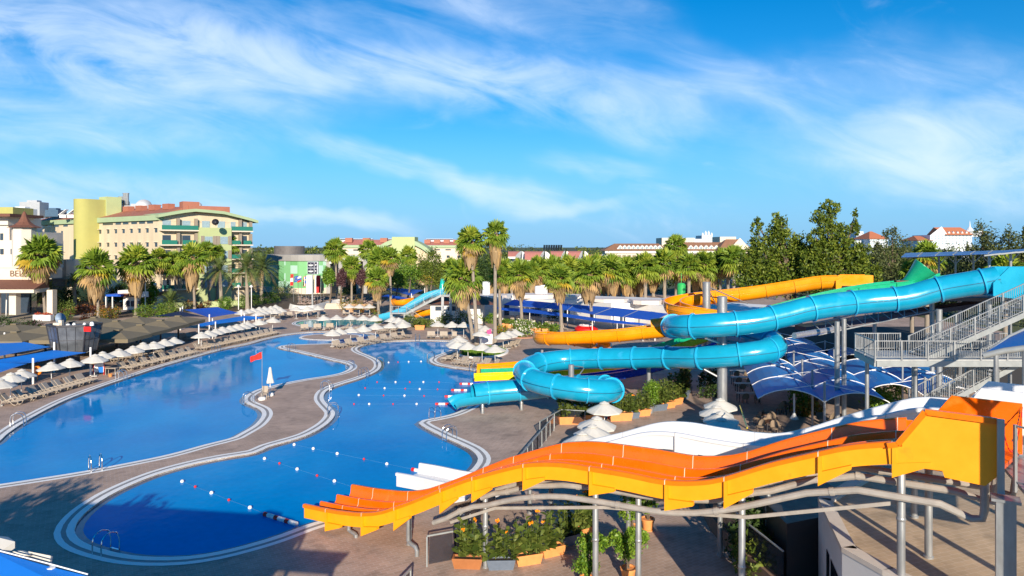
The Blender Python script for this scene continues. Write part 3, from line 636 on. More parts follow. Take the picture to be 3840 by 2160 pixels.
for nx,s,lb,ba in ((1700,.9,'low pillar under the white slide exit',0),(1987,1.2,'slim pillar under the white slide left of the canna bed',0),(2066,1.4,'slim pillar under the white slide above the cannas',0),(2356,1.2,'pillar of the white slide behind the flower pot',0),(2700,1.5,'white slide pillar in the shaded walkway',0),(2880,1.5,'white slide pillar near the terrace wall',0),(3428,.3,'white slide pillar standing on the terrace',TZ)):
    pill(nx,s,PW,lb,base=ba,path=wpath,drop=.85)
# water pipes slung under the orange slide
def pipe_run(s,dz,t0,t1,r,label,end=True,extra=None):
    pts=[]; n=26
    for k in range(n+1):
        t=t0+(t1-t0)*k/n; i=min(range(len(opath)),key=lambda i:(Vector((opath[i].x,opath[i].y,0))-(P0+DV*t)).length); q=P0+SV*s+DV*t; 
        zz=np.mean([opath[min(max(i+j,0),len(opath)-1)].z for j in range(-8,9)]); pts.append(Vector((q.x,q.y,min(zz,7.2)-dz)))
    th=thing('water_pipe',label,'pipe',(pts[n//2].x,pts[n//2].y,0),'grey water pipes under the orange slide')
    full=pts+(extra or []); mb=MB(); mb.tube(full,r,10); mb.build('pipe',m_pipe,th,smooth=True)
    for k in range(2,n,5):
        d=(pts[k+1]-pts[k]).normalized(); mb=MB(); mb.tube([pts[k]-d*.06,pts[k]+d*.06],r*1.18,10); mb.build('pipe_joint',m_pipe,th,smooth=True)
def XYZ(s,t,z): q=P0+SV*s+DV*t; return Vector((q.x,q.y,z))
pipe_run(.25,1.25,7.6,25.2,.105,'lowest front grey pipe bending down below the yellow launch box',extra=[XYZ(.25,25.9,5.7),XYZ(.25,26.15,5.75),XYZ(.25,26.2,6.0),XYZ(.25,26.2,6.8)])
pipe_run(.95,1.05,9.5,25.6,.105,'second grey pipe under the orange slide',extra=[XYZ(.95,26.4,6.0),XYZ(.95,26.5,6.8)])
pipe_run(1.6,.98,9.8,26.2,.105,'third grey pipe closest to the orange trough',extra=[XYZ(1.6,26.9,6.1),XYZ(1.6,27,6.8)])
mb=MB(); pts=[]
for nx in (1650,1820,2233,2782,3379):
    t=tfor(nx,P0); i=min(range(len(opath)),key=lambda i:(Vector((opath[i].x,opath[i].y,0))-(P0+DV*t)).length); q=P0+SV*.7+DV*t; pts.append(Vector((q.x,q.y,min(opath[i].z,7.3)-1.62)))
for a,b in zip(pts,pts[1:]): mb.beam(a,b,.06,.11)
tag(mb.build('tie_beam',m_pipe),'flat grey tie bar linking the front pillars of the orange slide','beam')
for nx,lb in ((1531,'bent grey downpipe beside the glass gate'),(1308,'short bent drain pipe under the yellow lip')):
    k=(nx-1920)/F; Q=P0+SV*.5; t=(k*Q.y-Q.x)/(DV.x-k*DV.y); q=Q+DV*t; i=min(range(len(opath)),key=lambda i:(Vector((opath[i].x,opath[i].y,0))-(P0+DV*t)).length); z=opath[i].z-.7
    mb=MB(); mb.tube([Vector((q.x,q.y,z)),Vector((q.x,q.y,z*.35)),Vector((q.x+.12,q.y-.1,z*.28)),Vector((q.x+.35,q.y-.3,z*.24)),Vector((q.x+.42,q.y-.38,z*.16)),Vector((q.x+.42,q.y-.38,.0))],.09,10); tag(mb.build('downpipe',m_galv,smooth=True),lb,'pipe')
# ================================================================== steel stairs, railings, canopies at the right
def railing(par,pts,h=1.08,bay=1.5,bars=.14,mp=m_galv,r=.022,name='rail_panel'):
    pts=[Vector(p) for p in pts]
    first=True
    for a,b in zip(pts,pts[1:]):
        n=max(1,round((b-a).length/bay))
        for k in range(n):
            p=a.lerp(b,k/n); q=a.lerp(b,(k+1)/n); up=Vector((0,0,1)); mb=MB()
            mb.beam(p+up*h,q+up*h,.045,.045); mb.beam(p+up*.12,q+up*.12,.035,.035)
            m=max(1,int((q-p).length/bars))
            for j in range(1,m): c=p.lerp(q,j/m); mb.beam(c+up*.12,c+up*h,.018,.018)
            mb.build(name,mp,par)
            if k==0 and first or k>0:
                mb=MB(); mb.beam(p-up*.15,p+up*(h+.03),.07,.07); mb.build('post',mp,par)
        mb=MB(); mb.beam(b-Vector((0,0,.15)),b+Vector((0,0,h+.03)),.07,.07); mb.build('post',mp,par); first=False
ZP=7.53
ph=thing('stair_platform','galvanised steel landing with barred railings below the blue launch tub','platform',(21,34.5,0))
mb=MB(); mb.prism([(17.55,33),(26.5,33),(26.5,35.9),(18.05,35.9)],ZP-.07,ZP,bottom=True); mb.build('floor',mat('steel_floor_plate',(.42,.42,.41),.55,.2,var=.15,scale=3),ph)
mb=MB(); mb.beam((17.6,32.96,ZP-.2),(26.6,32.96,ZP-.2),.08,.28); mb.build('edge_beam',m_steelw,ph)
mb=MB(); mb.beam((17.55,33,ZP-.2),(18.05,35.9,ZP-.2),.08,.28); mb.build('edge_beam',m_steelw,ph)
railing(ph,[(20.4,35.9,ZP),(18.05,35.9,ZP),(17.55,33,ZP),(26.5,33,ZP)],h=.9,bay=1.22,bars=.115)
railing(ph,[(21.8,35.9,ZP),(26.5,35.9,ZP)],h=.9,bay=1.22,bars=.115)
for i,(x,y) in enumerate(((18.2,35.0),(19.8,33.5),(23.8,33.5),(23.8,35.7),(21,35.7))):
    mb=MB(); mb.tube([(x,y,0),(x,y,ZP-.1)],.10,12); mb.build('support',m_galv,ph,smooth=True)
st=thing('steel_stairs','galvanised stair flight climbing right from the landing to the blue launch tub','stairs',(23.5,34.5,0))
s0=Vector((20.3,33.5,ZP)); s1=Vector((27.9,34.05,10.75)); wd=Vector((-.04,1.37,0)); nst=24
for off in (Vector((0,0,0)),wd):
    mb=MB(); mb.beam(s0+off-Vector((0,0,.1)),s1+off-Vector((0,0,.1)),.06,.25); mb.build('stringer',m_steelw,st)
    railing(st,[s0+off,s1+off],h=.9,bay=1.3,bars=.115)
for k in range(nst):
    c=s0.lerp(s1,(k+.5)/nst)+wd*.5; mb=MB(); mb.box(c,(.28,1.34,.035),math.atan2(.6,8.4)); mb.build('tread',m_galv,st)
for x,y,z in ((25.6,33.9,9.7),(25.6,35.1,9.7)): mb=MB(); mb.tube([(x,y,0),(x,y,z)],.09,10); mb.build('support',m_galv,st,smooth=True)
st2=thing('steel_stairs','lower galvanised stair flight under the landing beam','stairs',(23.5,33,0))
s0=Vector((20.4,33.75,4.75)); s1=Vector((25.2,33.75,ZP-.2))
for off in (Vector((0,0,0)),Vector((0,1.3,0))):
    mb=MB(); mb.beam(s0+off-Vector((0,0,.1)),s1+off-Vector((0,0,.1)),.06,.25); mb.build('stringer',m_steelw,st2); railing(st2,[s0+off,s1+off],h=.9,bay=1.3,bars=.115)
for k in range(18):
    c=s0.lerp(s1,(k+.5)/18)+Vector((0,.65,0)); mb=MB(); mb.box(c,(.25,1.26,.035)); mb.build('tread',m_galv,st2)
# launch deck with the blue panel roof
ld=thing('launch_deck','upper launch deck on steel posts behind the blue tube','platform',(36,58,0))
mb=MB(); mb.prism([(31,50),(48,48),(48,70),(31.6,70)],9.0,9.25,bottom=True); mb.build('floor',mat('deck_boards',(.16,.14,.13),.8,scale=2),ld)
mb=MB(); mb.prism([(33.4,43.6),(42,43.2),(42,50),(33.4,50)],9.5,9.72,bottom=True); mb.build('landing',m_steelw,ld)
railing(ld,[(33.6,43.7,9.72),(41,43.3,9.72)],bay=2)
for x,y in ((32,52),(40,52),(32.4,61),(40,61),(33,69),(36.5,45),(40.5,45)):
    mb=MB(); mb.tube([(x,y,0),(x,y,9.2)],.17,12); mb.build('support',m_galv,ld,smooth=True)
for k in range(5):
    mb=MB(); mb.prism([(32+k*3.1,56.8),(34.7+k*3.1,56.6),(34.7+k*3.1,57.0),(32+k*3.1,57.2)],9.25,10.15); mb.build('parapet',m_dark if k%2 else mat('dark_red_board',(.14,.05,.03),.7),ld)
rf=thing('panel_roof','long roof of tilted blue panels on steel posts above the launch deck','canopy',(37,54,9.25))
def rp3(x,y,Y): return K((x,y),Y)
m_panel=mat('blue_roof_panel',(.015,.085,.30),.35,var=.12,scale=1.5)
Yr0,Yr1=66.0,60.0
for k in range(8):
    xa=3396+k*66; xb=xa+62
    a=rp3(xa+0,951-k*1.8,Yr0);b=rp3(xb,951-(k+1)*1.8,Yr0);c=rp3(xb-16,963-(k)*2.6,Yr1);d=rp3(xa-16,965-k*2.6,Yr1)
    mb=MB(); up=Vector((0,0,.06)); mb.add([a,b,c,d,a+up,b+up,c+up,d+up],[(3,2,1,0),(4,5,6,7),(0,1,5,4),(1,2,6,5),(2,3,7,6),(3,0,4,7)]); mb.build('panel',m_panel,rf)
    mb=MB(); mb.beam(b+up,c+up,.09,.10); mb.build('trim',m_steelw,rf)
mb=MB(); mb.beam(rp3(3400,966,65.5),rp3(3840,942,65.5),.12,.16); mb.build('beam',m_galv,rf)
for px in (3521,3583,3650,3708,3790):
    b=K((px,1015),65.5); top=K((px,958-(px-3500)*.035),65.5); mb=MB(); mb.tube([(b.x,b.y,9.25),top],.09,10); mb.build('post',m_galv,rf,smooth=True)
    for sgn in (-1,1):
        mb=MB(); mb.beam(Vector((top.x,top.y,top.z-.9)),Vector((top.x+sgn*.8,top.y,top.z-.1)),.06,.06); mb.build('brace',m_galv,rf)
rf2=thing('panel_roof','nearer blue roof panels with white edge at the right frame edge','canopy',(41,50,9.72))
for k in range(3):
    a=rp3(3752+k*62,943-k*5,51.5);b=rp3(3812+k*62,938-k*5,51.5);c=rp3(3752+k*62,955-k*6,46.5);d=rp3(3690+k*62,962-k*6,46.5)
    mb=MB(); up=Vector((0,0,.06)); mb.add([a,b,c,d,a+up,b+up,c+up,d+up],[(3,2,1,0),(4,5,6,7),(0,1,5,4),(1,2,6,5),(2,3,7,6),(3,0,4,7)]); mb.build('panel',m_panel,rf2); mb=MB(); mb.beam(c+up,d+up,.08,.10); mb.build('trim',m_steelw,rf2)
for px in (3710,3790): b=K((px,1020),49); mb=MB(); mb.tube([(b.x,b.y,9.72),(b.x,b.y,K((px,955),49).z)],.09,10); mb.build('post',m_galv,rf2,smooth=True)
# lattice truss and dark trough under the tube
tr=thing('lattice_truss','white lattice truss sloping up right below the blue tube','truss',(24,52,0))
ta,tb=K(XT(1480,430),49),K(V(1260,1060),50.5); tu=Vector((0,.9,.75))
for o_ in (Vector((0,0,0)),tu): mb=MB(); mb.tube([ta+o_,tb+o_],.05,8); mb.build('chord',m_steelw,tr,smooth=True)
for k in range(18):
    a=ta.lerp(tb,k/18); b=ta.lerp(tb,(k+1)/18); mb=MB(); mb.tube([a if k%2 else a+tu,b+tu if k%2 else b],.03,6); mb.build('web',m_steelw,tr)
mb=MB(); a,b=K(XT(1120,440),47.8),K(XT(1800,330),50); mb.tube([a,b],.22,12); tag(mb.build('steel_pipe',mat('bright_steel_pipe',(.6,.58,.6),.25,.7),smooth=True),'shiny fat pipe end below the blue tube beside the truss','pipe')
mb=MB(); a,b=K(V(-800,1330),54),K(V(1900,960),56); mb.beam(a,b,1.6,.35); tag(mb.build('dark_trough',mat('dark_slate_gutter',(.03,.035,.07),.5)),'dark trough beam running under the upper blue tube','beam')
# ---- blue barrel vaulted membrane canopies
def vault(par,a0,a1,b0,b1,rise,sgm=8):
    # membrane between arch a (a0->a1) and arch b (b0->b1)
    mb=MB(); vs=[]
    for p,q in ((a0,a1),(b0,b1)):
        for k in range(sgm+1):
            f=k/sgm; c=p.lerp(q,f); vs.append(c+Vector((0,0,rise*math.sin(math.pi*f)**.8)))
    n=sgm+1; mid=[]
    mb.add(vs,[(i,i+1,n+i+1,n+i) for i in range(sgm)]); return mb.build('membrane',m_memb,par)
def canopy(label,p0,step,half,rows,z,rise,hpost,loc_lbl,left=99):
    t=thing('membrane_canopy',label,'canopy',(p0[0],p0[1],0)); st_=Vector((*step,0)); hv=Vector((step[1],-step[0],0)).normalized()*half; up=Vector((0,0,1))
    for r in range(rows):
        c=Vector((*p0,z))+st_*r
        for sg in (-1,1):
            if sg<0 and r>left: continue
            e=c+hv*sg
            mb=MB(); mb.tube([c.lerp(e,k/10)+up*(rise*math.sin(math.pi*k/10)**.8+.03) for k in range(11)],.032,8); mb.build('arch',m_white,t,smooth=True)
            ap=c.lerp(e,.55)+up*(rise+.06); mb=MB(); mb.tube([c+up*hpost*.92,ap],.022,8); mb.build('tie',m_white,t,smooth=True)
            mb=MB(); mb.lathe(ap-up*.06,[(.09,0),(.09,.04),(.04,.1)],8); mb.build('plate',m_white,t)
            if r<rows-1 and not (sg<0 and r>=left):
                c2=c+st_; vault(t,c,e,c2,c2+hv*sg,rise)
                for f in (.3,):
                    mb=MB(); q=c.lerp(e,f)+up*(rise*math.sin(math.pi*f)**.8+.04); q2=c2.lerp(c2+hv*sg,f)+up*(rise*math.sin(math.pi*f)**.8+.04); mb.tube([q,q2],.035,6); mb.build('purlin',m_memb,t)
        mb=MB(); mb.tube([Vector((c.x,c.y,0)),c+up*hpost],.08,12); mb.build('post',m_galv,t,smooth=True)
    return t
canopy('navy vaulted canopy of many bays seen left of the steel landing',(20.6,45.0),(1.2,4.55),4.15,7,2.7,.72,1.35,'',left=3)
canopy('navy vaulted canopy nearer the orange launch box',(28.3,46.8),(1.5,5.3),3.8,3,2.7,.72,1.35,'')
canopy('navy canopy corner just behind the left end of the steel landing',(29.0,61.5),(1.3,4.6),3.2,2,2.7,.6,1.2,'')
bc=thing('barrel_canopy','small blue barrel canopy with pale pipe at the right frame edge','canopy',(21.5,29,0))
q0,q1=K(WT(1960,540),29),K(WT(2620,420),28.2); r0,r1=K(WT(2340,250),31.4),K(WT(2800,40),32.2)
mb=MB(); mb.tube([q0,q0.lerp(q1,.5)+Vector((0,0,.05)),q1],.13,12); mb.build('edge_pipe',m_steelw,bc,smooth=True)
mb=MB(); mb.tube([q0,r0,r1],.06,8); mb.build('edge_cable',m_steelw,bc,smooth=True)
mb=MB(); n=8; vs=[q0.lerp(q1,k/n)+Vector((0,0,.08)) for k in range(n+1)]+[q0.lerp(r0,1).lerp(r1,k/n)+Vector((0,0,-.05)) for k in range(n+1)]; mb.add(vs,[(k,k+1,n+k+2,n+k+1) for k in range(n)]); mb.build('membrane',m_memb,bc)
for q in (q0.lerp(q1,.3),q0.lerp(q1,.95)): mb=MB(); mb.tube([(q.x,q.y,0),q],.09,10); mb.build('post',m_galv,bc,smooth=True)
# ---- launch platform of the orange slide (right edge), its post and rail
lp_=thing('launch_platform','steel launch platform with railing beside the orange launch box','platform',(14,17.6,TZ))
fl=[(12.95,17.25),(16.5,15.0),(19.0,19.0),(15.0,21.9)]
mb=MB(); mb.prism(fl,6.72,6.82,bottom=True); mb.build('floor',m_galv,lp_); mb=MB(); mb.beam((12.95,17.25,6.66),(16.5,15.0,6.66),.08,.26); mb.build('edge_beam',m_white,lp_)
railing(lp_,[(12.9,17.5,6.85),(13.0,17.25,6.85),(16.3,15.15,6.85)],h=1.55,bay=1.2,bars=.3)
q=K((3771,1800),17.35); mb=MB(); mb.box((q.x,q.y,(TZ+6.55)/2),(.42,.42,6.55-TZ),R(-32)); mb.build('support',m_galv,lp_); mb=MB(); mb.box((q.x,q.y,6.58),(.62,.5,.07),R(-32)); mb.build('cap_plate',m_galv,lp_)
mb=MB(); mb.box((q.x+.02,q.y+.2,7.6),(.16,.16,1.9),R(-32)); mb.build('corner_post',m_galv,lp_)
# unseen block added to shade the walkway; then roof over the launch
tw2=thing('shade_block','unseen block added to shade the walkway beside the racer slide launch, just outside the picture','building',(10.2,6.4,0))
mb=MB(); mb.prism([(9.2,5.2),(11.1,5.2),(11.1,7.9),(9.2,7.9)],0,8.6); mb.build('wall',m_plast,tw2)
mb=MB(); mb.prism([(9.1,5.1),(11.2,5.1),(11.2,8.0),(9.1,8.0)],8.6,8.75); mb.build('roof',m_galv,tw2)
lr=thing('launch_roof','flat roof on braced posts over the racer slide launch','canopy',(15,14.6,TZ))
mb=MB(); mb.prism([(12.3,13.2),(19,13.2),(19,16.0),(12.3,16.0)],12.0,12.15,bottom=True); mb.build('roof',m_panel,lr)
for x,y in ((12.9,13.6),(14.9,13.6),(18.4,13.6)):
    mb=MB(); mb.tube([(x,y,TZ),(x,y,12.0)],.14,10); mb.build('post',m_galv,lr,smooth=True)
    for s in (-1,1): mb=MB(); mb.tube([(x,y,10.5),(x+s*1.0,y,11.9)],.07,8); mb.build('brace',m_galv,lr,smooth=True)
# ================================================================== fences
def glass_fence(label,pts,h=1.05,bay=1.25,m=m_glassd,base=0,z=0,alpha=None):
    pts=[Vector((p[0],p[1],z)) for p in pts]; c=pts[len(pts)//2]; t=thing('glass_fence',label,'fence',(c.x,c.y,z))
    for a,b in zip(pts,pts[1:]):
        n=max(1,round((b-a).length/bay)); d=(b-a).normalized()
        mb=MB(); mb.beam(a+Vector((0,0,z*0+h)),b+Vector((0,0,h)),.06,.06); mb.build('handrail',m_steelw,t)
        for k in range(n+1):
            p=a.lerp(b,k/n); mb=MB(); mb.beam(p,p+Vector((0,0,h-.03)),.055,.055); mb.build('post',m_steelw,t)
            if k<n:
                q=a.lerp(b,(k+1)/n); mb=MB(); mb.beam(p+d*.08+Vector((0,0,base+.08+(h-.16-base)/2)),q-d*.08+Vector((0,0,base+.08+(h-.16-base)/2)),.012,h-.16-base); mb.build('pane',m,t)
    return t
m_smoke=mat('smoked_glass',(.03,.035,.05),.08,var=.1,spec=.6,alpha=.38)
glass_fence('smoked glass fence running beside the pool deck towards the umbrellas',[(2.95,48.1),(1.6,43.2),(.25,38.2),(-1.2,33.6),(-2.3,30.4)],m=m_smoke)
glass_fence('smoked glass fence corner by the first canna bed and the blue bend',[(1.9,46.6),(3.6,50.0),(5.3,49.6)],m=m_smoke)
glass_fence('smoked glass gate panels beside the brown canna planter',[(-3.45,27.7),(-2.35,28.2),(-2.1,29.9)],h=1.25,m=m_smoke)
glass_fence('low handrail panel at the bottom frame edge left of the gate',[(-4.2,24.3),(-3.8,25.6)],h=.9,m=m_smoke)
gw=thing('walkway_wall','brown plinth with dark glass balustrade along the shaded walkway','wall',(9.4,28,0))
pts=[Vector((9.6,36,0)),Vector((9.2,31.2,0)),Vector((9.45,27.4,0)),Vector((9.9,24.9,0))]
for a,b in zip(pts,pts[1:]):
    mb=MB(); mb.beam(a+Vector((0,0,.35)),b+Vector((0,0,.35)),.25,.7); mb.build('plinth',mat('brown_plinth',(.22,.14,.10),.8,var=.2),gw)
    mb=MB(); mb.beam(a+Vector((0,0,1.3)),b+Vector((0,0,1.3)),.02,1.1); mb.build('pane',m_glassd,gw)
    mb=MB(); mb.beam(a+Vector((0,0,1.88)),b+Vector((0,0,1.88)),.06,.05); mb.build('handrail',m_steelw,gw)
mb=MB(); mb.prism([(10.3,25.6),(12.5,26.5),(14,29),(13,36),(10.2,36)],0,2.6); tag(mb.build('glass_kiosk',mat('dark_kiosk_panel',(.05,.045,.045),.5)),'dark glazed kiosk between the walkway and the terrace wall','kiosk')
# ================================================================== poolside things
def nearest_edge(pt):
    best=None
    for lp in (LP,RP):
        for i in range(len(lp)):
            d=(lp[i].x-pt.x)**2+(lp[i].y-pt.y)**2
            if best is None or d<best[0]: best=(d,lp,i)
    d,lp,i=best; a=lp[i-1];b=lp[(i+1)%len(lp)]; t=Vector((b.x-a.x,b.y-a.y,0)).normalized(); return lp[i],Vector((t.y,-t.x,0)),t   # point, outward, tangent
def ladder(label,p,shade=False):
    e,o,t=nearest_edge(G(p)); th=thing('pool_ladder',label,'pool ladder',(e.x,e.y,0),'chrome pool ladders')
    for s in (-.27,.27):
        b=Vector((e.x,e.y,0))+t*s
        pts=[b+o*.55,b+o*.55+Vector((0,0,.55)),b+o*.45+Vector((0,0,.78)),b+o*.2+Vector((0,0,.88)),b-o*.1+Vector((0,0,.8)),b-o*.24+Vector((0,0,.55)),b-o*.26+Vector((0,0,-.3))]
        mb=MB(); mb.tube(catmull(pts,.09),.03,8); mb.build('rail',m_chrome,th,smooth=True)
    for z in (-.02,):
        mb=MB(); b=Vector((e.x,e.y,z))-o*.26; mb.beam(b-t*.27,b+t*.27,.09,.03); mb.build('step',m_chrome,th)
for lb,p in (('pool ladder below the red flag pole',C(70,735)),('ladder at the far tip of the paved spit',C(510,195)),('ladder on the right bulge of the left pool',C(1085,385)),('ladder in the right pool where the spit narrows',C(1260,465)),('ladder beside the waist of the paved spit',C(880,600)),('ladder in the middle of the paved spit edge of the right pool',C(960,835)),('ladder at the round right bulge of the spit',C(1420,345)),('ladder at the tip of the lawn deck',C(1910,290)),('ladder at the lawn deck near the yellow slide exit',C(2340,400)),('ladder near the turquoise tube mouth',C(1985,875)),('ladder on the near right shore of the pool',C(2120,1095)),('ladder on the far shore of the right pool',C(1785,102)),('ladder at the left frame edge of the left pool',A(200,1050)),('ladder on the left shore in front of the notice board',A(1240,597)),('ladder on the left shore between the lounger rows',A(2195,312)),('ladder at the near shore of the left pool',B(905,385)),('dark ladder in shade at the near corner of the right pool',B(1150,1200))):
    ladder(lb,p)
def float_ball(px,r,m,label):
    c=G(px,-.04); mb=MB(); mb.lathe((c.x,c.y,-.04-r),[(.0,0),(r*.7,r*.28),(r,r),(r*.7,r*1.72),(0,2*r)],12); tag(mb.build('float_ball',m,smooth='all'),label,'float','floats on the pool ropes')
rows=(('rope to the lemon yellow chute',[C(x,517) for x in (1380,1565,1708,1845,2003)],'rwrwr'),('rope to the deep blue chute',[C(x,y) for x,y in ((1260,577),(1455,579),(1663,583),(1808,588),(1988,590))],'rwrwr'),('rope behind the turquoise tube mouth',[C(x,y) for x,y in ((1195,648),(1445,652),(1655,654),(1852,656))],'wrwr'),('rope to the turquoise tube mouth',[C(x,738) for x in (1147,1300,1540,1777)],'rwrw'),
  ('short rope at the lagoon of the right pool',[C(1495,320),C(1590,316),C(1697,313),C(1822,310)],'wrww'),('rope to the white slide',[D(545,127),D(737,167),D(978,217),D(1247,272),D(1477,321)],'wwwrw'),('rope to the far orange slide lip',[D(247,267),D(397,315),D(575,373),D(775,438),D(950,493)],'wrwrw'),('rope to the near lane float',[B(1833,497),B(1965,550),B(2128,612),B(2303,683),B(2515,760)],'wrwrw'))
ends=[C(2210,533),C(2125,597),C(2060,660),C(1965,736),C(1822,310),D(1730,372),D(1130,552),D(245,820)]
for (lb,pp,cc),en in zip(rows,ends):
    for i,(p,c) in enumerate(zip(pp,cc)):
        float_ball(p,.105 if c=='w' else .075,m_white if c=='w' else m_red,('white' if c=='w' else 'small red')+f' float, {ORD[i]} from left, '+lb)
    pts=[G(p,-.05) for p in pp]+[G(en,-.05)]; mb=MB(); mb.tube(pts,.004,5); tag(mb.build('lane_rope',mat('wet_rope',(.12,.35,.60),.7)),'thin white '+lb,'rope','lane ropes')
for a,b,n,lb in ((D(245,820),D(570,922),9,'long red and white lane float at the near edge of the orange slide exit'),(D(1130,552),D(1215,578),4,'short red and white lane float at the far orange slide lip'),(D(1730,372),D(1882,404),5,'red and white lane float at the white slide exit'),(C(2210,533),C(2345,534),5,'lane float before the lemon yellow chute, farthest of the four'),(C(2125,597),C(2285,598),5,'lane float before the deep blue chute, second farthest'),(C(2060,660),C(2225,661),5,'lane float before the open blue lip, third farthest'),(C(1965,736),C(2165,736),6,'lane float touching the turquoise tube mouth')):
    p,q=G(a,0),G(b,0); t=thing('lane_float',lb,'lane float',((p.x+q.x)/2,(p.y+q.y)/2,-.1),'striped lane floats')
    for k in range(n):
        mb=MB(); mb.tube([p.lerp(q,(k+.03)/n)-Vector((0,0,.02)),p.lerp(q,(k+.97)/n)-Vector((0,0,.02))],.11,10); mb.build('segment',m_red if k%3==0 else m_white,t,smooth=True)
# ---- umbrellas
def make_umbrella(rad=1.22,hh=2.15,base=True):
    t=thing('pool_umbrella','open white parasol','umbrella')
    mb=MB(); n=8; rings=[(.0,hh-.02),(.34,hh-.13),(.75,hh-.33),(rad,hh-.56)]; vs=[(0,0,hh-.02)]; fs=[]
    for r,z in rings[1:]:
        for k in range(16):
            a=2*math.pi*k/16; sc=1 if k%2==0 else .945; vs.append((r*sc*math.cos(a),r*sc*math.sin(a),z-(0 if k%2==0 else -.012)))
    for k in range(16):
        l=(k+1)%16; fs.append((0,1+k,1+l))
        for j in range(2): fs.append((1+j*16+k,1+(j+1)*16+k,1+(j+1)*16+l,1+j*16+l))
        vs.append((vs[33+k][0],vs[33+k][1],vs[33+k][2]-.09))
    for k in range(16): l=(k+1)%16; fs.append((33+k,49+k,49+l,33+l))
    mb.add(vs,fs); mb.build('canopy',m_canvas,t)
    mb=MB(); mb.lathe((0,0,0),[(.36,hh-.07),(.30,hh-.02),(.0,hh+.10)],8); mb.build('vent_cap',m_canvas,t)
    mb=MB(); mb.tube([(0,0,0),(0,0,hh-.03)],.03,8); mb.build('pole',m_white,t,smooth=True)
    mb=MB(); mb.box((0,0,.05),(.5,.5,.1)); mb.build('base',mat('grey_concrete_base',(.4,.39,.38),.8),t)
    return t
UMB=make_umbrella(); used=[]
def umbrella(p,label,group,z=2.15,tilt=0,Y=None):
    o=UMB if not used else copy_tree(UMB); used.append(1)
    q=G(p,2.27) if Y is None else K(p,Y); o.location=(q.x,q.y,0); rr_=random.Random(len(used)); o.rotation_euler=(rr_.uniform(-.05,.05),rr_.uniform(-.05,.05),rr_.random()*.8); s=random.Random(len(used)*7).uniform(.96,1.04); o.scale=(s,s,1)
    o['label']=label; o['category']='umbrella'; o['group']=group; return o
def urow(pts,desc,group):
    for i,p in enumerate(pts): umbrella(p,f'white parasol, {ORD[i]} from left {desc}',group)
urow([(-4,1418),(39,1394),(80,1382),(194,1355),(261,1342),(354,1326),(387.5,1316),(441.6,1306),(499,1295),(537,1282),(576,1279),(615,1270),(652,1263)],'in the front row left of the big pool','umbrellas left of the pool')
urow([(754,1243.5),(782,1237),(808,1231),(832,1224),(860,1220),(886,1214),(908.6,1210),(927,1205),(974.5,1196),(1021,1188)],'in the row before the blue awning strip','umbrellas by the blue strip')
urow([FT(*p) for p in ((10,965),(75,958),(130,948),(190,940),(250,935),(310,930),(360,918))],'in the farthest left row under the palms','far left umbrellas')
urow([FT(*p) for p in ((190,980),(240,972),(300,962),(350,960),(405,945))],'in the row just before the farthest left one','far left umbrellas')
urow([FT(*p) for p in ((565,935),(680,930),(785,925))],'before the curved white splash wall','umbrellas by the splash wall')
urow([FT(*p) for p in ((1100,910),(1200,910),(1305,910))],'before the orange flower bed','umbrellas by the flower bed')
urow([FT(*p) for p in ((845,1022),(970,1020),(1110,1015),(1240,1022),(1355,1025))],'in the row around the kids pool fence','umbrellas by the kids pool')
urow([FT(*p) for p in ((1535,1035),(1600,1045),(1640,1068))],'in the group below the kids slide landing','umbrellas by the kids pool')
urow([FT(*p) for p in ((1365,1105),(1510,1095),(1640,1085))],'in the row behind the spit loungers, right part','umbrellas on the spit')
urow([FT(*p) for p in ((925,1165),(1000,1150),(1110,1140),(1240,1122))],'in the front row on the spit by the lagoon','umbrellas on the spit')
urow([FT(*p) for p in ((1990,1082),(2135,1085),(2250,1090))],'on the far shore before the white hut','umbrellas on the far shore')
urow([M5(*p) for p in ((430,1165),(360,1235),(400,1262),(620,1292),(900,1312),(1165,1345))],'around the round lawn','umbrellas by the round lawn')
urow([M5(*p) for p in ((800,910),(960,965),(870,1050))],'between the leaning palms and the white counter','umbrellas by the white counter')
urow([M5(*p) for p in ((1330,1095),(1430,1070),(1565,1037))],'beside the white flowering shrub','umbrellas by the flowering shrub')
urow([S9(*p) for p in ((770,1010),(865,935),(905,850),(985,705))],'in the near cluster below the canna bed','near umbrellas')
urow([S9(*p) for p in ((2100,745),(2150,670),(2155,800),(2170,868))],'in the shaded cluster above the white slide','shaded umbrellas')
# closed umbrella, chair and flag on the spit
cu=G(C(303,655)); t=thing('closed_umbrella','closed white parasol with rounded base on the paved spit','umbrella',cu)
mb=MB(); vs=[];fs=[]; pr=[(.03,2.5),(.10,2.42),(.14,2.0),(.20,1.5),(.25,1.25),(.27,1.12)]; n=20
for j,(r,z) in enumerate(pr):
    for k in range(n): a=2*math.pi*k/n; rr=r*(1+(.22 if k%2 else -.18)*(j/5)); vs.append(cu+Vector((rr*math.cos(a),rr*math.sin(a),z)))
fs=[(j*n+k,j*n+(k+1)%n,(j+1)*n+(k+1)%n,(j+1)*n+k) for j in range(5) for k in range(n)]; mb.add(vs,fs); mb.build('canopy',m_canvas,t)
mb=MB(); mb.tube([cu,cu+Vector((0,0,2.5))],.035,8); mb.build('pole',m_white,t,smooth=True)
mb=MB(); mb.lathe(cu,[(.30,0),(.32,.1),(.28,.22),(.16,.28),(.0,.29)],14); mb.build('base',m_white,t,smooth=True)
fp=G(C(222,695)); t=thing('flag_pole','thin pole with red flag rising behind the lifeguard chair','flag',fp)
mb=MB(); mb.tube([fp,fp+Vector((0,0,4.15))],.025,8); mb.build('pole',m_galv,t,smooth=True)
mb=MB(); n=10; vs=[]
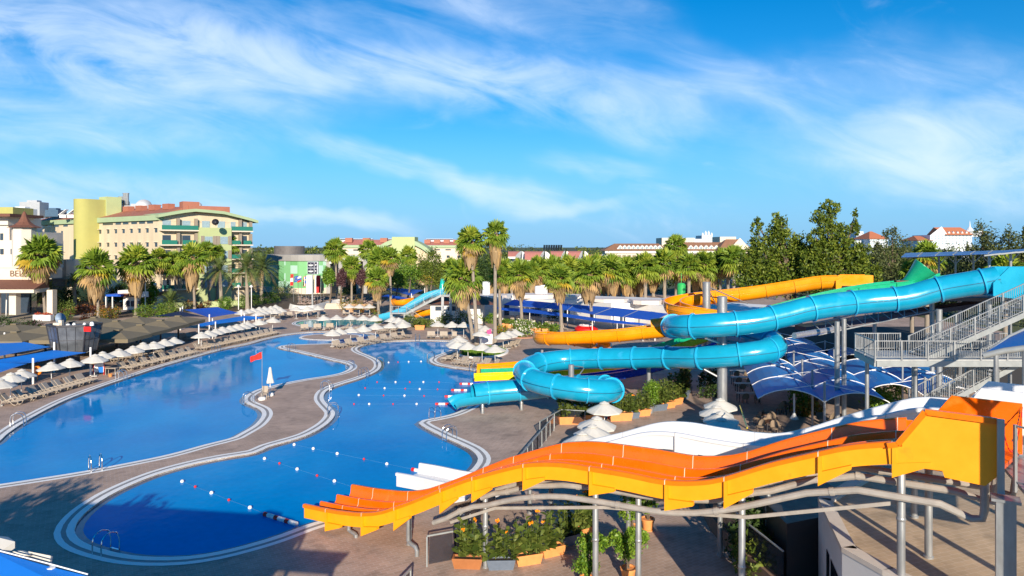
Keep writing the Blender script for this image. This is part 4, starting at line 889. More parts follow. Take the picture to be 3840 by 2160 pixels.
for k in range(n+1):
    f=k/n; x=-1.0*f; dz=-.45*f; w=.09*math.sin(f*7)
    for j in range(4): vs.append(fp+Vector((x-.05,w+.03*j,4.05+dz-(.55-.12*f)*j/3+.03*math.sin(f*9+j))))
mb.add(vs,[(k*4+j,k*4+j+1,(k+1)*4+j+1,(k+1)*4+j) for k in range(n) for j in range(3)]); mb.build('flag',mat('red_flag_cloth',(.80,.03,.015),.7,var=.1),t,smooth='all')
mb=MB(); mb.lathe(fp,[(.30,0),(.32,.1),(.26,.22),(.0,.24)],14); mb.build('base',m_white,t,smooth=True)
ch=fp+Vector((.1,.35,0)); t=thing('lifeguard_chair','small taupe chair behind the red flag pole','chair',ch)
for x in (-.22,.22):
    for y in (-.2,.2): mb=MB(); mb.beam(ch+Vector((x,y,0)),ch+Vector((x,y,.45)),.045,.045); mb.build('leg',m_lounge,t)
mb=MB(); mb.box(ch+Vector((0,0,.46)),(.52,.48,.05)); mb.build('seat',m_lounge,t)
mb=MB(); mb.box(ch+Vector((-.05,.24,.78)),(.5,.05,.55)); mb.build('backrest',m_lounge,t)
for x in (-.26,.26): mb=MB(); mb.beam(ch+Vector((x,-.2,.66)),ch+Vector((x,.22,.66)),.05,.04); mb.build('armrest',m_lounge,t)
# ---- sun loungers
def make_lounger():
    t=thing('sun_lounger','taupe lounger','sun lounger'); w=.34
    mb=MB(); mb.box((.32,0,.33),(1.22,.60,.04)); mb.build('seat',m_lounge,t)
    M=Matrix.Rotation(R(52),3,'Y'); mb=MB(); mb.box((-.50,0,.62),(.74,.60,.04),rot=M); mb.build('backrest',m_lounge,t)
    for s in (-1,1):
        mb=MB(); mb.tube([(-.35,s*w,.36),(.45,s*w,.36),(.95,s*w,.34)],.03,6); mb.build('side_rail',m_lounge,t)
        mb=MB(); mb.tube(catmull([(-.50,s*w,.02),(-.36,s*w,.20),(-.2,s*w,.42),(.1,s*w,.50),(.3,s*w,.36)],.12),.028,6); mb.build('armrest',m_lounge,t)
        mb=MB(); mb.tube(catmull([(.30,s*w,.34),(.55,s*w,.10),(.70,s*w,.03),(.82,s*w,.12),(.92,s*w,.33)],.12),.026,6); mb.build('leg',m_lounge,t)
    return t
LNG=make_lounger(); lused=[]
def lounger(p,ang,label,group,rng):
    o=LNG if not lused else copy_tree(LNG); lused.append(1); o.location=(p.x,p.y,0); o.rotation_euler=(0,0,ang+rng.uniform(-.08,.08)); o['label']=label; o['category']='sun lounger'; o['group']=group
def lrow(a,b,n,desc,group,face=None,pair=True,seed=0):
    a=G(a,.3);b=G(b,.3); rng=random.Random(seed+n); d=(b-a)
    for k in range(n):
        f=(k+.5)/n; f+= (.22/n)*(1 if k%2==0 else -1) if pair else 0
        p=a.lerp(b,f); p.z=0
        if face is None: e,o_,t_=nearest_edge(p); v=Vector((e.x-p.x,e.y-p.y)); ang=math.atan2(-o_.y,-o_.x)
        else: ang=R(face)
        lounger(p,ang,f'taupe lounger, {ORD[k]} from left {desc}',group,rng)
lrow((12,1512),(338,1420),14,'in the nearest row on the left shore','loungers on the left shore')
lrow((452,1383),(725,1318),15,'in the second stretch of the left shore row','loungers on the left shore')
lrow((738,1308),(1030,1246),25,'in the far stretch of the left shore row','loungers on the left shore')
lrow((398,1350),(600,1318),9,'in the second row behind the notice board','loungers in the second row',face=-20)
lrow((676,1272),(958,1221),16,'in the second row by the blue awning strip','loungers in the second row',face=-20)
lrow(FT(290,1032),FT(880,1018),14,'in the curved row beyond the kids pool','loungers beyond the kids pool',face=-60)
lrow(FT(585,1162),FT(965,1148),6,'in the row between kids pool and lagoon','loungers by the lagoon',face=-75)
lrow(FT(1000,1152),FT(1400,1160),6,'in the right part of the row behind the spit umbrellas','loungers by the lagoon',face=-150)
lrow(C(930,160),C(1680,52),13,'in the long row on the spit','loungers on the spit',face=-35)
lrow(FT(1400,1185),FT(1640,1165),5,'in the slanted row behind the spit umbrellas','loungers behind the spit',face=-160)
lrow(FT(1860,1235),FT(2180,1240),5,'on the far shore of the right pool','loungers on the far shore',face=-85)
lrow(FT(1010,1010),FT(1330,1002),6,'before the orange flower bed','loungers by the flower bed',face=-80)
lrow(C(2070,290),C(2190,250),4,'at the left end of the round lawn','loungers by the round lawn',face=-165)
lrow(C(2170,315),C(2560,350),7,'in front of the round lawn','loungers by the round lawn',face=-140)
lrow(M5(1480,890),M5(1980,950),7,'under the left half of the long blue shade','loungers under the long blue shade',face=-70)
lrow(M5(2180,960),M5(2560,1030),5,'under the right half of the long blue shade','loungers under the long blue shade',face=-70)
lrow(M5(1380,1400),M5(1600,1330),6,'in the upended stack beside the round lawn','stacked loungers',face=-150)
lrow((2395,1268),(2480,1262),3,'behind the green chute','loungers behind the green chute',face=-70)

mb=MB(); mb.prism([(27.5,66),(52,63),(52,86),(30,86)],0,2.9); tag(mb.build('dark_block',mat('dark_matt_finish',(.018,.02,.026),.85,var=.3,scale=.5)),'dark flat topped block behind the truss under the launch deck','building')  # plain dark matt block filling the area behind the truss
# ================================================================== vegetation
lf_fan=leafmat('fan_leaf_green',(.085,.16,.014),(.17,.265,.025),(.33,.38,.04))
lf_yel=leafmat('fan_leaf_yellow',(.28,.28,.02),(.46,.38,.03),(.55,.34,.04))
lf_dead=leafmat('dead_frond_tan',(.30,.20,.10),(.46,.32,.17),(.56,.36,.15),.8)
lf_date=leafmat('date_frond',(.07,.115,.03),(.13,.18,.05),(.20,.24,.07))
lf_tree=leafmat('tree_leaf',(.05,.085,.012),(.11,.155,.022),(.22,.26,.04))
lf_big=leafmat('big_tree_leaf',(.05,.085,.010),(.115,.17,.016),(.25,.29,.032))
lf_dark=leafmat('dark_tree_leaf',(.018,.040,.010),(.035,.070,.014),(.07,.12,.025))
lf_con=leafmat('conifer_leaf',(.045,.065,.02),(.09,.115,.035),(.16,.18,.055))
lf_bri=leafmat('bright_shrub_leaf',(.06,.14,.010),(.12,.23,.018),(.22,.33,.03))
lf_red=leafmat('red_shrub_leaf',(.12,.05,.012),(.28,.08,.02),(.36,.17,.03))
lf_pur=leafmat('purple_shrub_leaf',(.055,.025,.03),(.11,.05,.06),(.17,.09,.09))
lf_oran=leafmat('orange_shrub_leaf',(.16,.10,.015),(.34,.15,.02),(.45,.24,.03))
lf_can=leafmat('canna_leaf',(.045,.075,.014),(.095,.135,.024),(.18,.21,.045),.4)
lf_pot=leafmat('potted_leaf',(.08,.17,.015),(.15,.27,.025),(.26,.37,.045),.4)
m_flow=mat('orange_canna_flower',(.95,.30,.005),.6,var=.15)
def fan_crown(seed,n=40,yellow=.12,tan=0):
    rng=random.Random(seed); mb=MB()
    for i in range(n):
        f=i/(n-1); az=i*2.39996+rng.uniform(-.3,.3); el=R(84-138*f**.9)+rng.uniform(-.14,.14)
        d=Vector((math.cos(az)*math.cos(el),math.sin(az)*math.cos(el),math.sin(el))); pl=rng.uniform(.36,.50)
        hub=d*pl; hub.z-=.06*math.cos(el); side=d.cross(Vector((0,0,1))); side=side.normalized() if side.length>.05 else Vector((math.cos(az+1.57),math.sin(az+1.57),0))
        nrm=side.cross(d).normalized(); tw=rng.uniform(-.5,.5); s2=side*math.cos(tw)+nrm*math.sin(tw); n2=d.cross(s2)
        sz=rng.uniform(.46,.62); m=1 if (f>.72 and rng.random()<yellow*3.2) or rng.random()<yellow*.12 else 0
        if f>.76 and tan and rng.random()<tan: m=2
        a=Vector((0,0,-.02)); w=s2*.012; mb.add([a-w,a+w,hub+w,hub-w],[(0,1,2,3)],m)
        K_=19; vs=[hub]; fs=[]
        for k in range(K_+1):
            t=R(-108+216*k/K_); q=hub+(d*math.cos(t)+s2*math.sin(t))*sz*.64+n2*(.03*(1 if k%2 else -1)); q.z-=.03; vs.append(q)
        for k in range(K_):
            t=R(-108+216*(k+.5)/K_); q=hub+(d*math.cos(t)+s2*math.sin(t))*sz*rng.uniform(.86,1.06); q.z-=(.08+.20*f)*rng.uniform(.6,1.2)*abs(math.cos(el)+.15); vs.append(q)
        for k in range(K_): fs.append((0,1+k,2+k)); fs.append((1+k,2+K_+k,2+k))
        mb.add(vs,fs,m)
    return mb
def skirt_mesh(seed,n=120):
    rng=random.Random(seed); mb=MB()
    for i in range(n):
        az=rng.uniform(0,6.283); z0=-rng.uniform(0,.5)**1.2; L_=rng.uniform(.38,.62); r0=.30+.08*rng.random(); r1=(.42-.16*abs(z0-L_))*rng.uniform(.8,1.15)
        w=rng.uniform(.035,.075); c=Vector((math.cos(az),math.sin(az),0)); s=Vector((-c.y,c.x,0))
        p=[c*.10+Vector((0,0,z0+.12)),c*r0*1.15+Vector((0,0,z0-L_*.25)),c*r1*1.05+Vector((0,0,z0-L_*.7)),c*r1*.9+Vector((0,0,max(z0-L_,-1.03)))]
        ww=[.01,w,w*1.3,w*.35]; vs=[]
        for q,x in zip(p,ww): vs+=[q-s*x,q+s*x]
        mb.add(vs,[(0,1,3,2),(2,3,5,4),(4,5,7,6)])
    return mb
def date_crown(seed,n=46):
    rng=random.Random(seed); mb=MB()
    for i in range(n):
        f=i/(n-1); az=i*2.39996+rng.uniform(-.2,.2); el=R(80-115*f); Ln=rng.uniform(.85,1.05); pts=[]
        for k in range(8):
            t=k/7; pts.append(Vector((math.cos(az)*math.cos(el)*t*Ln,math.sin(az)*math.cos(el)*t*Ln,math.sin(el)*t*Ln-.55*t*t*Ln*(.35+.65*math.cos(el)))))
        s=Vector((-math.sin(az),math.cos(az),0)); 
        for k in range(7):
            mb.add([pts[k]-s*.01,pts[k]+s*.01,pts[k+1]+s*.008,pts[k+1]-s*.008],[(0,1,2,3)])
            for j in range(3):
                q=pts[k].lerp(pts[k+1],j/3); d=(pts[k+1]-pts[k]).normalized(); ll=.22*math.sin(math.pi*(k+j/3+1)/8.6)
                for sg in (-1,1):
                    tip=q+d*ll*.75+s*sg*ll*.75+Vector((0,0,ll*.25)); mb.add([q,q+d*.03,tip],[(0,1,2)],1 if f>.93 else 0)
    return mb
PC=[fan_crown(i,n=46,yellow=y,tan=tn).build('crown',[lf_fan,lf_yel,lf_dead],origin=(0,0,0)) for i,y,tn in ((1,.04,.45),(2,.015,.1),(3,.11,.75),(4,.02,.2))]
PS=[skirt_mesh(i).build('skirt',lf_dead,origin=(0,0,0)) for i in (11,12)]
PD=[date_crown(i).build('crown',[lf_date,lf_dead],origin=(0,0,0)) for i in (21,22)]
for o in PC+PS+PD: COL.objects.unlink(o)
pcount=[0]
def palm(label,base,cx,top,w,skirt=None,var=0,Y=None,kind='fan',group='fan palms',tr=.20,shag=False,name='fan_palm'):
    b=G(base) if Y is None else Vector(((base[0]-1920)/F*Y,Y,0)); Y=b.y; pcount[0]+=1; rng=random.Random(pcount[0])
    Rr=w/2*Y/F; zt=H-(top-YH)*Y/F; cz=zt-Rr*.80; cxw=(cx-1920)/F*Y
    t=thing(name,label,'palm tree',(b.x,b.y,0),group)
    n=9; pts=[]; rs=[]
    for k in range(n+1):
        f=k/n; pts.append(Vector((b.x+(cxw-b.x)*(f**1.25),b.y,cz*f))); rs.append((tr*(1.35-.45*f) if k>0 else tr*1.7)*(1+(.45*f*rng.uniform(.6,1.3) if shag else 0)))
    mb=MB(); mb.tube(pts,rs,10); mb.build('trunk',m_trunk,t,smooth=True)
    src=(PD if kind=='date' else PC)[var%(2 if kind=='date' else 4)]; c=src.copy(); COL.objects.link(c); c.parent=t; c.location=(cxw-b.x,0,cz); s=Rr/.86; c.scale=(s,s,s*(1.05 if kind=='fan' else 1.0)); c.rotation_euler=(rng.uniform(-.08,.08),rng.uniform(-.08,.08),rng.uniform(0,6.28)); c.name='crown'
    if skirt:
        z1=H-(skirt-YH)*Y/F; k=PS[pcount[0]%2].copy(); COL.objects.link(k); k.parent=t; Ls=max(cz-z1,.8); sw=min(Rr*.80,Ls*.70)*1.35+.15; k.location=(cxw-b.x,0,cz-.05*Rr); k.scale=(sw,sw,Ls); k.rotation_euler=(0,0,rng.uniform(0,6)); k.name='skirt'
    return t
for a in (('fan palm with broad tan skirt hiding the building lettering',(170,1198),150,894,150,1091,2),('fan palm with round yellow green leaf beside the kiosk canopy',(369,1197),361,950,138,1147,0),('fan palm with the golden dead skirt standing before the white kiosk',(509,1182),511,929,140,1121,2),
    ('slim fan palm between the golden one and the hotel balconies',(607,1150),598,936,80,1030,1),('fan palm with green crown right of the slim one',(663,1146),650,948,92,1010,1),('fan palm with long pale skirt before the hotel bays',(730,1160),720,924,112,1095,0),
    ('small crowned fan palm just right of the long pale skirt',(786,1140),772,910,72,None,1),('short crowned palm left of the tall one by the hotel corner',(815,1136),812,922,62,None,3),('tall slender fan palm at the right corner of the hotel',(864,1130),860,888,78,None,1),
    ('tall palm before the green glazed building with small crown',(1265,1134),1256,900,88,985,1),('palm crown before the red roofed wing, trunk hidden',(1381,1122),1381,905,76,None,1),('squat fan palm with square straw skirt beside the flags',(1319,1137),1318,966,84,1068,3),
    ('fan palm with longest straw skirt behind the flower bed umbrellas',(1420,1192),1413,1008,92,1135,2),('leafy palm directly above the longest straw skirt',(1425,1142),1428,935,120,None,3),('palm with orange skirt left of the kids slide shade',(1466,1176),1462,934,84,1042,2),
    ('palm left of the brown trunked one by the red roof',(1535,1085),1530,928,76,None,3),('palm with thin brown trunk leaning at the red roof',(1567,1064),1560,930,72,None,1),('tall palm with wide tan skirt left of the tallest palm',(1788,1290),1765,858,118,1016,2),
    ('leaning palm with round fan leaves beside the white hut',(1774,1286),1735,985,150,1165,0),('tallest palm with windswept crown at the middle of the picture',(1856,1290),1858,835,104,1009,1),('thin palm partly behind the tallest one',(1876,1231),1872,1000,84,1083,2),
    ('palm with drooping straw skirt above the left end of the long blue shade',(1958,1234),1947,985,112,1128,0),('palm with straw skirt before the middle of the long blue shade',(2106,1247),2098,998,112,1147,2),('palm with straw skirt nearest the red drinks stand',(2221,1236),2206,975,132,1147,0)):
    palm(a[0],a[1],a[2],a[3],a[4],a[5],a[6])
for i,(x,top,w,sk,sh) in enumerate(((1690,975,80,1090,0),(1838,985,80,1110,0),(1890,978,85,1112,0),(1995,985,75,1110,0),(2016,968,85,1115,0),(2075,972,95,1112,0),(2130,965,95,1118,0),(2165,978,90,1114,0),(2240,962,92,1117,0),(2295,968,98,1118,0),(2350,972,95,1118,0),(2395,968,92,1118,0),(2420,955,95,None,1),(2492,945,98,None,1),(2534,888,78,None,0),(2583,958,92,None,1),(2640,950,95,1090,1),(2702,945,95,None,1),(2752,930,95,None,0))):
    palm('tall palm rising high above the palm row behind the shade' if x==2534 else f'stocky fan palm, {ORD[i]} from the left in the row behind the long blue shade',(x,1121-(i%3)*4),x,top,w*1.15,sk,(i*7+1)%4,group='fan palms behind the long blue shade',tr=.30 if x!=2534 else .2,shag=sh)
for i,(x,top,w) in enumerate(((1600,985,80),(1665,990,75),(1760,985,80),(1920,990,80),(1970,985,85),(2045,982,85),(2105,985,85),(2195,985,85),(2265,985,85),(2322,985,85),(2372,980,85),(2450,975,85),(2555,970,85),(2612,968,85),(2672,962,85),(2730,955,85))):
    palm(f'fan palm, {ORD[i]} from left in the second row of the palm belt',(x,1112),x,top,w*1.1,1100 if i%3 else None,(i*5+2)%4,group='second row of the palm belt',tr=.28,shag=bool(i%2))
for a in (('feathery date palm before the hotel terrace',(830,1157),825,966,120,0),('large feathery date palm right of the hotel',(928,1162),924,940,165,1),('date palm overlapping the green glazed wall',(980,1128),985,948,140,0),('young feathery palm with orange trunk in the left garden',(281,1172),278,1020,86,1),('young feathery palm behind the leaning white post',(180,1185),178,1048,120,0)):
    palm(a[0],a[1],a[2],a[3],a[4],None,a[5],kind='date',group='date palms',tr=.30,name='date_palm')
for a in (('fan palm under the blue panel roof behind the green slide mouth',(3476,1100),3476,918,120,0,78),('fan palm at the right edge under the panel roof',(3770,1100),3770,960,150,1,74),('low fan palm leaf cluster left of the green slide mouth',(3420,1100),3420,985,90,3,80)):
    palm(a[0],a[1],a[2],a[3],a[4],None,a[5],Y=a[6],group='palms behind the launch deck')
# ---- leaf clouds
def cloud(name,blobs,n,size,mats,seed,par=None,clump=.16,surf=.55,kind=None,flat=1.0,per=26):
    rng=np.random.default_rng(seed); vol=np.array([b[1][0]*b[1][1]*b[1][2] for b in blobs])**.67; vol/=vol.sum(); P=[];
    for (c,r),f in zip(blobs,vol):
        m=max(8,int(n*f)); k=max(3,m//per)
        d=rng.normal(size=(k,3)); d/=np.linalg.norm(d,axis=1)[:,None]; rad=rng.uniform(surf,1.0,size=(k,1))**.7
        cc=np.array(c)+d*rad*np.array(r); idx=rng.integers(0,k,size=m); P.append(cc[idx]+rng.normal(size=(m,3))*np.array(r)*clump)
    P=np.concatenate(P); m=len(P); P[:,2]=np.maximum(P[:,2],.05)
    a=rng.normal(size=(m,3)); a/=np.linalg.norm(a,axis=1)[:,None]; b=np.cross(a,rng.normal(size=(m,3))); b/=np.linalg.norm(b,axis=1)[:,None]
    s=size*rng.uniform(.6,1.3,size=(m,1)); a*=s; b*=s*.55
    V_=np.stack([P-a,P-b*.9,P+a,P+b*.9],axis=1).reshape(-1,3)
    me=bpy.data.meshes.new(name); o0=np.array(wloc(par)) if par is not None else np.array([P[:,0].mean(),P[:,1].mean(),max(P[:,2].min(),0)])
    me.vertices.add(4*m); me.vertices.foreach_set('co',(V_-o0).ravel()); me.loops.add(4*m); me.loops.foreach_set('vertex_index',np.arange(4*m)); me.polygons.add(m); me.polygons.foreach_set('loop_start',np.arange(0,4*m,4)); 
    ms=mats if isinstance(mats,(list,tuple)) else [mats]
    for q in ms: me.materials.append(q)
    if len(ms)>1: me.polygons.foreach_set('material_index',rng.integers(0,len(ms),size=m).astype(np.int32))
    me.update(calc_edges=True); o=bpy.data.objects.new(name,me); COL.objects.link(o)
    if par is not None: o.parent=par
    else: o.location=Vector(o0.tolist())
    if kind: o['kind']=kind
    return o
def tree(label,base,blobs,n,size,m,seed,name='broadleaf_tree',group=None,tr=.3,clump=.16,cat='tree',limbs=True,surf=.5):
    t=thing(name,label,cat,base,group); b=Vector(base); mb=MB(); rng=random.Random(seed); top=max(blobs,key=lambda q:q[0][2]); tc=Vector(top[0])
    pth=catmull([b,b.lerp(tc,.4)+Vector((rng.uniform(-.3,.3),0,0)),tc],1.2); mb.tube(pth,[tr*(1.2-.95*i/len(pth)) for i in range(len(pth))],8)
    if limbs:
        for c,r in blobs:
            c=Vector(c); s=b.lerp(tc,rng.uniform(.3,.6)); mb.tube([s,s.lerp(c,.6)+Vector((0,0,.3)),c+Vector((0,0,r[2]*.5))],[tr*.5,tr*.3,tr*.1],6)
    mb.build('trunk',m_bark,t,smooth=True); cloud('crown',blobs,n,size,m,seed,t,clump=clump,surf=surf); return t
def blobs_px(lst,Y,dep=.8):
    out=[]
    for x,y,rx,ry in lst: c=K((x,y),Y); out.append(((c.x,c.y+random.Random(x*7+y).uniform(-.6,.6),c.z),(rx*Y/F,rx*Y/F*dep,ry*Y/F)))
    return out
b1=blobs_px([(2855,968,62,60),(2912,906,55,60),(2921,850,32,48),(2965,932,52,60),(2877,1021,70,55),(2965,1021,70,55),(2842,900,30,40),(2815,1010,42,50),(3000,970,45,60),(2835,845,22,28),(2915,815,20,22),(2800,1050,50,40),(2900,1060,70,40),(3010,1050,60,45),(3020,930,45,50),(2790,990,30,40)],86)
tree('large bushy tree with ragged top behind the yellow flume, left of the pair',(37,86,0),b1,19000,.20,lf_big,31,tr=.45,clump=.17)
b2=blobs_px([(3090,960,60,60),(3110,880,50,50),(3090,820,42,45),(3150,900,45,55),(3190,960,45,60),(3180,1030,70,55),(3080,1030,70,55),(3115,775,34,26),(3200,815,16,30),(3200,860,24,28),(3250,1020,45,45),(3055,900,26,40),(3060,1060,60,40),(3160,1065,70,40),(3260,1060,50,40),(3230,950,35,40),(3040,985,50,50)],83)
tree('taller airy tree with open top right of the pair behind the tube',(40,83,0),b2,19000,.19,lf_big,32,tr=.42,clump=.15)
for lb,x,top,w,Y,sd in (('olive conifer left of the panel roof',3352,845,130,140,41),('dark conifer right of the white blocks',3290,900,80,150,46),('broad conifer behind the panel roof beside the red roofed hotel',3690,815,125,120,42),('round conifer at the right edge above the panel roof',3790,848,120,118,43),('dark pine tip at the right frame edge',3850,822,60,110,44),('low olive tree between the conifers',3520,925,140,130,45),('low olive tree behind the roof posts',3620,940,150,125,47)):
    zt=H-(top-YH)*Y/F; r=w/2*Y/F; c=((x-1920)/F*Y,Y); bl=[((c[0],c[1],zt*.30),(r*1.1,r,zt*.27)),((c[0]-r*.3,c[1],zt*.56),(r*.9,r*.8,zt*.22)),((c[0]+r*.3,c[1],zt*.70),(r*.72,r*.6,zt*.18)),((c[0]-r*.1,c[1],zt*.86),(r*.45,r*.4,zt*.13)),((c[0]+r*.75,c[1],zt*.5),(r*.5,r*.4,zt*.14)),((c[0]-r*.7,c[1],zt*.7),(r*.3,r*.3,zt*.10))]
    tree(lb,(c[0],c[1],0),bl,6500,.22,lf_con,sd,name='conifer',tr=.35,clump=.2,surf=.3)
for lb,x,top,bot,w,Y,sd,m in (('round grey green tree with pale trunk above the kids slide',1612,924,1070,85,150,51,lf_tree),('leafy bush tree left of the pale trunked one',1520,985,1075,110,148,52,lf_bri),('green tree behind the straw skirt palms',1478,1010,1080,90,150,53,lf_tree),('dark tree behind the tallest palm',1822,960,1085,80,140,54,lf_dark),('dark tree just left of the windswept palm trunk',1800,985,1090,60,135,55,lf_dark),('clipped green topiary before the green glazed building',1233,1003,1068,42,150,56,lf_bri),('purple leaved bush beside the topiary',1280,1008,1075,34,150,57,lf_pur),('second purple bush right of the squat palm',1356,1010,1070,38,152,58,lf_pur),('green bush tree behind the green hotel shade',1660,1010,1080,70,150,59,lf_tree),('bright green tree beside the kiosk',560,1050,1150,60,140,60,lf_bri),('dark tree behind the young orange trunked palm',240,1080,1170,120,135,61,lf_dark),('dark green bush behind the kiosk roof',455,1060,1140,90,150,62,lf_dark)):
    zt=H-(top-YH)*Y/F; zb=max(H-(bot-YH)*Y/F,.4); r=w/2*Y/F; x0=(x-1920)/F*Y; h=(zt-zb)/2
    bl=[((x0,Y,zb+h),(r,r*.8,h)),((x0-r*.45,Y,zb+h*.7),(r*.6,r*.6,h*.6)),((x0+r*.4,Y,zb+h*1.2),(r*.6,r*.6,h*.6))]
    tree(lb,(x0,Y,0),bl,3200,.20,m,sd,tr=.22,limbs=False,group='garden trees')
def shrub(label,p0,p1,w,h,m,seed,n=900,name='shrub',size=.13,group=None,z=0,flow=None):
    a,b=G(p0),G(p1); k=max(1,int((b-a).length/(w*.9))); bl=[]; rng=random.Random(seed)
    for i in range(k+1): c=a.lerp(b,i/max(k,1)); hh=h*rng.uniform(.8,1.15); bl.append(((c.x,c.y,z+hh*.5),(w*.62,w*.55,hh*.5)))
    o=cloud(name,bl,n,size,m,seed,clump=.22,surf=.6); return tag(o,label,'shrub' if name!='hedge' else 'hedge',group)
for i,a in enumerate((('orange red hedge mound in the left garden',M1(1250,900),M1(1850,880),2.6,2.6,lf_oran,2600),('crimson low hedge strip below the orange mound',M1(1330,985),M1(2120,900),1.6,1.5,[lf_red,lf_pur],2200),('green shrub left of the orange mound',M1(1080,960),M1(1220,960),2.0,2.2,lf_bri,1000),('purple flower border in front of the pale path',M1(1660,1080),M1(1980,1030),1.2,1.1,[lf_pur,lf_red],900),('mixed yellow green shrub right of the second palm',M1(2030,1080),M1(2330,1040),1.8,1.8,[lf_oran,lf_tree],1400),
   ('green bush at the left edge behind the brown canopy',M1(60,1300),M1(330,1290),2.0,2.0,lf_dark,1200),('rounded green bush behind the booth top',M1(1280,1150),M1(1400,1150),1.5,3.4,lf_tree,900),('purple dark hedge behind the brown canopies',M1(330,1330),M1(760,1230),1.5,1.3,[lf_pur,lf_dark],1400),
   ('large green bush below the cycad palm',M2(320,700),M2(760,690),2.6,2.6,[lf_bri,lf_tree],3000),('bright green hedge beneath the date palms',M2(1960,530),M2(2360,520),2.4,2.8,lf_bri,2600),('rust brown low hedge left of the date palm',M2(1180,540),M2(1840,470),1.6,1.6,[lf_oran,lf_pur],2000),('bright hedge right of the second date palm',FT(150,920),FT(340,900),2.0,2.4,lf_bri,2000),('dark bush between date palm trunks',M2(2420,520),M2(2560,500),1.8,2.4,lf_dark,900),('round bush on a stem below the glazed wall',FT(370,860),FT(450,850),2.4,4.0,lf_tree,1500),
   ('green planting under the topiary',FT(840,800),FT(1000,800),2.4,2.6,lf_bri,1500),('green planting before the squat palm',FT(1030,820),FT(1220,800),2.4,2.4,lf_tree,1600),('green shrub at the left of the orange flower bed',FT(1060,985),FT(1180,990),1.8,2.8,[lf_tree,lf_oran],1500),('flower bed of orange and green behind three umbrellas',FT(1180,1000),FT(1350,1000),1.6,1.6,[lf_tree,lf_red],1200),('bush under the kids slide landing',M6(200,1240),M6(400,1230),1.5,1.8,lf_tree,1000),('oleander clump left of the orange planter by the hut',M6(820,1330),M6(980,1330),1.6,1.7,lf_tree,1000),('oleander clump right of the orange planter by the hut',M6(1040,1330),M6(1230,1330),1.5,1.5,lf_tree,1000),
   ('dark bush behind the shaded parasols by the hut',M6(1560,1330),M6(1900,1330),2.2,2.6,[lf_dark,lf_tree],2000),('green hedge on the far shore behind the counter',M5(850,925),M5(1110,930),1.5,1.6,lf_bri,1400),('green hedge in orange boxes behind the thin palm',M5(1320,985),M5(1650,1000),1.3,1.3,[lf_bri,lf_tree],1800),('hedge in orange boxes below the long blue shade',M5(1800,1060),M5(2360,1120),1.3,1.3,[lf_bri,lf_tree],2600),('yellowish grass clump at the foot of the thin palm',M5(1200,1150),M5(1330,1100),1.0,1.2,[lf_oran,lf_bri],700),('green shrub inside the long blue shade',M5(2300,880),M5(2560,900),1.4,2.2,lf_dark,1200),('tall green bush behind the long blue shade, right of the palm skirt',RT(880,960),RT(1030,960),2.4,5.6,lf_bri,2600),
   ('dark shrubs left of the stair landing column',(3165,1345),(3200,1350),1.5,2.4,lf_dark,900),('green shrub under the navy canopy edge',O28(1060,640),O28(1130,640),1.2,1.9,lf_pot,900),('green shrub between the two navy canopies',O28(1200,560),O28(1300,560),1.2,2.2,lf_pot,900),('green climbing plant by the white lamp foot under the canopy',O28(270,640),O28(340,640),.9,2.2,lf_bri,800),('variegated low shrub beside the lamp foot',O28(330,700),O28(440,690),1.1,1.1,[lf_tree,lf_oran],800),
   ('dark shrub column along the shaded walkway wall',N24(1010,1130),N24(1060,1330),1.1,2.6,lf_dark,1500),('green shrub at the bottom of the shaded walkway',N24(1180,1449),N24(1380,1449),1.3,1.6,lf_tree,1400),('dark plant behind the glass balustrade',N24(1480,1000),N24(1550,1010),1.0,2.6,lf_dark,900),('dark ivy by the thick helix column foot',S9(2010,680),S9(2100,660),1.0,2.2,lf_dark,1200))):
    shrub(a[0],a[1],a[2],a[3],a[4],a[5],100+i,n=a[6],name='hedge' if 'hedge' in a[0] else 'shrub')
# white flowering shrub with a ring of edging
c=G(M5(1730,1200)); o=cloud('flowering_shrub',[((c.x,c.y,1.2),(1.5,1.3,1.1)),((c.x-.6,c.y,1.6),(.8,.8,.8)),((c.x+.7,c.y,1.7),(.8,.8,.8))],2200,.13,[lf_tree,lf_bri,lf_bri,mat('white_petal',(.75,.72,.62),.7)],77,clump=.22); tag(o,'shrub with white flowers in a round edged bed','shrub')
mb=MB(); mb.lathe((c.x,c.y,0),[(1.75,0),(1.75,.14),(1.55,.14),(1.55,.05),(0,.05)],24); struct(mb.build('flower_bed',mat('terracotta_edging',(.42,.20,.12),.8)))
# cycad in the left garden
c=G((640,1172)); t=thing('cycad_palm','low spreading feathery palm without trunk beside the blue sail','palm tree',c)
s=PD[1].copy(); COL.objects.link(s); s.parent=t; s.location=(0,0,1.9); s.scale=(3.9,3.9,3.6); s.name='crown'; mb=MB(); mb.lathe(c,[(.5,0),(.45,1.9)],10); mb.build('trunk',m_trunk,t)
# lawn bed, kerb and soil beds
def bed(name,pts,m,z=.02,kerb=None):
    p=[G(q) for q in pts]; p=catmull(p,.5,True); p=p if area2(p)>0 else p[::-1]; mb=MB(); mb.add(*fill(p,[],z)); struct(mb.build(name,m,origin=(0,0,0)))
    if kerb:
        mb=MB(); q=offset(p,.28); ring(mb,p,q,kerb,kerb); ring(mb,p,p,0,kerb); ring(mb,q,q,kerb,0); 
        struct(mb.build('kerb',m_cope,origin=(0,0,0)))
    return p
m_grass=mat('lawn_grass',(.10,.20,.02),.9,var=.35,scale=6,bump=.6,world=True)
lawn=bed('lawn',[C(2215,245),C(2250,190),C(2400,170),C(2560,172),C(2640,185),C(2680,215),C(2640,245),C(2540,268),C(2380,275),C(2270,268)],m_grass,.16,.2)
rg=np.random.default_rng(5); A_=np.array([(p[0],p[1]) for p in lawn]); mn,mx_=A_.min(0),A_.max(0); mb=MB(); cnt=0
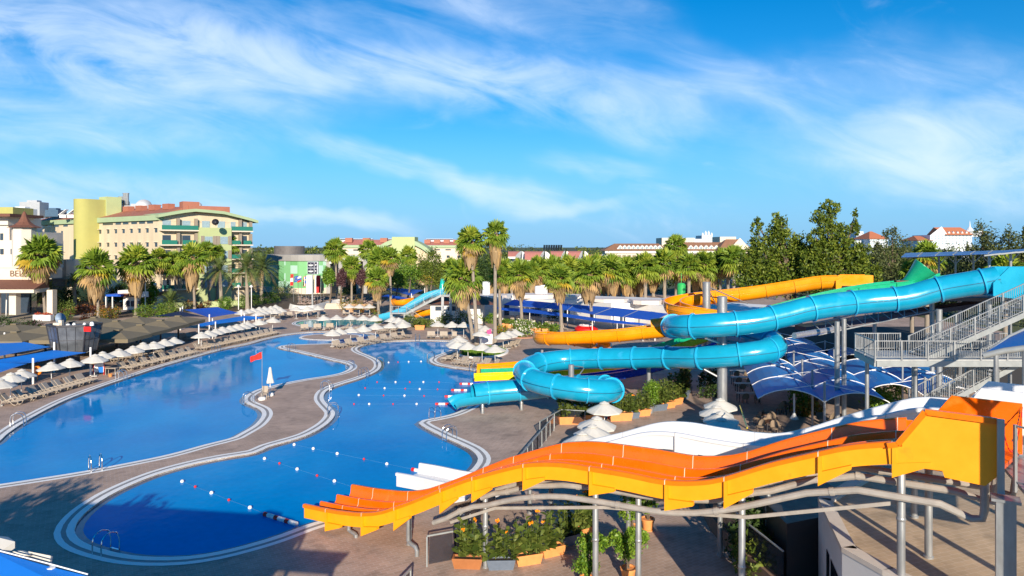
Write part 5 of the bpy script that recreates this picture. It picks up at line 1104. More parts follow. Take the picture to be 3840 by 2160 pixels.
while cnt<5000:
    x,y=rg.uniform(mn,mx_); x1=A_[:,0];y1=A_[:,1];x2=np.roll(x1,-1);y2=np.roll(y1,-1); cc=((y1>y)!=(y2>y)); xi=(x2-x1)*(y-y1)/np.where(y2==y1,1e-12,y2-y1)+x1
    cnt+=1
    if np.sum(cc&(x<xi))%2: a=rg.uniform(0,6.28); h=rg.uniform(.12,.28); mb.add([(x-.03*math.cos(a),y-.03*math.sin(a),.16),(x+.03*math.cos(a),y+.03*math.sin(a),.16),(x+rg.uniform(-.08,.08),y+rg.uniform(-.08,.08),.16+h)],[(0,1,2)])
o=mb.build('grass_blades',lf_bri); o['kind']='stuff'; tag(o,'short bright grass growing on the round lawn','grass')
m_soil2=mat('garden_soil',(.10,.065,.04),.95,var=.5,scale=2,world=True)
bed('garden_bed',[(-60,1215),(-60,1150),(300,1118),(700,1110),(1000,1105),(1400,1100),(1440,1130),(1300,1150),(1080,1158),(950,1166),(700,1172),(560,1185),(300,1200)],m_soil2,.012)
bed('garden_path',[(250,1188),(300,1178),(400,1168),(470,1160),(480,1166),(400,1178),(310,1190)],mat('pale_path',(.45,.36,.30),.85,world=True),.02)
bed('forecourt',[(0,1230),(0,1178),(120,1172),(260,1168),(250,1180),(190,1205),(110,1222)],mat('forecourt_paving',(.30,.25,.19),.85,world=True),.02)
# rocks in the flag bed
rng=random.Random(8); mb=MB()
for k in range(420):
    c=G((rng.uniform(1120,1400),rng.uniform(1112,1142))); r=rng.uniform(.12,.45); mb.lathe((c.x,c.y,0),[(r,0),(r*rng.uniform(.7,1),r*.35),(r*.3,r*.6),(0,r*.62)],6,rz=rng.uniform(0,3))
o=mb.build('rockery_stones',mat('pinkish_rock',(.33,.24,.20),.9,var=.5,scale=1.5)); o['kind']='stuff'; tag(o,'pinkish stones scattered over the flag bed','rocks')
# far woods as masses
rng=random.Random(3); bl=[]
for k in range(70):
    x=rng.uniform(-40,125); y=rng.uniform(178,235); h=rng.uniform(6.5,9.5); bl.append(((x,y,h*.5),(rng.uniform(3,5.5),3.5,h*.5)))
o=cloud('tree_belt',bl,26000,.34,[lf_dark,lf_tree],201,kind='stuff',clump=.2); tag(o,'dark belt of trees behind the row of palms','trees')
bl=[]
for k in range(110):
    y=rng.uniform(150,420); x=rng.uniform(.36,.86)*y; h=rng.uniform(7,11)+y*.012; bl.append(((x,y,h*.5),(rng.uniform(4,7),4,h*.5)))
o=cloud('wooded_slope',bl,26000,.5,[lf_con,lf_dark,lf_tree],202,kind='stuff',clump=.2); tag(o,'olive wood spreading behind the launch deck to the far hotels','trees')
bl=[]
for k in range(90):
    y=rng.uniform(260,400); x=rng.uniform(-.75,.35)*y; h=rng.uniform(7,9.5); bl.append(((x,y,h*.5),(rng.uniform(5,9),5,h*.5)))
o=cloud('distant_trees',bl,16000,.6,[lf_dark,lf_tree],203,kind='stuff',clump=.2); tag(o,'distant dark trees between the resort buildings','trees')

bl=[]; rng=random.Random(77)
for k in range(150):
    y=rng.uniform(420,900); x=rng.uniform(-.8,.62)*y; h=rng.uniform(10,13.5)+(y-420)*.004; bl.append(((x,y,h*.5),(rng.uniform(12,24),8,h*.5)))
o=cloud('horizon_woods',bl,22000,1.3,[lf_con,lf_tree],204,kind='stuff',clump=.2); tag(o,'far woods along the horizon behind the resort roofs','trees')
# ================================================================== buildings
m_cream=mat('cream_render',(.64,.53,.38),.85,var=.14,scale=.5,streak=.15)
m_cream2=mat('pale_cream_render',(.72,.62,.50),.85,var=.06,scale=.3)
m_lime=mat('lime_render',(.42,.40,.13),.85,var=.08,scale=.3)
m_sage=mat('sage_green_render',(.36,.46,.28),.85,var=.06,scale=.4)
m_sageb=mat('pale_sage_render',(.44,.50,.25),.85,var=.06,scale=.4)
m_teal=mat('teal_balcony_glass',(.03,.20,.15),.2,var=.1)
m_redroof=mat('red_roof_paint',(.37,.14,.09),.7,var=.12,scale=.6)
m_pink=mat('faded_red_tiles',(.52,.20,.16),.8,var=.15,scale=.8)
m_win=mat('window_glass',(.04,.06,.09),.08,var=.2,spec=.7)
m_winl=mat('pale_window_glass',(.30,.40,.46),.1,var=.2,spec=.7)
m_shut=mat('grey_brown_shutter',(.30,.25,.20),.7)
m_wwall=mat('white_render',(.78,.76,.73),.8,var=.05,scale=.4)
m_warm=mat('warm_white_render',(.68,.61,.53),.8,var=.10,scale=.4,streak=.2)
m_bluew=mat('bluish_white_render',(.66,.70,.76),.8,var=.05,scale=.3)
m_brroof=mat('brown_roof_tiles',(.30,.15,.085),.8,var=.15,scale=.6)
m_pag=mat('chestnut_shingles',(.17,.07,.045),.8,var=.25,scale=3)
m_gbox=mat('grey_plant_box',(.42,.44,.47),.6,.2,var=.1)
m_grey=mat('grey_cladding',(.34,.33,.32),.7,var=.08,scale=.4)
m_white2=mat('white_panel',(.82,.82,.82),.5,var=.04)
def onray(nx,p,q):
    k=(nx-1920)/F; d=Vector(q)-Vector(p); t=(k*p[1]-p[0])/(d.x-k*d.y); return Vector((p[0]+d.x*t,p[1]+d.y*t,0)),t
def zat(ny,Y): return H-(ny-YH)*Y/F
class Fac:                                   # a facade line p->q seen from the front
    def __init__(s,par,p,q):
        s.par=par; s.p=Vector((*p,0)); s.q=Vector((*q,0)); s.d=(s.q-s.p).normalized(); s.n=Vector((s.d.y,-s.d.x,0)); s.L=(s.q-s.p).length
        if s.n.y>0: s.n=-s.n
    def at(s,t,z,o=0): return s.p+s.d*t+s.n*o+Vector((0,0,z))
    def s(s_,nx): pt,t=onray(nx,s_.p,s_.q); return t*s_.L
    def rect(s,t,z,w,h,m,name='window',o=.05,dep=.1,par=None):
        mb=MB(); mb.box(s.at(t,z,o-dep/2+.003),(w,dep,h),math.atan2(s.d.y,s.d.x)); return mb.build(name,m,par or s.par)
    def window(s,t,z,w,h,pane=m_win,frame=m_white2,mull=1):
        f=None; mb=MB(); b=.08
        for (x,y,ww,hh) in ((-w/2,0,b,h+b),(w/2,0,b,h+b),(0,h/2,w-b,b),(0,-h/2,w-b,b)): mb.box(s.at(t+x,z+y,.03),(ww,.14,hh),math.atan2(s.d.y,s.d.x))
        f=mb.build('window',frame,s.par); s.rect(t,z,w-b,h-b,pane,'pane',.045,.08,par=f); return f
def slab(par,poly,z0,z1,m,name,bottom=True): mb=MB(); mb.prism(poly,z0,z1,bottom=bottom); return mb.build(name,m,par)
# ---- the cream hotel with lime stair tower
ho=thing('hotel','long cream hotel with lime tower, green fascia and balconied right wing','hotel',(-95,160,0))
PA,PB,PC_=(-130.5,187),(-77.6,150),(-63.0,164.5)
f1=Fac(ho,PA,PB); f2=Fac(ho,PB,PC_)
back=[(-70,176),(-88,172),(-128,202)]
slab(ho,[PA,PB,PC_]+back,0,18.6,m_cream,'wall')
o1=[f1.at(-1,0,.5),f1.at(f1.L+.2,0,.5),f1.at(f1.L+.2,0,-6),f1.at(-1,0,-6)]
slab(ho,[(v.x,v.y) for v in o1],18.75,19.9,m_sage,'fascia')
mb=MB(); a,b=f1.at(-1,19.95,.1),f1.at(f1.L,19.95,.1); c,d=f1.at(f1.L,22.2,-7),f1.at(-1,22.2,-7); e,g=f1.at(f1.L,19.95,-13),f1.at(-1,19.95,-13); mb.add([a,b,c,d,e,g],[(0,1,2,3),(3,2,4,5),(0,3,5),(1,4,2)]); mb.build('roof',m_redroof,ho)
for k in range(5): mb=MB(); q=f1.at(f1.L*.52+k*6.2,0,-5.5); mb.box((q.x,q.y,22.2),(2.6,1.6,1.3),math.atan2(f1.d.y,f1.d.x)); mb.build('dormer_box',m_redroof,ho)
for row,zz in ((0,16.55),(1,13.4),(2,10.4),(3,7.4)):
    for k,xl in enumerate((1010,1090,1168,1245,1325,1405,1485,1572)):
        t=f1.s(xl/2.68333); f1.rect(t,zz,1.0,.95,m_win,'window',.02); 
        mb=MB(); mb.box(f1.at(t,zz+.58,.2),(1.25,.45,.12),math.atan2(f1.d.y,f1.d.x)); mb.build('hood',m_cream2,ho)
    for xl in (375,430,495,560,625):
        t=f1.s(xl/2.68333); f1.rect(t,zz,1.0,.95,m_win,'window',.02)
for k,xl in enumerate((365,430,500,570,660,1060,1110,1190,1265,1350,1430,1510)):
    f1.rect(f1.s(xl/2.68333),18.35,2.6,.5,m_win,'clerestory',.02)
# lime stair tower
t0,t1=f1.s(312),f1.s(372)
tp_=[f1.at(t0,0,.4),f1.at(t0,0,2.2)]+[f1.at(t0+4+ (t1-t0-4)*.5-(t1-t0-4)*.5*math.cos(math.pi*k/10),0,2.2+2.4*math.sin(math.pi*k/10)) for k in range(11)]+[f1.at(t1,0,.2)]+[f1.at(t1,0,-3),f1.at(t0,0,-3)]
mb=MB(); mb.prism([(v.x,v.y) for v in tp_],0,24.4); mb.build('stair_tower',m_lime,ho,smooth=True)
tb=[f1.at(t1-3.5,0,-1.5),f1.at(t1+.4,0,-1.5),f1.at(t1+.4,0,-5),f1.at(t1-3.5,0,-5)]; slab(ho,[(v.x,v.y) for v in tb],18,25.2,m_sageb,'lift_tower')
# right wing: three balcony bays and a middle bay under a curved roof
zs=[18.9,15.6,12.3,9.0,5.7]
hs_=[(0,19.3),(.12,19.9),(.25,20.5),(.36,20.85),(.5,20.7),(.65,20.5),(.8,19.8),(.92,19.2),(1.02,18.6)]
mb=MB(); vs=[]
for f,z in hs_:
    for o_,dz in ((1.6,0),(1.6,.65),(-9,1.0),(-9,.2)): vs.append(f2.at(-.6+(f2.L+1.4)*f,z+dz,o_))
n=len(hs_); mb.add(vs,[(i*4+j,(i+1)*4+j,(i+1)*4+(j+1)%4,i*4+(j+1)%4) for i in range(n-1) for j in range(4)]+[(0,1,2,3),tuple((n-1)*4+j for j in (3,2,1,0))]); mb.build('curved_roof',m_sage,ho)
mb=MB(); v1=[f2.at(f2.L*f,z,.0) for f,z in hs_[:]]; v0=[f2.at(f2.L*f,18.5,.0) for f,z in hs_]; mb.add(v0+v1,[(i,i+1,n+i+1,n+i) for i in range(n-1)]); mb.build('gable_wall',m_cream,ho)
a0,a1,b0,b1=0,f2.s(1978/2.68333),f2.s(2300/2.68333),f2.L
for i,z in enumerate(zs):
    for (s0,s1) in ((a0,a1),(b0,b1)):
        mb=MB(); mb.box(f2.at((s0+s1)/2,z-2.35 if i==0 else z-2.3,.75),(s1-s0,1.5,.28),math.atan2(f2.d.y,f2.d.x)); bal=mb.build('balcony',m_cream2,ho)
        w=s1-s0; 
        for (u0,u1) in (((.02,.98),) if i==0 else ((.02,.42),(.56,.92))):
            mb=MB(); mb.box(f2.at(s0+w*(u0+u1)/2,z-1.72,1.45),(w*(u1-u0),.06,1.0),math.atan2(f2.d.y,f2.d.x)); mb.build('balustrade',m_teal,bal)
        for uu in (.2,.72): f2.rect(s0+w*uu,z-1.1,w*.22,2.0,m_winl if i==0 else m_win,'balcony_door',.03)
        for uu in (.48,.96): f2.rect(s0+w*uu,z-.9,.55,2.6,m_shut,'pier',.9,.9)
q=[f2.at(a1,0,1.7),f2.at(b0,0,1.7),f2.at(b0,0,-.5),f2.at(a1,0,-.5)]; slab(ho,[(v.x,v.y) for v in q],0,17.3,m_sageb,'middle_bay')
for i,z in enumerate(zs):
    for uu in (.28,.76):
        s_=a1+(b0-a1)*uu
        mb=MB(); mb.box(f2.at(s_,z-1.2 if i else z-.9,1.72 if i else .06),(1.7,.1,1.7),math.atan2(f2.d.y,f2.d.x)); mb.build('window',m_winl,ho)
        if i:
            for sgn in (-1,1): mb=MB(); mb.box(f2.at(s_+sgn*1.35,z-1.2,1.74),(.75,.12,2.0),math.atan2(f2.d.y,f2.d.x)); mb.build('shutter',m_shut,ho)
# roof plant, each its own thing
for lb,xl,yl,w,h,dp,m in (('big grey roof tank box behind the pagoda roof',345,235,5.2,4.0,178,m_gbox),('grey cooling box beside the roof chimneys',1130,185,4.6,2.6,176,m_gbox),('small dark blue roof unit left of the lime tower',548,270,4.2,1.8,180,mat('dark_blue_unit',(.06,.12,.2),.5)),('flat white roof box at the far left hotel block',225,265,5,2.0,170,m_white2),('low grey tank right of the chimneys',1380,230,4.6,1.8,172,m_gbox)):
    c=K(L(xl,yl),dp); mb=MB(); mb.box((c.x,c.y,c.z),(w,3.5,h)); mb.box((c.x,c.y,c.z+h/2+.25),(w*.5,1.8,.5)); tag(mb.build('roof_unit',m),lb,'roof unit')
for i,(xl,y0,y1,r) in enumerate(((1207,110,170,.35),(1228,110,170,.35),(1255,75,250,.42),(1280,75,250,.42),(1128,180,250,.3))):
    p0,p1=K(L(xl,y1),172),K(L(xl,y0),172); mb=MB(); mb.lathe(p0,[(r,0),(r,(p1-p0).length),(r*1.15,(p1-p0).length),(r*1.15,(p1-p0).length+.3),(0,(p1-p0).length+.3)],10); tag(mb.build('chimney_flue',m_galv,smooth=True),f'steel flue, {ORD[i]} in the chimney group on the hotel roof','chimney','roof flues')
fr=thing('flue_frame','brown steel frame around the hotel roof flues','frame',K(L(1240,250),171))
for xl in (1080,1140,1200,1245,1300): p0,p1=K(L(xl,258),171),K(L(xl,150 if xl>1150 else 185),171); mb=MB(); mb.beam(p0,p1,.16,.16); mb.build('post',m_dark,fr)
for yl in (185,215,245): mb=MB(); mb.beam(K(L(1075,yl),171),K(L(1302,yl-4),171),.14,.14); mb.build('rail',m_dark,fr)
for lb,xl,yl,r,m in (('large white satellite dish on the hotel roof',1450,212,1.9,m_white2),('small white dish at the red dormer',1993,195,.9,m_white2),('dark dish on the hotel balcony',2168,360,.75,m_dark)):
    c=K(L(xl,yl),168 if xl<2000 else 153); mb=MB(); mb.lathe((0,0,0),[(0,0),(r*.5,.08*r),(r*.85,.26*r),(r,.4*r)],16); rot=Matrix.Rotation(R(70),3,'X')@Matrix.Rotation(R(20),3,'Y'); mb.v=[tuple(c+rot@Vector(v)) for v in mb.v]; t=thing('satellite_dish',lb,'satellite dish',c); mb.build('dish',m,t,smooth='all'); mb=MB(); mb.beam(c,c-Vector((0,-.3,r)),.12,.12); mb.build('mount',m_dark,t)
c=K(L(2090,225),158); mb=MB(); mb.box((c.x,c.y,c.z-.2),(9,3,1.6),.7); mb.box((c.x-3.2,c.y-2.2,c.z+.3),(3.5,3,2.4),.7); tag(mb.build('roof_house',m_redroof),'red rooftop housing above the hotel right wing','roof unit')
for i,xl in enumerate((640,720,1580,1820,1700)): c=K(L(xl,262 if xl<800 else 215),172); mb=MB(); mb.beam(c-Vector((1,0,.6)),c+Vector((.9,0,.8)),1.2,.12); mb.box((c.x,c.y,c.z-.9),(1.6,.8,.8)); tag(mb.build('solar_heater',m_white2),f'tilted white solar water heater, {ORD[i]} counted along the hotel roof','solar heater','roof solar heaters')
# ---- pagoda roofed block and entrance at the left edge
lb_=thing('entrance_block','white and cream entrance block with chestnut pagoda roof at the left edge','building',(-95,130,0))
ex=lambda xl,Y: (L(xl,0)[0]-1920)/F*Y
def blk(x0,x1,Y,y0,y1,m,name,dep=6,par=None): 
    mb=MB(); a,b=ex(x0,Y),ex(x1,Y); mb.prism([(a,Y),(b,Y),(b,Y+dep),(a,Y+dep)],max(zat(L(0,y1)[1],Y),0),zat(L(0,y0)[1],Y)); return mb.build(name,m,par or lb_)
blk(-260,280,126,540,830,m_warm,'wall',10)
blk(-260,95,127.5,380,560,m_warm,'upper_wall',9); blk(60,320,129,455,560,m_warm,'upper_wall',9)
blk(-260,330,122,820,935,m_cream2,'sign_wall',8)
blk(-260,100,125,270,300,m_pag,'eave',9); blk(-260,80,127,300,385,m_warm,'attic_wall',9)
blk(-260,130,140,205,400,m_lime,'lime_core',6)
for (x0,x1,y0,y1) in ((0,30,470,545),(90,120,465,545),(140,215,478,548),(0,30,625,680),(105,150,625,680)): blk(x0,x1,127.4 if y0<500 and x0<60 else (128.8 if y0<600 else 125.8),y0,y1,m_win,'window',.6)
mb=MB(); a=[K(L(x,y),126) for x,y in ((85,400),(390,470),(380,455),(90,385))]; mb.add([K(L(85,402),123.5),K(L(325,468),123.5),K(L(325,440),127),K(L(85,392),127)],[(0,1,2,3)]); mb.build('lean_roof',m_pag,lb_)
pc=K(L(245,412),122.5); mb=MB(); mb.lathe((pc.x,pc.y,pc.z),[(2.7,0),(2.5,.1),(1.65,.45),(1.0,1.0),(.55,1.8),(.3,2.6),(0,3.0)],8,rz=R(22)); mb.build('pagoda_roof',m_pag,lb_)
mb=MB(); mb.lathe((pc.x,pc.y,pc.z-7),[(1.9,0),(1.9,7)],8,rz=R(22)); mb.build('pagoda_wall',m_warm,lb_)
mb=MB(); Y=118; z1,z0=zat(L(0,935)[1],122),zat(L(0,1030)[1],Y); xa,xb=ex(-260,Y),ex(345,Y); mb.add([(xa,Y,z0),(xb,Y,z0),(xb-.3,Y+4.2,z1),(xa,Y+4.2,z1),(xb-.3,Y+4.2,z0),(xa,Y+4.2,z0)],[(0,1,2,3),(1,4,2),(0,3,5),(0,5,4,1)]); mb.build('canopy_roof',m_pag,lb_)
mb=MB(); mb.box(((xa+xb)/2,Y+2.3,z0-.35),(xb-xa-.6,4,.7)); mb.build('canopy_fascia',m_cream2,lb_)
for x0,x1 in ((90,160),(-120,-40),(470,528)): blk(x0,x1,120,1040,1290,m_cream2,'column',1.2)
blk(-260,300,133,1040,1290,m_win,'dark_entrance',.5)
blk(370,660,136,930,1180,m_dark,'dark_recess',.5)
blk(520,750,138,735,1010,m_grey,'louvre_block',7); blk(665,752,137.5,735,930,m_cream2,'louvre_edge',7)
def text(body,pos,size,rz,m,par,name='lettering',ext=.03,rx=90,font_sh=0):
    cu=bpy.data.curves.new('t','FONT'); cu.body=body; cu.size=size; cu.extrude=ext; cu.align_x='CENTER'; cu.align_y='CENTER'; ob=bpy.data.objects.new('t',cu); COL.objects.link(ob)
    dg=bpy.context.evaluated_depsgraph_get(); me=bpy.data.meshes.new_from_object(ob.evaluated_get(dg)); bpy.data.objects.remove(ob); me.name=name; me.materials.clear(); me.materials.append(m)
    o=bpy.data.objects.new(name,me); COL.objects.link(o); o.parent=par; o.location=Vector(pos)-wloc(par); o.rotation_euler=(R(rx),0,rz); return o
c=K(L(215,877),121.9); text('BELLA',(c.x,c.y,c.z),1.55,0,mat('brown_letters',(.16,.09,.06),.6),lb_)
# lamp posts, planters in the forecourt
def lamp(label,p,top,arm,m=m_white2):
    b=G(p); zt=zat(top,b.y); t=thing('street_lamp',label,'lamp post',b); mb=MB(); pts=catmull([b,b+Vector((0,0,zt*.8)),b+Vector((arm*.4,0,zt)),b+Vector((arm,0,zt*.97))],.4); mb.tube(pts,.09,8); mb.build('pole',m,t,smooth=True); mb=MB(); e=pts[-1]; mb.box(e-Vector((0,0,.08)),(.5,.25,.12)); mb.build('lamp_head',m_galv,t)
lamp('pale curved lamp post at the left edge forecourt',M1(120,1050),1062,-1.2); lamp('grey lamp post behind the squat palm',M4(1150,1030),1045,-.6,m_galv)
b,e=G(M1(1040,960)),K(M1(965,475),G(M1(1040,960)).y); mb=MB(); mb.tube([b,e],.14,8); tag(mb.build('leaning_post',m_white2,smooth=True),'white post leaning left in the forecourt by the fat skirt palm','post')
for lb,p,w in (('white planter with red flowers left of the leaning post',M1(820,1080),1.9),('white planter with red flowers at the foot of the leaning post',M1(975,1085),1.2)):
    c=G(p); t=thing('flower_planter',lb,'planter',c); mb=MB(); mb.box((c.x,c.y,.5),(w*1.1,1,1.0)); mb.build('tub',m_white2,t); cloud('flowers',[((c.x,c.y,1.2),(w*.5,.5,.35))],260,.12,[lf_red,mat('red_petal',(.6,.06,.03),.7)],5,t)
# ---- kiosk
kk=thing('kiosk','low white kiosk with blue canopy and white sign board in the left garden','kiosk',K(L(1340,1245),140))
def kb(x0,x1,Y,y0,y1,m,name,dep): 
    mb=MB(); a,b=ex(x0,Y),ex(x1,Y); mb.prism([(a,Y),(b,Y),(b,Y+dep),(a,Y+dep)],max(zat(L(0,y1)[1],Y),0),zat(L(0,y0)[1],Y),bottom=True); return mb.build(name,m,kk)
kb(1240,1490,140,1105,1245,m_wwall,'wall',6); kb(1180,1500,139,1080,1110,m_pag,'eave',8); kb(1185,1480,141,1045,1080,m_wwall,'parapet',6); kb(1065,1215,138,1085,1105,m_sail,'canopy',5)
kb(1390,1490,138.5,1055,1110,m_white2,'sign_board',.3)
for x0,x1 in ((1315,1345),(1390,1440),(1470,1500),(1270,1300)): kb(x0,x1,139.8,1150,1205,m_win,'window',.3)
for x0 in (1060,1125): kb(x0,x0+8,138.2,1105,1225,m_white2,'post',.3)
mb=MB(); p=K(L(1462,1200),133); mb.tube([Vector((p.x,p.y,0)),K(L(1462,955),133)],.1,8); tag(mb.build('lamp_post',m_white2,smooth=True),'thin white mast right of the kiosk sign','lamp post')
# hotel ground floor garden wall, pale steps and posts
mb=MB(); a,b=K(L(1660,1160),142),K(L(2520,1120),150); mb.beam(Vector((a.x,a.y,.6)),Vector((b.x,b.y,.6)),.5,1.2); tag(mb.build('garden_wall',m_sageb),'low pale green garden wall before the hotel','wall')
for i,p in enumerate(((1560,1250,1000),(2400,1105,1020),(2530,1105,1020))): b=K(L(p[0],p[1]),140); mb=MB(); mb.tube([Vector((b.x,b.y,0)),Vector((b.x,b.y,zat(L(0,p[2])[1],140)))],.08,6); mb.lathe((b.x,b.y,zat(L(0,p[2])[1],140)),[(.1,0),(.3,.2),(.3,.5),(0,.7)],8); tag(mb.build('garden_lamp',m_white2),f'thin garden lamp with globe, {ORD[i]} before the hotel terrace','lamp post','hotel garden lamps')
# ---- green glazed hall with grey wing and dark drum
gh=thing('glazed_hall','hall with green glass panel wall, grey roof band and dark drum','building',(-62,192,0))
m_gg=bpy.data.materials.new('green_glass_panels'); m_gg.use_nodes=True; t_=m_gg.node_tree; n_=t_.nodes
tcg=n_.new('ShaderNodeTexCoord'); mp_=n_.new('ShaderNodeMapping'); mp_.inputs['Rotation'].default_value=(R(90),0,0); t_.links.new(tcg.outputs['Object'],mp_.inputs[0])
vr=n_.new('ShaderNodeTexVoronoi'); vr.inputs['Scale'].default_value=.45; vr.inputs['Randomness'].default_value=0; t_.links.new(mp_.outputs[0],vr.inputs['Vector'])
cr=n_.new('ShaderNodeValToRGB'); cr.color_ramp.interpolation='CONSTANT'; cr.color_ramp.elements[0].color=(.16,.42,.17,1); cr.color_ramp.elements[1].position=.38; cr.color_ramp.elements[1].color=(.22,.50,.24,1); e_=cr.color_ramp.elements.new(.78); e_.color=(.42,.66,.55,1)
sx_=n_.new('ShaderNodeSeparateColor'); t_.links.new(vr.outputs['Color'],sx_.inputs[0]); t_.links.new(sx_.outputs[0],cr.inputs[0]); t_.links.new(cr.outputs[0],n_['Principled BSDF'].inputs['Base Color']); n_['Principled BSDF'].inputs['Roughness'].default_value=.2
gpts=[K((985+i*27,1000),196-10*math.sin(i/10*2.6)) for i in range(11)]
mb=MB(); mb.prism([(p.x,p.y) for p in gpts]+[(gpts[-1].x,206),(gpts[0].x,206)],.3,9.0); mb.build('glass_wall',m_gg,gh)
mb=MB(); q=[(p.x,p.y-.35) for p in gpts]; mb.prism(q+[(gpts[-1].x,206.4),(gpts[0].x-.4,206.4)],9.0,10.7); mb.build('roof_band',m_grey,gh)
mb=MB(); q=[(p.x,p.y-.2) for p in gpts]; mb.prism(q+[(gpts[-1].x,206),(gpts[0].x,206)],0,1.6,m=0); mb.build('plinth',m_cream2,gh)
d0=K((1085,958),200); mb=MB(); mb.lathe((d0.x,d0.y,10.4),[(4.3,0),(4.3,2.7),(3.9,2.7)],24); mb.build('drum',mat('dark_drum',(.13,.12,.12),.6,var=.2,scale=1),gh,smooth=True)
gy=188; xa,xb=(1165-1920)/F*gy,(1372-1920)/F*gy
mb=MB(); mb.prism([(xa,gy),(xb,gy),(xb,gy+12),(xa,gy+12)],8.9,10.6,bottom=True); mb.build('grey_roof',mat('light_grey_cladding',(.52,.51,.50),.7),gh)
mb=MB(); mb.prism([(xa,gy+1.5),(xb,gy+1.5),(xb,gy+11),(xa,gy+11)],0,8.9); mb.build('dark_glazing',m_glassd,gh)
for nx in (1230,1276,1343,1368): x=(nx-1920)/F*gy; mb=MB(); mb.prism([(x-.55,gy+.2),(x+.55,gy+.2),(x+.55,gy+1.45),(x-.55,gy+1.45)],0,8.88); mb.build('column',m_grey,gh)
for nx in (1195,1240): c=K((nx,985),gy-.4); mb=MB(); mb.box((c.x,c.y,c.z),(.5,.5,.5)); mb.build('wall_lamp',m_white2,gh)
# sign boards and flags
sg_=thing('sign_board','two stacked navy sign boards on a grey post by the flags','sign',K((1175,1130),148))
m_navy=mat('navy_sign_face',(.008,.010,.035),.4); m_wt=mat('white_lettering',(.8,.8,.8),.5)
c=K((1170,1005),148)
mb=MB(); mb.box((c.x+.15,c.y+.35,c.z),(2.35,.5,2.75)); mb.build('frame',mat('silver_frame',(.6,.62,.66),.3,.4),sg_)
mb=MB(); mb.box((c.x,c.y+.4,(c.z-1.4)/2),(.32,.3,c.z-1.4)); mb.build('post',m_galv,sg_)
for dz in (.66,-.66):
    for dx_,w in ((-.27,1.35),(.79,.52)):
        mb=MB(); mb.box((c.x+dx_,c.y+.06,c.z+dz),(w,.08,1.18)); fa=mb.build('sign_face',m_navy,sg_)
        mb=MB(); 
        if w>1: mb.box((c.x+dx_,c.y+.01,c.z+dz-.03),(1.05,.03,.17)); mb.box((c.x+dx_,c.y+.01,c.z+dz-.22),(.6,.03,.07)); mb.lathe((c.x+dx_,c.y+.01,c.z+dz+.2),[(.09,0),(.0,.16)],6)
        else: mb.box((c.x+dx_,c.y+.01,c.z+dz),(.14,.03,.32)); mb.lathe((c.x+dx_+(.1 if dz>0 else 0),c.y+.01,c.z+dz-.02),[(.16,0),(.0,.2)],4)
        mb.build('sign_lettering',m_wt,fa)
fl=[('dark red flag with white mark',1097,1028,(1.0,3.4),['r','w','r']),('blue flag with yellow stars',1115,1033,(1.3,1.7),['b']),('white blue and red striped flag',1127,1034,(1.3,1.7),['w','b','r']),('red flag with white cross',1143,1035,(.75,3.0),['r']),('blue flag with yellow cross',1154,1035,(1.2,1.9),['b']),('long white banner',1165,1032,(1.7,5.4),['w']),('long cream yellow banner',1177,1032,(1.05,5.3),['c']),('long white banner with blue edge',1187,1032,(.85,5.2),['w']),('long red banner with white marks',1198,1032,(1.3,5.2),['r']),('narrow sage green banner',1210,1035,(.85,5.2),['s'])]
FC={'r':mat('red_flag',(.62,.03,.03),.8),'w':mat('white_flag',(.75,.75,.78),.8),'b':mat('blue_flag',(.02,.10,.45),.8),'c':mat('cream_flag',(.72,.66,.36),.8),'s':mat('sage_flag',(.36,.46,.26),.8),'y':mat('yellow_flag',(.8,.55,.03),.8)}
for i,(lb,nx,top,(w,h),cs) in enumerate(fl):
    w*=.78; h*=.78; b=G((nx+4,1132+(i%3)*2)); s=b.y/F; zt=zat(top,b.y); t=thing('flag_pole',lb+' on a tall pole before the glazed wall','flag',b,'flags before the glazed hall')
    mb=MB(); mb.tube([b,Vector((b.x,b.y,zt+.1))],.05,6); mb.build('pole',m_galv,t)
    for j,cc in enumerate(cs):
        mb=MB(); vs=[]; n=6; z1=zt-h*j/len(cs); z0=zt-h*(j+1)/len(cs); dr=.35 if h<2.5 else .06
        for k in range(n+1):
            x=-w*k/n*.92; 
            for z in (z1,z0): vs.append((b.x-.06+x,b.y+.14*math.sin(k*1.3+z),z-dr*abs(x)))
        mb.add(vs,[(2*k,2*k+1,2*k+3,2*k+2) for k in range(n)]); fo=mb.build('flag_cloth',FC[cc],t,smooth='all')
    if 'cross' in lb:
        cm=FC['y' if 'yellow' in lb else 'w']; mb=MB(); 
        zc=zt-h*.5-dr*w*.4; mb.box((b.x-w*.4,b.y-.17,zc),(.22,.02,h*.92)); mb.box((b.x-w*.48,b.y-.2,zc),(w*.85,.02,.22)); mb.build('cross',cm,t)
    if 'stars' in lb:
        mb=MB(); zc=zt-h*.5-dr*w*.45
        for k in range(12): a=k*math.pi/6; mb.lathe((b.x-w*.5+.34*math.cos(a),b.y-.17,zc+.34*math.sin(a)-.05),[(.06,0),(0,.1)],5)
        mb.build('stars',FC['y'],t)
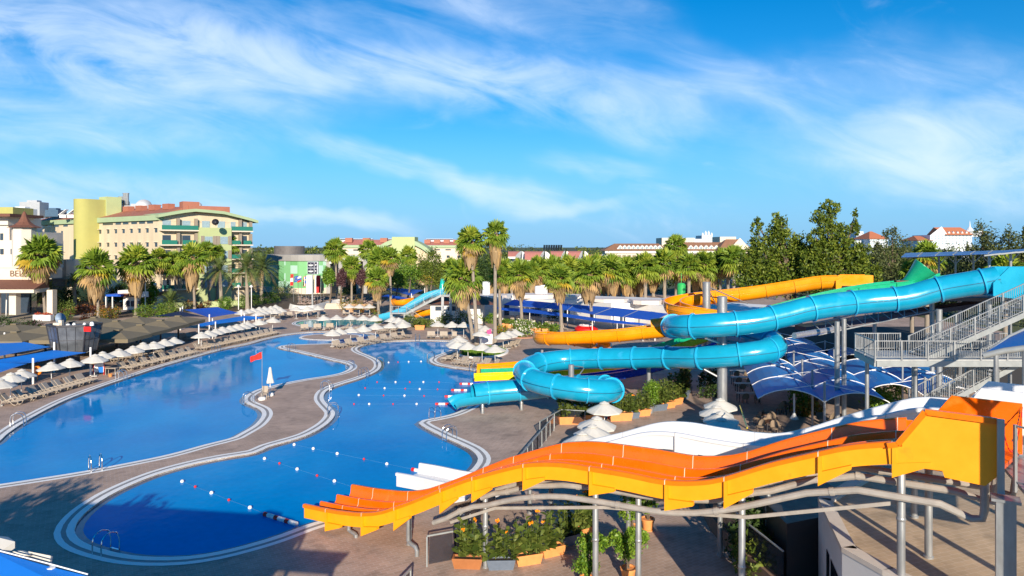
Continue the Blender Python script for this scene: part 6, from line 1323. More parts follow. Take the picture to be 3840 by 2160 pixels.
# ---- red roofed sage and cream wings beyond
def wing(label,x0,x1,Y,ytop,yf0,yf1,gable,seed):
    t=thing('hotel_wing',label,'hotel',((x0+x1-3840)/2/F*Y,Y,0)); a,b=(x0-1920)/F*Y,(x1-1920)/F*Y
    mb=MB(); mb.prism([(a,Y),(b,Y),(b,Y+14),(a,Y+14)],0,zat(yf1,Y)); mb.build('wall',m_cream2,t)
    mb=MB(); mb.prism([(a-.5,Y-.6),(b+.5,Y-.6),(b+.5,Y+14),(a-.5,Y+14)],zat(yf1,Y)+.1,zat(yf0,Y),bottom=True); mb.build('fascia',m_sage,t)
    mb=MB(); z0,z1=zat(yf0,Y)+.05,zat(ytop,Y); mb.add([(a,Y,z0),(b,Y,z0),(b-2,Y+7,z1),(a+2,Y+7,z1),(b,Y+14,z0),(a,Y+14,z0)],[(0,1,2,3),(3,2,4,5),(0,3,5),(1,4,2)]); mb.build('roof',m_pink,t)
    f=Fac(t,(a,Y),(b,Y)); n=int((b-a)/4)
    for k in range(n): f.rect((k+.5)*(b-a)/n,zat(yf1,Y)-.7,2.2,.5,m_win,'clerestory',.02); f.rect((k+.5)*(b-a)/n,zat(yf1,Y)-3.4,1.2,1.0,m_win,'window',.02); f.rect((k+.5)*(b-a)/n,zat(yf1,Y)-6.6,1.2,1.0,m_win,'window',.02)
    if gable:
        g0,g1,gy_=gable; a2,b2=(g0-1920)/F*(Y-3),(g1-1920)/F*(Y-3); n=14; vs=[]
        for k in range(n+1):
            u_=k/n; z=zat(gy_,Y-3)-(1-math.sin(math.pi*(.12+.76*u_)))*6.5
            for (yy,dz) in ((Y-4.2,0),(Y-4.2,1.5),(Y+8,1.5),(Y+8,0)): vs.append((a2+(b2-a2)*u_,yy,z+dz-1.5))
        mb=MB(); mb.add(vs,[(i*4+j,(i+1)*4+j,(i+1)*4+(j+1)%4,i*4+(j+1)%4) for i in range(n) for j in range(4)]); mb.build('curved_roof',m_sage,t)
        mb=MB(); c=(a2+b2)/2; mb.prism([(c-3.2,Y-4.4),(c+4.5,Y-4.4),(c+4.5,Y+4),(c-3.2,Y+4)],0,zat(gy_,Y-3)+.4); mb.build('tower',m_sageb,t)
        mb=MB(); vs=[(a2+1,Y-3,0),(b2-1,Y-3,0)]+[(a2+(b2-a2)*k/n if 0<k<n else (b2-1 if k==n else a2+1),Y-3,zat(gy_,Y-3)-(1-math.sin(math.pi*(.12+.76*k/n)))*6.5-1.4) for k in range(n,-1,-1)]; mb.poly(vs); mb.build('gable_wall',m_cream,t)
    for k in range(4): c=(a+(b-a)*(k+.6)/4.5,Y+3,z0+(z1-z0)*.55); mb=MB(); mb.box((c[0],c[1],c[2]+.6),(2.4,1.8,1.6)); mb.build('dormer_box',m_redroof,t)
wing('cream wing with red roof and curved sage gable behind the palms',1262,1560,235,898,919,930,(1400,1615,893),1)
wing('second cream wing with red roof right of the curved gable',1578,1742,270,905,920,930,None,2)
for i,(x0,x1,Y) in enumerate(((1262,1400,238),(1440,1520,239),(1600,1700,272))):
    a=K((x0,896),Y+7); b=K((x1,896),Y+7); mb=MB(); mb.beam(a,b,2.4,.12); mb.beam(a-Vector((0,0,.6)),b-Vector((0,0,.6)),.2,1.0); tag(mb.build('solar_array',m_bluew),f'pale rooftop solar array, {ORD[i]} from left beyond the flags','solar panels','rooftop solar arrays')
# ---- white houses with faded red barrel roofs
for i,(x0,x1,yt,yb,Y) in enumerate(((1905,1985,943,962,300),(1968,2085,943,975,290),(2068,2155,942,975,286),(2133,2225,942,975,282),(2212,2303,955,985,280))):
    t=thing('terrace_house',f'white house with faded red curved roof, {ORD[i]} from left beyond the palms','house',((x0+x1-3840)/2/F*Y,Y,0),'white houses with red roofs'); a,b=(x0-1920)/F*Y,(x1-1920)/F*Y; zt=zat(yt,Y); zb=zat(yb,Y)
    b0=b; b=a+(b-a)*.66; mb=MB(); n=10; vs=[]
    for k in range(n+1):
        u_=k/n; z=zb+(zt-zb)*math.sin(math.pi/2*min(1,u_*1.02)); vs+=[(a,Y+9*u_,z),(b-3*(1-u_),Y+9*u_,z)]
    mb.add(vs,[(2*k,2*k+1,2*k+3,2*k+2) for k in range(n)]); mb.build('roof',m_pink,t,smooth='all')
    mb=MB(); mb.prism([(a,Y+.2),(b-3,Y+.2),(b,Y+9),(a,Y+9)],0,zb-.05); mb.build('wall',m_wwall,t)
    mb=MB(); vs2=[(b-3*(1-k/n)+.05,Y+9*k/n,zb+(zt-zb)*math.sin(math.pi/2*min(1,k/n*1.02))+.15) for k in range(n+1)]; mb.poly([(b+.05,Y+9,0),(b-2.95,Y,0)]+vs2); mb.build('gable',m_bluew,t)
    mb=MB(); n=10; up_=[(b+(b0-b)*k/n,Y+6,zb-2.6+(zt-zb+2.6)*math.cos(math.pi/2*k/n*.96)) for k in range(n+1)]; fr_=[(x,Y+1.5,z) for x,y,z in up_]; mb.poly([(b,Y+1.5,0)]+fr_+[(b0,Y+1.5,0)]); mb.add(fr_+[(x,Y+9,z) for x,y,z in up_],[(k,k+1,n+2+k,n+1+k) for k in range(n)]); mb.build('barrel_gable',m_wwall,t)
    f=Fac(t,(a,Y+.2),(b-3,Y+.2))
    for k in range(2): f.rect(f.L*(.3+.4*k),zb-1.6,1.6,1.3,m_win,'window',.03)
mb=MB(); 
for k in range(8): a=K((2040+k*9,938),300); mb.beam(a,a+Vector((.25,0,2.3)),.9,.1)
mb.beam(K((2036,941),300),K((2112,941),300),.3,.3); tag(mb.build('solar_array',m_glassd),'dark tilted solar array on the white houses','solar panels','rooftop solar arrays')
# ---- long brown roofed hotel with dormers
bh=thing('hotel','long pale hotel with brown hipped roof and a row of white dormers','hotel',(95,420,0)); Y=400
def xx(n): return (n-1920)/F*Y
for i,(x0,x1,yr) in enumerate(((2275,2500,913),(2540,2790,908),(2690,2800,897))):
    a,b=xx(x0),xx(x1); ze=zat(940,Y); zr=zat(yr,Y); Yo=Y-(6 if i==2 else 0)
    mb=MB(); mb.add([(a-2,Yo-1.5,ze),(b+2,Yo-1.5,ze),(b-3,Yo+9,zr),(a+6,Yo+9,zr),(b+2,Yo+19,ze),(a-2,Yo+19,ze)],[(0,1,2,3),(3,2,4,5),(0,3,5),(1,4,2),(0,5,4,1)]); mb.build('roof',m_brroof,bh)
    mb=MB(); mb.prism([(a,Yo),(b,Yo),(b,Yo+18),(a,Yo+18)],0,ze-.2); mb.build('wall',m_cream2,bh)
    mb=MB(); mb.prism([(a-1,Yo-.8),(b+1,Yo-.8),(b+1,Yo+1),(a-1,Yo+1)],ze-1.5,ze-.15,bottom=True); mb.build('cornice',m_wwall,bh)
    n=10; 
    for k in range(n):
        c=a+8+(b-a-12)*k/(n-1); z=ze+1.0; mb=MB(); w=1.5; mb.add([(c-w,Yo+.5,z),(c+w,Yo+.5,z),(c,Yo+.5,z+1.9),(c-w,Yo+7,z),(c+w,Yo+7,z),(c,Yo+7,z+1.9)],[(0,1,2),(0,2,5,3),(1,4,5,2)]); mb.beam((c-w-.3,Yo+.3,z),(c,Yo+.3,z+2.1),.5,.4); mb.beam((c+w+.3,Yo+.3,z),(c,Yo+.3,z+2.1),.5,.4); d_=mb.build('dormer',m_wwall,bh); mb=MB(); mb.box((c,Yo+.42,z+.7),(1.3,.1,1.2)); mb.build('pane',m_winl,d_)
    f=Fac(bh,(a,Yo),(b,Yo))
    for k in range(12): f.rect((k+.5)*f.L/12,ze-3.4,2.2,2.0,m_shut,'window',.05)
mb=MB(); c=K((2775,928),Y-7); mb.add([(c.x-9,c.y,c.z-4),(c.x+9,c.y,c.z-4),(c.x,c.y,c.z+5.5)],[(0,1,2)]); mb.build('gable',m_cream2,bh)
# ---- distant white blocks
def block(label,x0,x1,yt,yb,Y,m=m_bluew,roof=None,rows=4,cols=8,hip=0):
    t=thing('distant_block',label,'building',((x0+x1-3840)/2/F*Y,Y,0)); a,b=(x0-1920)/F*Y,(x1-1920)/F*Y; zt,zb=zat(yt,Y),min(zat(yb,Y),0)-0
    mb=MB(); mb.prism([(a,Y),(b,Y),(b,Y+25),(a,Y+25)],0,zt); mb.build('wall',m,t)
    if roof is not None: mb=MB(); mb.add([(a-1,Y-1,zt),(b+1,Y-1,zt),(b-hip,Y+12,zt+roof),(a+hip,Y+12,zt+roof),(b+1,Y+26,zt),(a-1,Y+26,zt)],[(0,1,2,3),(3,2,4,5),(0,3,5),(1,4,2)]); mb.build('roof',mat('orange_roof_tiles',(.50,.17,.08),.8),t)
    f=Fac(t,(a,Y),(b,Y)); zv=zat(yb,Y)
    for r in range(rows):
        for c in range(cols): f.rect((c+.5)*f.L/cols,zv+(zt-zv)*(r+.5)/rows,f.L/cols*.5,(zt-zv)/rows*.45,m_winl,'window',.08,.15)
    return t
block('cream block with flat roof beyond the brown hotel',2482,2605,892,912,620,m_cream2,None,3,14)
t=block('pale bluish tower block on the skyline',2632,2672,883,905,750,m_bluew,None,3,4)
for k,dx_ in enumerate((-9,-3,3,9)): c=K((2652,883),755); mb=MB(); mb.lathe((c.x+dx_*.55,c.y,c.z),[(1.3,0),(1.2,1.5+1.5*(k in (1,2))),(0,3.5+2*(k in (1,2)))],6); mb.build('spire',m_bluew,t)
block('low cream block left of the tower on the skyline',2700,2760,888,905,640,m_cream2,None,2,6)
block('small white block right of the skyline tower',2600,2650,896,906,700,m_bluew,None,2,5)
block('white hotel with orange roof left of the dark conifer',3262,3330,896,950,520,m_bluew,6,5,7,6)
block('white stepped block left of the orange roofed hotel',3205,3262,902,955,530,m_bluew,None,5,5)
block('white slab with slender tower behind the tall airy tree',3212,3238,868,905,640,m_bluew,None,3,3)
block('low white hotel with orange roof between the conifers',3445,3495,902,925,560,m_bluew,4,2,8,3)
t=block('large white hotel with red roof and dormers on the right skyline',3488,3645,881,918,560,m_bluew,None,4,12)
a,b=(3488-1920)/F*560,(3645-1920)/F*560; z=zat(881,560); 
mb=MB(); mb.add([(a+12,558,z),(b+1,558,z),(b-3,570,z+6.5),(a+9,570,z+6.5),(b+1,585,z),(a+12,585,z)],[(0,1,2,3),(3,2,4,5),(0,3,5),(1,4,2)]); mb.build('roof',mat('orange_roof_tiles',(.5,.17,.08)),t)
mb=MB(); mb.poly([(a,559.4,z),(a+14,559.4,z),(a+9,559.4,z+7)]); mb.build('gable',m_bluew,t)
for k in range(6): c=(a+16+k*3.6,560.5,z+1.2); mb=MB(); mb.add([(c[0]-1,c[1],c[2]),(c[0]+1,c[1],c[2]),(c[0],c[1],c[2]+1.8),(c[0],c[1]+4,c[2]+1.8)],[(0,1,2),(0,2,3),(1,3,2)]); mb.build('dormer',m_wwall,t)
c=K((3628,868),580); mb=MB(); mb.box((c.x,c.y,c.z-2),(20,8,5)); mb.lathe((c.x+2,c.y,c.z+.5),[(3,0),(2,2),(.6,3.5),(.3,7),(0,9)],8); mb.build('cupola',m_bluew,t)
block('white block half hidden behind the leafy tree with white window wall',2815,2885,1058,1085,175,m_wwall,None,1,4)
block('pale yellow villa behind the ragged tree',2760,2830,985,1075,190,m_cream2,None,3,4)
# ---- white changing rooms behind the long blue shade
cr_=thing('changing_rooms','long low white changing block with flat faceted roofs behind the shade','building',(12,125,0))
wl=[(-7.5,128),(-4,127),(2,129.5),(8,124),(12,124.5),(17,117),(21,117.5),(26,110),(31,109),(35,104)]
mb=MB(); mb.prism(wl+[(45,112),(28,130),(0,142),(-8,138)],0,3.2); mb.build('wall',m_wwall,cr_)
for i,(x,y,w,d_) in enumerate(((-4,131,6,6),(4,131,8,6),(11,127,6,5),(17.5,121.5,6,5),(23,117,5,5),(29,113,7,6))):
    mb=MB(); mb.prism([(x-w/2,y-d_/2+1),(x-w/4,y-d_/2),(x+w/3,y-d_/2),(x+w/2,y-d_/2+1.5),(x+w/2,y+d_/2),(x-w/2,y+d_/2)],3.21,3.75+.12*(i%3),bottom=True); mb.build('roof_slab',mat('pinkish_white_roof',(.70,.62,.58),.8),cr_)
for i in range(9):
    a=Vector((*wl[i],0)); b=Vector((*wl[i+1],0)); f=Fac(cr_,wl[i],wl[i+1]); f.rect(f.L*.5,1.1,min(1.0,f.L*.3),2.1,m_win if i%2 else m_winl,'door',.03)
for lb,px in (('white upright roof drum left of the windswept palm',(1823,1096)),('first white roof water drum by the stocky palms',(2020,1112)),('second white roof water drum by the stocky palms',(2039,1109))):
    c=K(px,132); mb=MB(); mb.lathe((c.x,c.y,3.4),[(.75,0),(.75,c.z+1.2-3.4+.7),(.6,c.z+2.0-3.4+.05),(0,c.z+2.05-3.4)],14); tag(mb.build('water_drum',m_white2,smooth=True),lb,'water tank','white roof drums')
c=K((2555,1090),118); mb=MB(); mb.lathe((c.x,c.y,c.z-1.6),[(.65,0),(.72,.3),(.72,2.6),(.5,2.9),(0,2.95)],14); mb.tube([(c.x,c.y,0),(c.x,c.y,c.z+3)],.05,6); tag(mb.build('green_drum',mat('bright_green_plastic',(.03,.42,.10),.4)),'bright green hanging drum before the palm row','punch bag')
mu_=mat('mural_white',(.76,.74,.70),.8,spot=((.18,.12,.08),.62,.9)); a,b=G(M5(860,860)),G(M5(1170,880))
mb=MB(); mb.prism([(-13.3+5.6,124.5),(-7.4+5.6,124.5),(-7.4+5.6,126.9),(-13.3+5.6,126.9)],0,3.9); tag(mb.build('mural_wall',mu_),'white wall with brown painted mural right of the chestnut roof','wall')
# ---- white hut with chestnut roof
hu=thing('service_hut','white hut with small dark windows and chestnut upturned roof by the kids slide','hut',(-8,114,0))
Y=112; a,b,c2=(1614-1920)/F*Y,(1706-1920)/F*Y,(1810-1920)/F*Y
mb=MB(); mb.prism([(a,Y),(b,Y),(b,Y+9),(a,Y+9)],0,zat(1137,Y)); mb.build('wall',m_wwall,hu)
mb=MB(); mb.prism([(b+.02,Y+2),(c2,Y+3),(c2,Y+9),(b+.02,Y+9)],0,zat(1145,Y)); mb.build('side_wall',m_wwall,hu)
f=Fac(hu,(a,Y),(b,Y))
for nx in (1647,1695): f.rect(f.s(nx),zat(1157,Y),1.3,.7,m_win,'window',.04)
mb=MB(); ze=zat(1140,Y); mb.add([(a-.6,Y-.8,ze),(b+.3,Y-.8,ze),(c2+2.0,Y+1.0,ze-.25),(c2+2.0,Y+10,ze),(a-.6,Y+10,ze),(b-2,Y+4.5,ze+1.4),(c2-1,Y+5,ze+1.1)],[(0,1,5),(1,2,6,5),(2,3,6),(3,4,5,6),(4,0,5),(0,4,3,2,1)]); mb.build('roof',m_pag,hu)
# ---- curved splash wall, steps and flower wall
pts=[G(FT(*p)) for p in ((515,960),(560,975),(640,985),(720,978),(800,955),(880,930),(960,915),(1050,905))]; pts=catmull(pts,.6); mb=MB(); sweep(mb,pts,[(-.25,0),(-.25,.9),(.25,1.1),(.5,0)],0,capm=0,vert=True); tag(mb.build('splash_wall',m_cope),'low white curved splash wall beyond the kids pool','wall')
st_=thing('garden_steps','cream steps up to the flag bed','steps',G(FT(985,965)))
for k in range(4): q=G(FT(985,962)); mb=MB(); mb.box((q.x,q.y+k*.5,.12+.13*k),(5.6,.5,.26+.26*k)); mb.build('step',mat('cream_stone',(.62,.52,.40),.8),st_)
a,b=G(FT(1050,1000)),G(FT(1390,1000)); mb=MB(); mb.beam(a+Vector((0,1.5,.8)),b+Vector((0,1.5,.8)),.5,1.6); tag(mb.build('retaining_wall',mat('tan_stone_wall',(.42,.26,.14),.85,var=.2,scale=2)),'tan retaining wall behind three parasols at the flower bed','wall')
# ================================================================== awnings and shades
def sail(label,corners,m=m_sailn,posts=(),sagz=.25,n=10,name='shade_sail',pr=.09,posth=.5):
    c=[Vector(q) for q in corners]; t=thing(name,label,'awning',(sum(q.x for q in c)/4,sum(q.y for q in c)/4,0)); mb=MB(); vs=[]
    for i in range(n+1):
        for j in range(n+1):
            a,b=i/n,j/n; p=c[0]*(1-a)*(1-b)+c[1]*a*(1-b)+c[2]*a*b+c[3]*(1-a)*b
            ctr=(c[0]+c[1]+c[2]+c[3])/4; e=.035*(1-math.sin(math.pi*a))*math.sin(math.pi*b)+.035*(1-math.sin(math.pi*b))*math.sin(math.pi*a)
            p=p.lerp(ctr,e); p.z-=sagz*math.sin(math.pi*a)*math.sin(math.pi*b); vs.append(p)
    w=n+1; mb.add(vs,[(i*w+j,(i+1)*w+j,(i+1)*w+j+1,i*w+j+1) for i in range(n) for j in range(n)]); mb.build('fabric',m,t,smooth='all')
    for k in posts:
        q=c[k]; o=(q-(c[0]+c[1]+c[2]+c[3])/4); o.z=0; o=o.normalized()*.35; mb=MB(); mb.tube([(q.x+o.x,q.y+o.y,0),(q.x+o.x,q.y+o.y,q.z+posth)],pr,8); mb.build('post',m_white,t,smooth=True)
        mb=MB(); mb.tube([q,q+o+Vector((0,0,.15))],.02,5); mb.build('cable',m_galv,t)
    return t
sail('large bright blue sail at the left frame edge, upper of three',[(-57.3,77,2.75),(-47.7,70.6,2.6),(-49.6,65.4,2.4),(-60,68,2.6)],posts=(0,1))
sail('bright blue kite sail behind the nearest left parasols, middle of three',[(-46.6,69.5,2.45),(-42.7,68.5,2.35),(-45.4,64.8,1.95),(-50,62.5,2.15)],posts=(1,2))
sail('bright blue sail above the nearest left parasols, lowest of three',[(-47.6,63.2,2.25),(-45.7,64.4,1.95),(-44.6,58.6,1.95),(-50,57,2.2)],posts=())
sail('big royal blue kite sail left of the blue strip awning',[G(M2(1130,545),3.1),G(M2(1790,490),3.1),G(M2(2240,612),2.9),G(M2(1640,705),2.9)],m_sail,posts=(0,2,3),sagz=.3)
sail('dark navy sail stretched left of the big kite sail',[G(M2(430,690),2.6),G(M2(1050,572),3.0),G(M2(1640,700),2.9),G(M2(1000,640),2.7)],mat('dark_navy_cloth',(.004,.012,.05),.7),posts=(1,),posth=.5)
s_=thing('strip_awning','long bright blue strip awning over the left lounger row','awning',(-41,95,0))
e1=[G(M2(*p),2.5) for p in ((1410,835),(1700,770),(2340,665),(2576,685))]+[G(FT(235,1045),2.45)]; e2=[G(M2(*p),2.25) for p in ((1425,892),(1760,835),(2340,762),(2576,735))]+[G(FT(232,1052),2.4)]
mb=MB(); mb.add(e1+e2,[(i,i+1,6+i,5+i) for i in range(4)]); mb.build('fabric',m_sailn,s_)
for q in e2[::1][:4]+e1[1:4]: mb=MB(); mb.tube([(q.x,q.y,0),q+Vector((0,0,.35))],.08,8); mb.build('post',m_white,s_,smooth=True)
sail('small dark blue shade by the far palms and hut',[G(M6(360,560),3.2),G(M6(480,525),3.4),G(M6(1110,580),3.2),G(M6(870,695),3.0)],m_sail,posts=(1,2,3))
sail('lower strip of blue shade left of the turquoise kids slide',[G(M6(240,705),2.6),G(M6(400,668),2.7),G(M6(880,750),2.6),G(M6(720,765),2.5)],m_sail,posts=(0,2))
ls=thing('long_shade','long royal blue shade roof of five bays with lower strip behind the slim palms','awning',(12,108,0))
ua=[G(p,3.2) for p in (RT(350,866),RT(735,900),RT(950,918),RT(1340,948),RT(1600,975),RT(1900,1010))]; ub=[G(p,2.75) for p in (RT(230,920),RT(630,955),RT(880,975),RT(1150,1020),RT(1440,1045),RT(1760,1082))]
for i in range(5): mb=MB(); g=.006; a,b,c,d=ua[i].lerp(ua[i+1],g),ua[i].lerp(ua[i+1],1-g),ub[i].lerp(ub[i+1],1-g),ub[i].lerp(ub[i+1],g); mb.add([a,b,c,d],[(3,2,1,0)]); mb.build('fabric_bay',m_sail,ls)
for i in range(6): mb=MB(); mb.tube([ua[i]+Vector((0,0,.03)),ub[i]+Vector((0,0,.03))],.05,6); mb.build('rafter',m_steelw,ls); mb=MB(); mb.tube([(ub[i].x,ub[i].y,0),ub[i]],.08,8); mb.build('post',m_white,ls,smooth=True); mb=MB(); mb.tube([(ua[i].x,ua[i].y,0),ua[i]],.08,8); mb.build('post',m_white,ls,smooth=True)
la=[G(p,2.45) for p in (RT(170,946),RT(500,962),RT(800,1000),RT(1150,1052),RT(1400,1080),RT(1690,1112))]; lb2=[G(p,2.2) for p in (RT(190,972),RT(500,1000),RT(800,1035),RT(1130,1082),RT(1380,1108),RT(1640,1125))]
mb=MB(); mb.add(la+lb2,[(i,i+1,7+i,6+i) for i in range(5)]); mb.build('lower_strip',m_sail,ls)
for i in range(0,6,1): mb=MB(); mb.tube([(lb2[i].x,lb2[i].y,0),lb2[i]],.06,8); mb.build('post',m_white,ls,smooth=True)
glass_fence('dark railing behind the loungers under the long blue shade',[(G(RT(40,985)).x,G(RT(40,985)).y),(G(RT(600,1040)).x,G(RT(600,1040)).y)],m=mat('slate_wall',(.06,.07,.10),.7),h=1.6)
# near awning at the lower left corner and its closed parasol
na=thing('near_awning','bright blue awning in the lower left corner, nearest to the viewer','awning',(-12,9,0))
c=[K((-60,2055),12),K((0,2072),12),K((190,2126),12),K((330,2160),12),Vector((-7.35,11.6,7.1)),Vector((-7.35,6,7.2)),Vector((-21,6,8.0)),Vector((-21,12.5,8.2))]
mb=MB(); mb.add(c,[tuple(range(8))[::-1]]); mb.build('fabric',m_sailn,na)
for q in (c[4],c[5],c[6],c[7],c[2]): mb=MB(); mb.tube([(q.x,q.y,0),q],.08,8); mb.build('post',m_white,na,smooth=True)
mb=MB(); mb.tube([c[1]+Vector((0,0,.03)),c[2]+Vector((0,0,.05)),c[3]+Vector((0,0,.03))],.012,6); mb.build('edge_rope',m_white,na)
t=thing('pool_umbrella','white parasol corner at the left frame edge beside the near awning','umbrella',(-9.5,12.6,0))
o_=K((-70,2000),12.6); mb=MB(); rm=[K(p,Y) for p,Y in (((0,2014),12.8),((30,2013),12.7),((56,2031),12.4),((0,2068),12.2),((-90,2090),12.2),((-150,2030),12.8))]; mb.add([o_]+rm,[(0,k+1,(k+1)%6+1) for k in range(6)]); mb.add(rm+[q-Vector((0,0,.12)) for q in rm],[(k,(k+1)%6,6+(k+1)%6,6+k) for k in range(6)]); mb.build('canopy',m_canvas,t); mb=MB(); mb.tube([(o_.x,o_.y,0),o_],.04,8); mb.build('pole',m_white,t)
t=thing('folded_parasol','folded white parasol lying at the near awning edge','umbrella',K((110,2090),12.3)); rg_=random.Random(4); vs=[]; mb=MB(); pa,pb=K((34,2078),12.3),K((116,2080),12.3)
for i in range(9):
    f=i/8; q=pa.lerp(pb,f); rr=.015+.045*math.sin(math.pi*min(f*1.1,1))
    for k in range(10): a=2*math.pi*k/10; vs.append((q.x,q.y+rr*math.cos(a)*(1+.3*(k%2)),q.z+rr*math.sin(a)*(1+.3*(k%2))))
mb.add(vs,[(i*10+k,i*10+(k+1)%10,(i+1)*10+(k+1)%10,(i+1)*10+k) for i in range(8) for k in range(10)]); mb.build('canopy',m_canvas,t)
mb=MB(); q=[K(p,12.35) for p in ((72,2092),(108,2068),(190,2084),(186,2124))]; mb.add(q+[v+Vector((0,.05,-.03)) for v in q],[(0,1,2,3),(7,6,5,4),(0,4,5,1),(1,5,6,2),(2,6,7,3),(3,7,4,0)]); mb.build('cloth',m_canvas,t)
hs2=thing('high_sunshade','square blue sunshade on one post below the picture edge','canopy',(-7.6,12.4,0)); mb=MB(); mb.prism([(-9.4,11.6),(-5.6,11.0),(-5.2,12.9),(-9.0,13.4)],5.85,5.9,bottom=True); mb.build('cloth',m_sailn,hs2); mb=MB(); mb.tube([(-5.6,12,0),(-5.6,12,5.9)],.1,8); mb.build('post',m_white,hs2)
for i,(x,y,h,r) in enumerate(((-17.5,11.5,9.0,2.4),(-22.5,13,9.2,2.8),(-11.9,13.6,6.9,1.2),(-14.2,13.2,7.2,1.4))):  # last two small trees added unseen to make the pool shadow edge jagged
    tree(f'broadleaf tree, {ORD[i]} of four unseen below the picture at the left',(x,y,0),[((x,y,h*.62),(r,r,h*.22)),((x+r*.4,y,h*.8),(r*.7,r*.7,h*.16)),((x-r*.5,y+.3,h*.75),(r*.6,r*.6,h*.15))],3500,.2,lf_tree,300+i,group='trees below the picture',tr=.2)
# ---- brown square canopies
def square_canopy(cx,cy,s,label):
    t=thing('square_canopy',label,'canopy',(cx,cy,0),'taupe square canopies'); h=s/2-.03; z=2.75
    mb=MB(); v=[(cx-h,cy-h,z),(cx+h,cy-h,z),(cx+h,cy+h,z),(cx-h,cy+h,z),(cx,cy,z+.75)]; mb.add(v,[(0,1,4),(1,2,4),(2,3,4),(3,0,4)]); 
    w=[(x*1.0,y,z-.4) for x,y,_ in v[:4]]; mb.add(v[:4]+w,[(i,4+i,4+(i+1)%4,(i+1)%4) for i in range(4)]); mb.build('cloth',m_brown,t)
    mb=MB(); mb.box((cx,cy,z/2),(.16,.16,z)); mb.build('pole',m_dark,t)
    mb=MB(); mb.box((cx,cy,z+.74),(.7,.7,.12)); mb.build('vent_cap',m_brown,t)
sq=[]
for i in range(3):
    for j in range(4):
        if (i,j)==(2,3): pass
        sq.append((-44.9-5.25*i-.25*j,77.8+5.2*j-(.8*i)))
for j in range(2): sq.append((-61-5.2*j,78.5+.5*j)); sq.append((-61-5.2*j,83.8+.5*j))
for k,(x,y) in enumerate(sq): square_canopy(x,y,5.15,f'taupe square canopy, {ORD[k]} counted from the pool side')
# ---- booth
bt_=thing('announcer_booth','dark glazed hexagonal booth with a dish on top among the taupe canopies','booth',(-46.5,72,0))
bc_=Vector((-46.4,72.4,0)); zb,zt=2.0,4.75
def hexr(r,z): return [Vector((bc_.x+r*math.cos(a)*1.08,bc_.y+r*math.sin(a)*.9,z)) for a in [R(20+60*k) for k in range(6)]]
lo,hi=hexr(1.95,zb),hexr(2.45,zt)
for k in range(6):
    l=(k+1)%6; a,b,c,d=lo[k],lo[l],hi[l],hi[k]; ctr=(a+b+c+d)/4; 
    mb=MB(); sh=lambda p:p.lerp(ctr,.06); mb.poly([sh(a),sh(b),sh(c),sh(d)]); 
    w=mb.build('glass_wall',mat('booth_glass',(.10,.11,.125),.12,var=.5,scale=1.0),bt_)
    mb=MB(); 
    for u_ in (.33,.66): mb.beam(a.lerp(b,u_),d.lerp(c,u_),.05,.05)
    mb.beam(a.lerp(d,.45),b.lerp(c,.45),.05,.06); mb.beam(d,c,.16,.2); mb.beam(a,b,.12,.14); mb.beam(a,d,.1,.1); mb.build('frame',m_dark,bt_)
mb=MB(); mb.add(lo,[tuple(range(6))[::-1]]); mb.lathe((bc_.x,bc_.y,0),[(.5,0),(.5,zb)],10); mb.build('stem',m_dark,bt_)
mb=MB(); mb.add(hexr(2.2,zt-.12),[tuple(range(6))]); mb.build('roof_floor',m_dark,bt_)
q=K(A(880,92),70.2); mb=MB(); mb.box((q.x,q.y,q.z),(.78,.06,.5),R(-6)); mb.build('red_sign',m_red,bt_)
for px,r,h in (((1490,1170),.16,.3),((1700,1150),.16,.3),((1850,1120),.2,.4),((1370,1180),.2,.2)):
    c=K(M1(*px),71.5); mb=MB(); mb.lathe((c.x,c.y,zt-.05),[(r,0),(r,h*.6),(r*.5,h)],8); mb.build('spotlight',m_white2,bt_)
c=K(M1(1185,1060),71.8); mb=MB(); mb.lathe((0,0,0),[(0,0),(.32,.05),(.55,.16),(.65,.26)],14); rot=Matrix.Rotation(R(75),3,'Y')@Matrix.Rotation(R(15),3,'X'); mb.v=[tuple(c+rot@Vector(v)) for v in mb.v]; t=thing('satellite_dish','blue grey satellite dish on the booth top','satellite dish',c); mb.build('dish',mat('blue_grey_dish',(.22,.30,.42),.5),t,smooth='all'); mb=MB(); mb.beam(c,(c.x,c.y,zt),.06,.06); mb.build('mount',m_galv,t)
c=K(M1(1215,1130),71.6); mb=MB(); mb.box((c.x,c.y,zt+.2),(.5,.4,.6)); mb.box((c.x-.2,c.y-.1,zt+.1),(.7,.5,.3)); tag(mb.build('speaker_box',m_cream2),'cream box beside the dish on the booth top','box')
# ---- notice board, life ring, balloons and table on the left shore
c=G(M3(1990,840)); t=thing('notice_board','white notice board with red frame and blue panel on the left shore','notice board',c); zt_=K(M3(1990,580),c.y).z
mb=MB(); mb.box((c.x,c.y+.04,zt_*.62),(1.0,.06,zt_*.78)); mb.build('board',m_white2,t); mb=MB(); mb.box((c.x+.2,c.y-.01,zt_*.42),(.45,.05,.55)); mb.build('panel',m_sailn,t)
for s in (-.52,.52): mb=MB(); mb.beam((c.x+s,c.y,0),(c.x+s,c.y,zt_),.06,.06); mb.build('frame_post',m_red,t)
for i,(p,m) in enumerate((((1870,590),m_yel2),((1915,585),m_yel))): q=K(M3(*p),G(M3(1895,880)).y); mb=MB(); mb.lathe((q.x,q.y,q.z-.2),[(0,0),(.13,.06),(.19,.2),(.14,.34),(0,.4)],10); tag(mb.build('balloon',m,smooth='all'),('yellow' if i==0 else 'orange')+' balloon at the parasol beside the notice board','balloon')
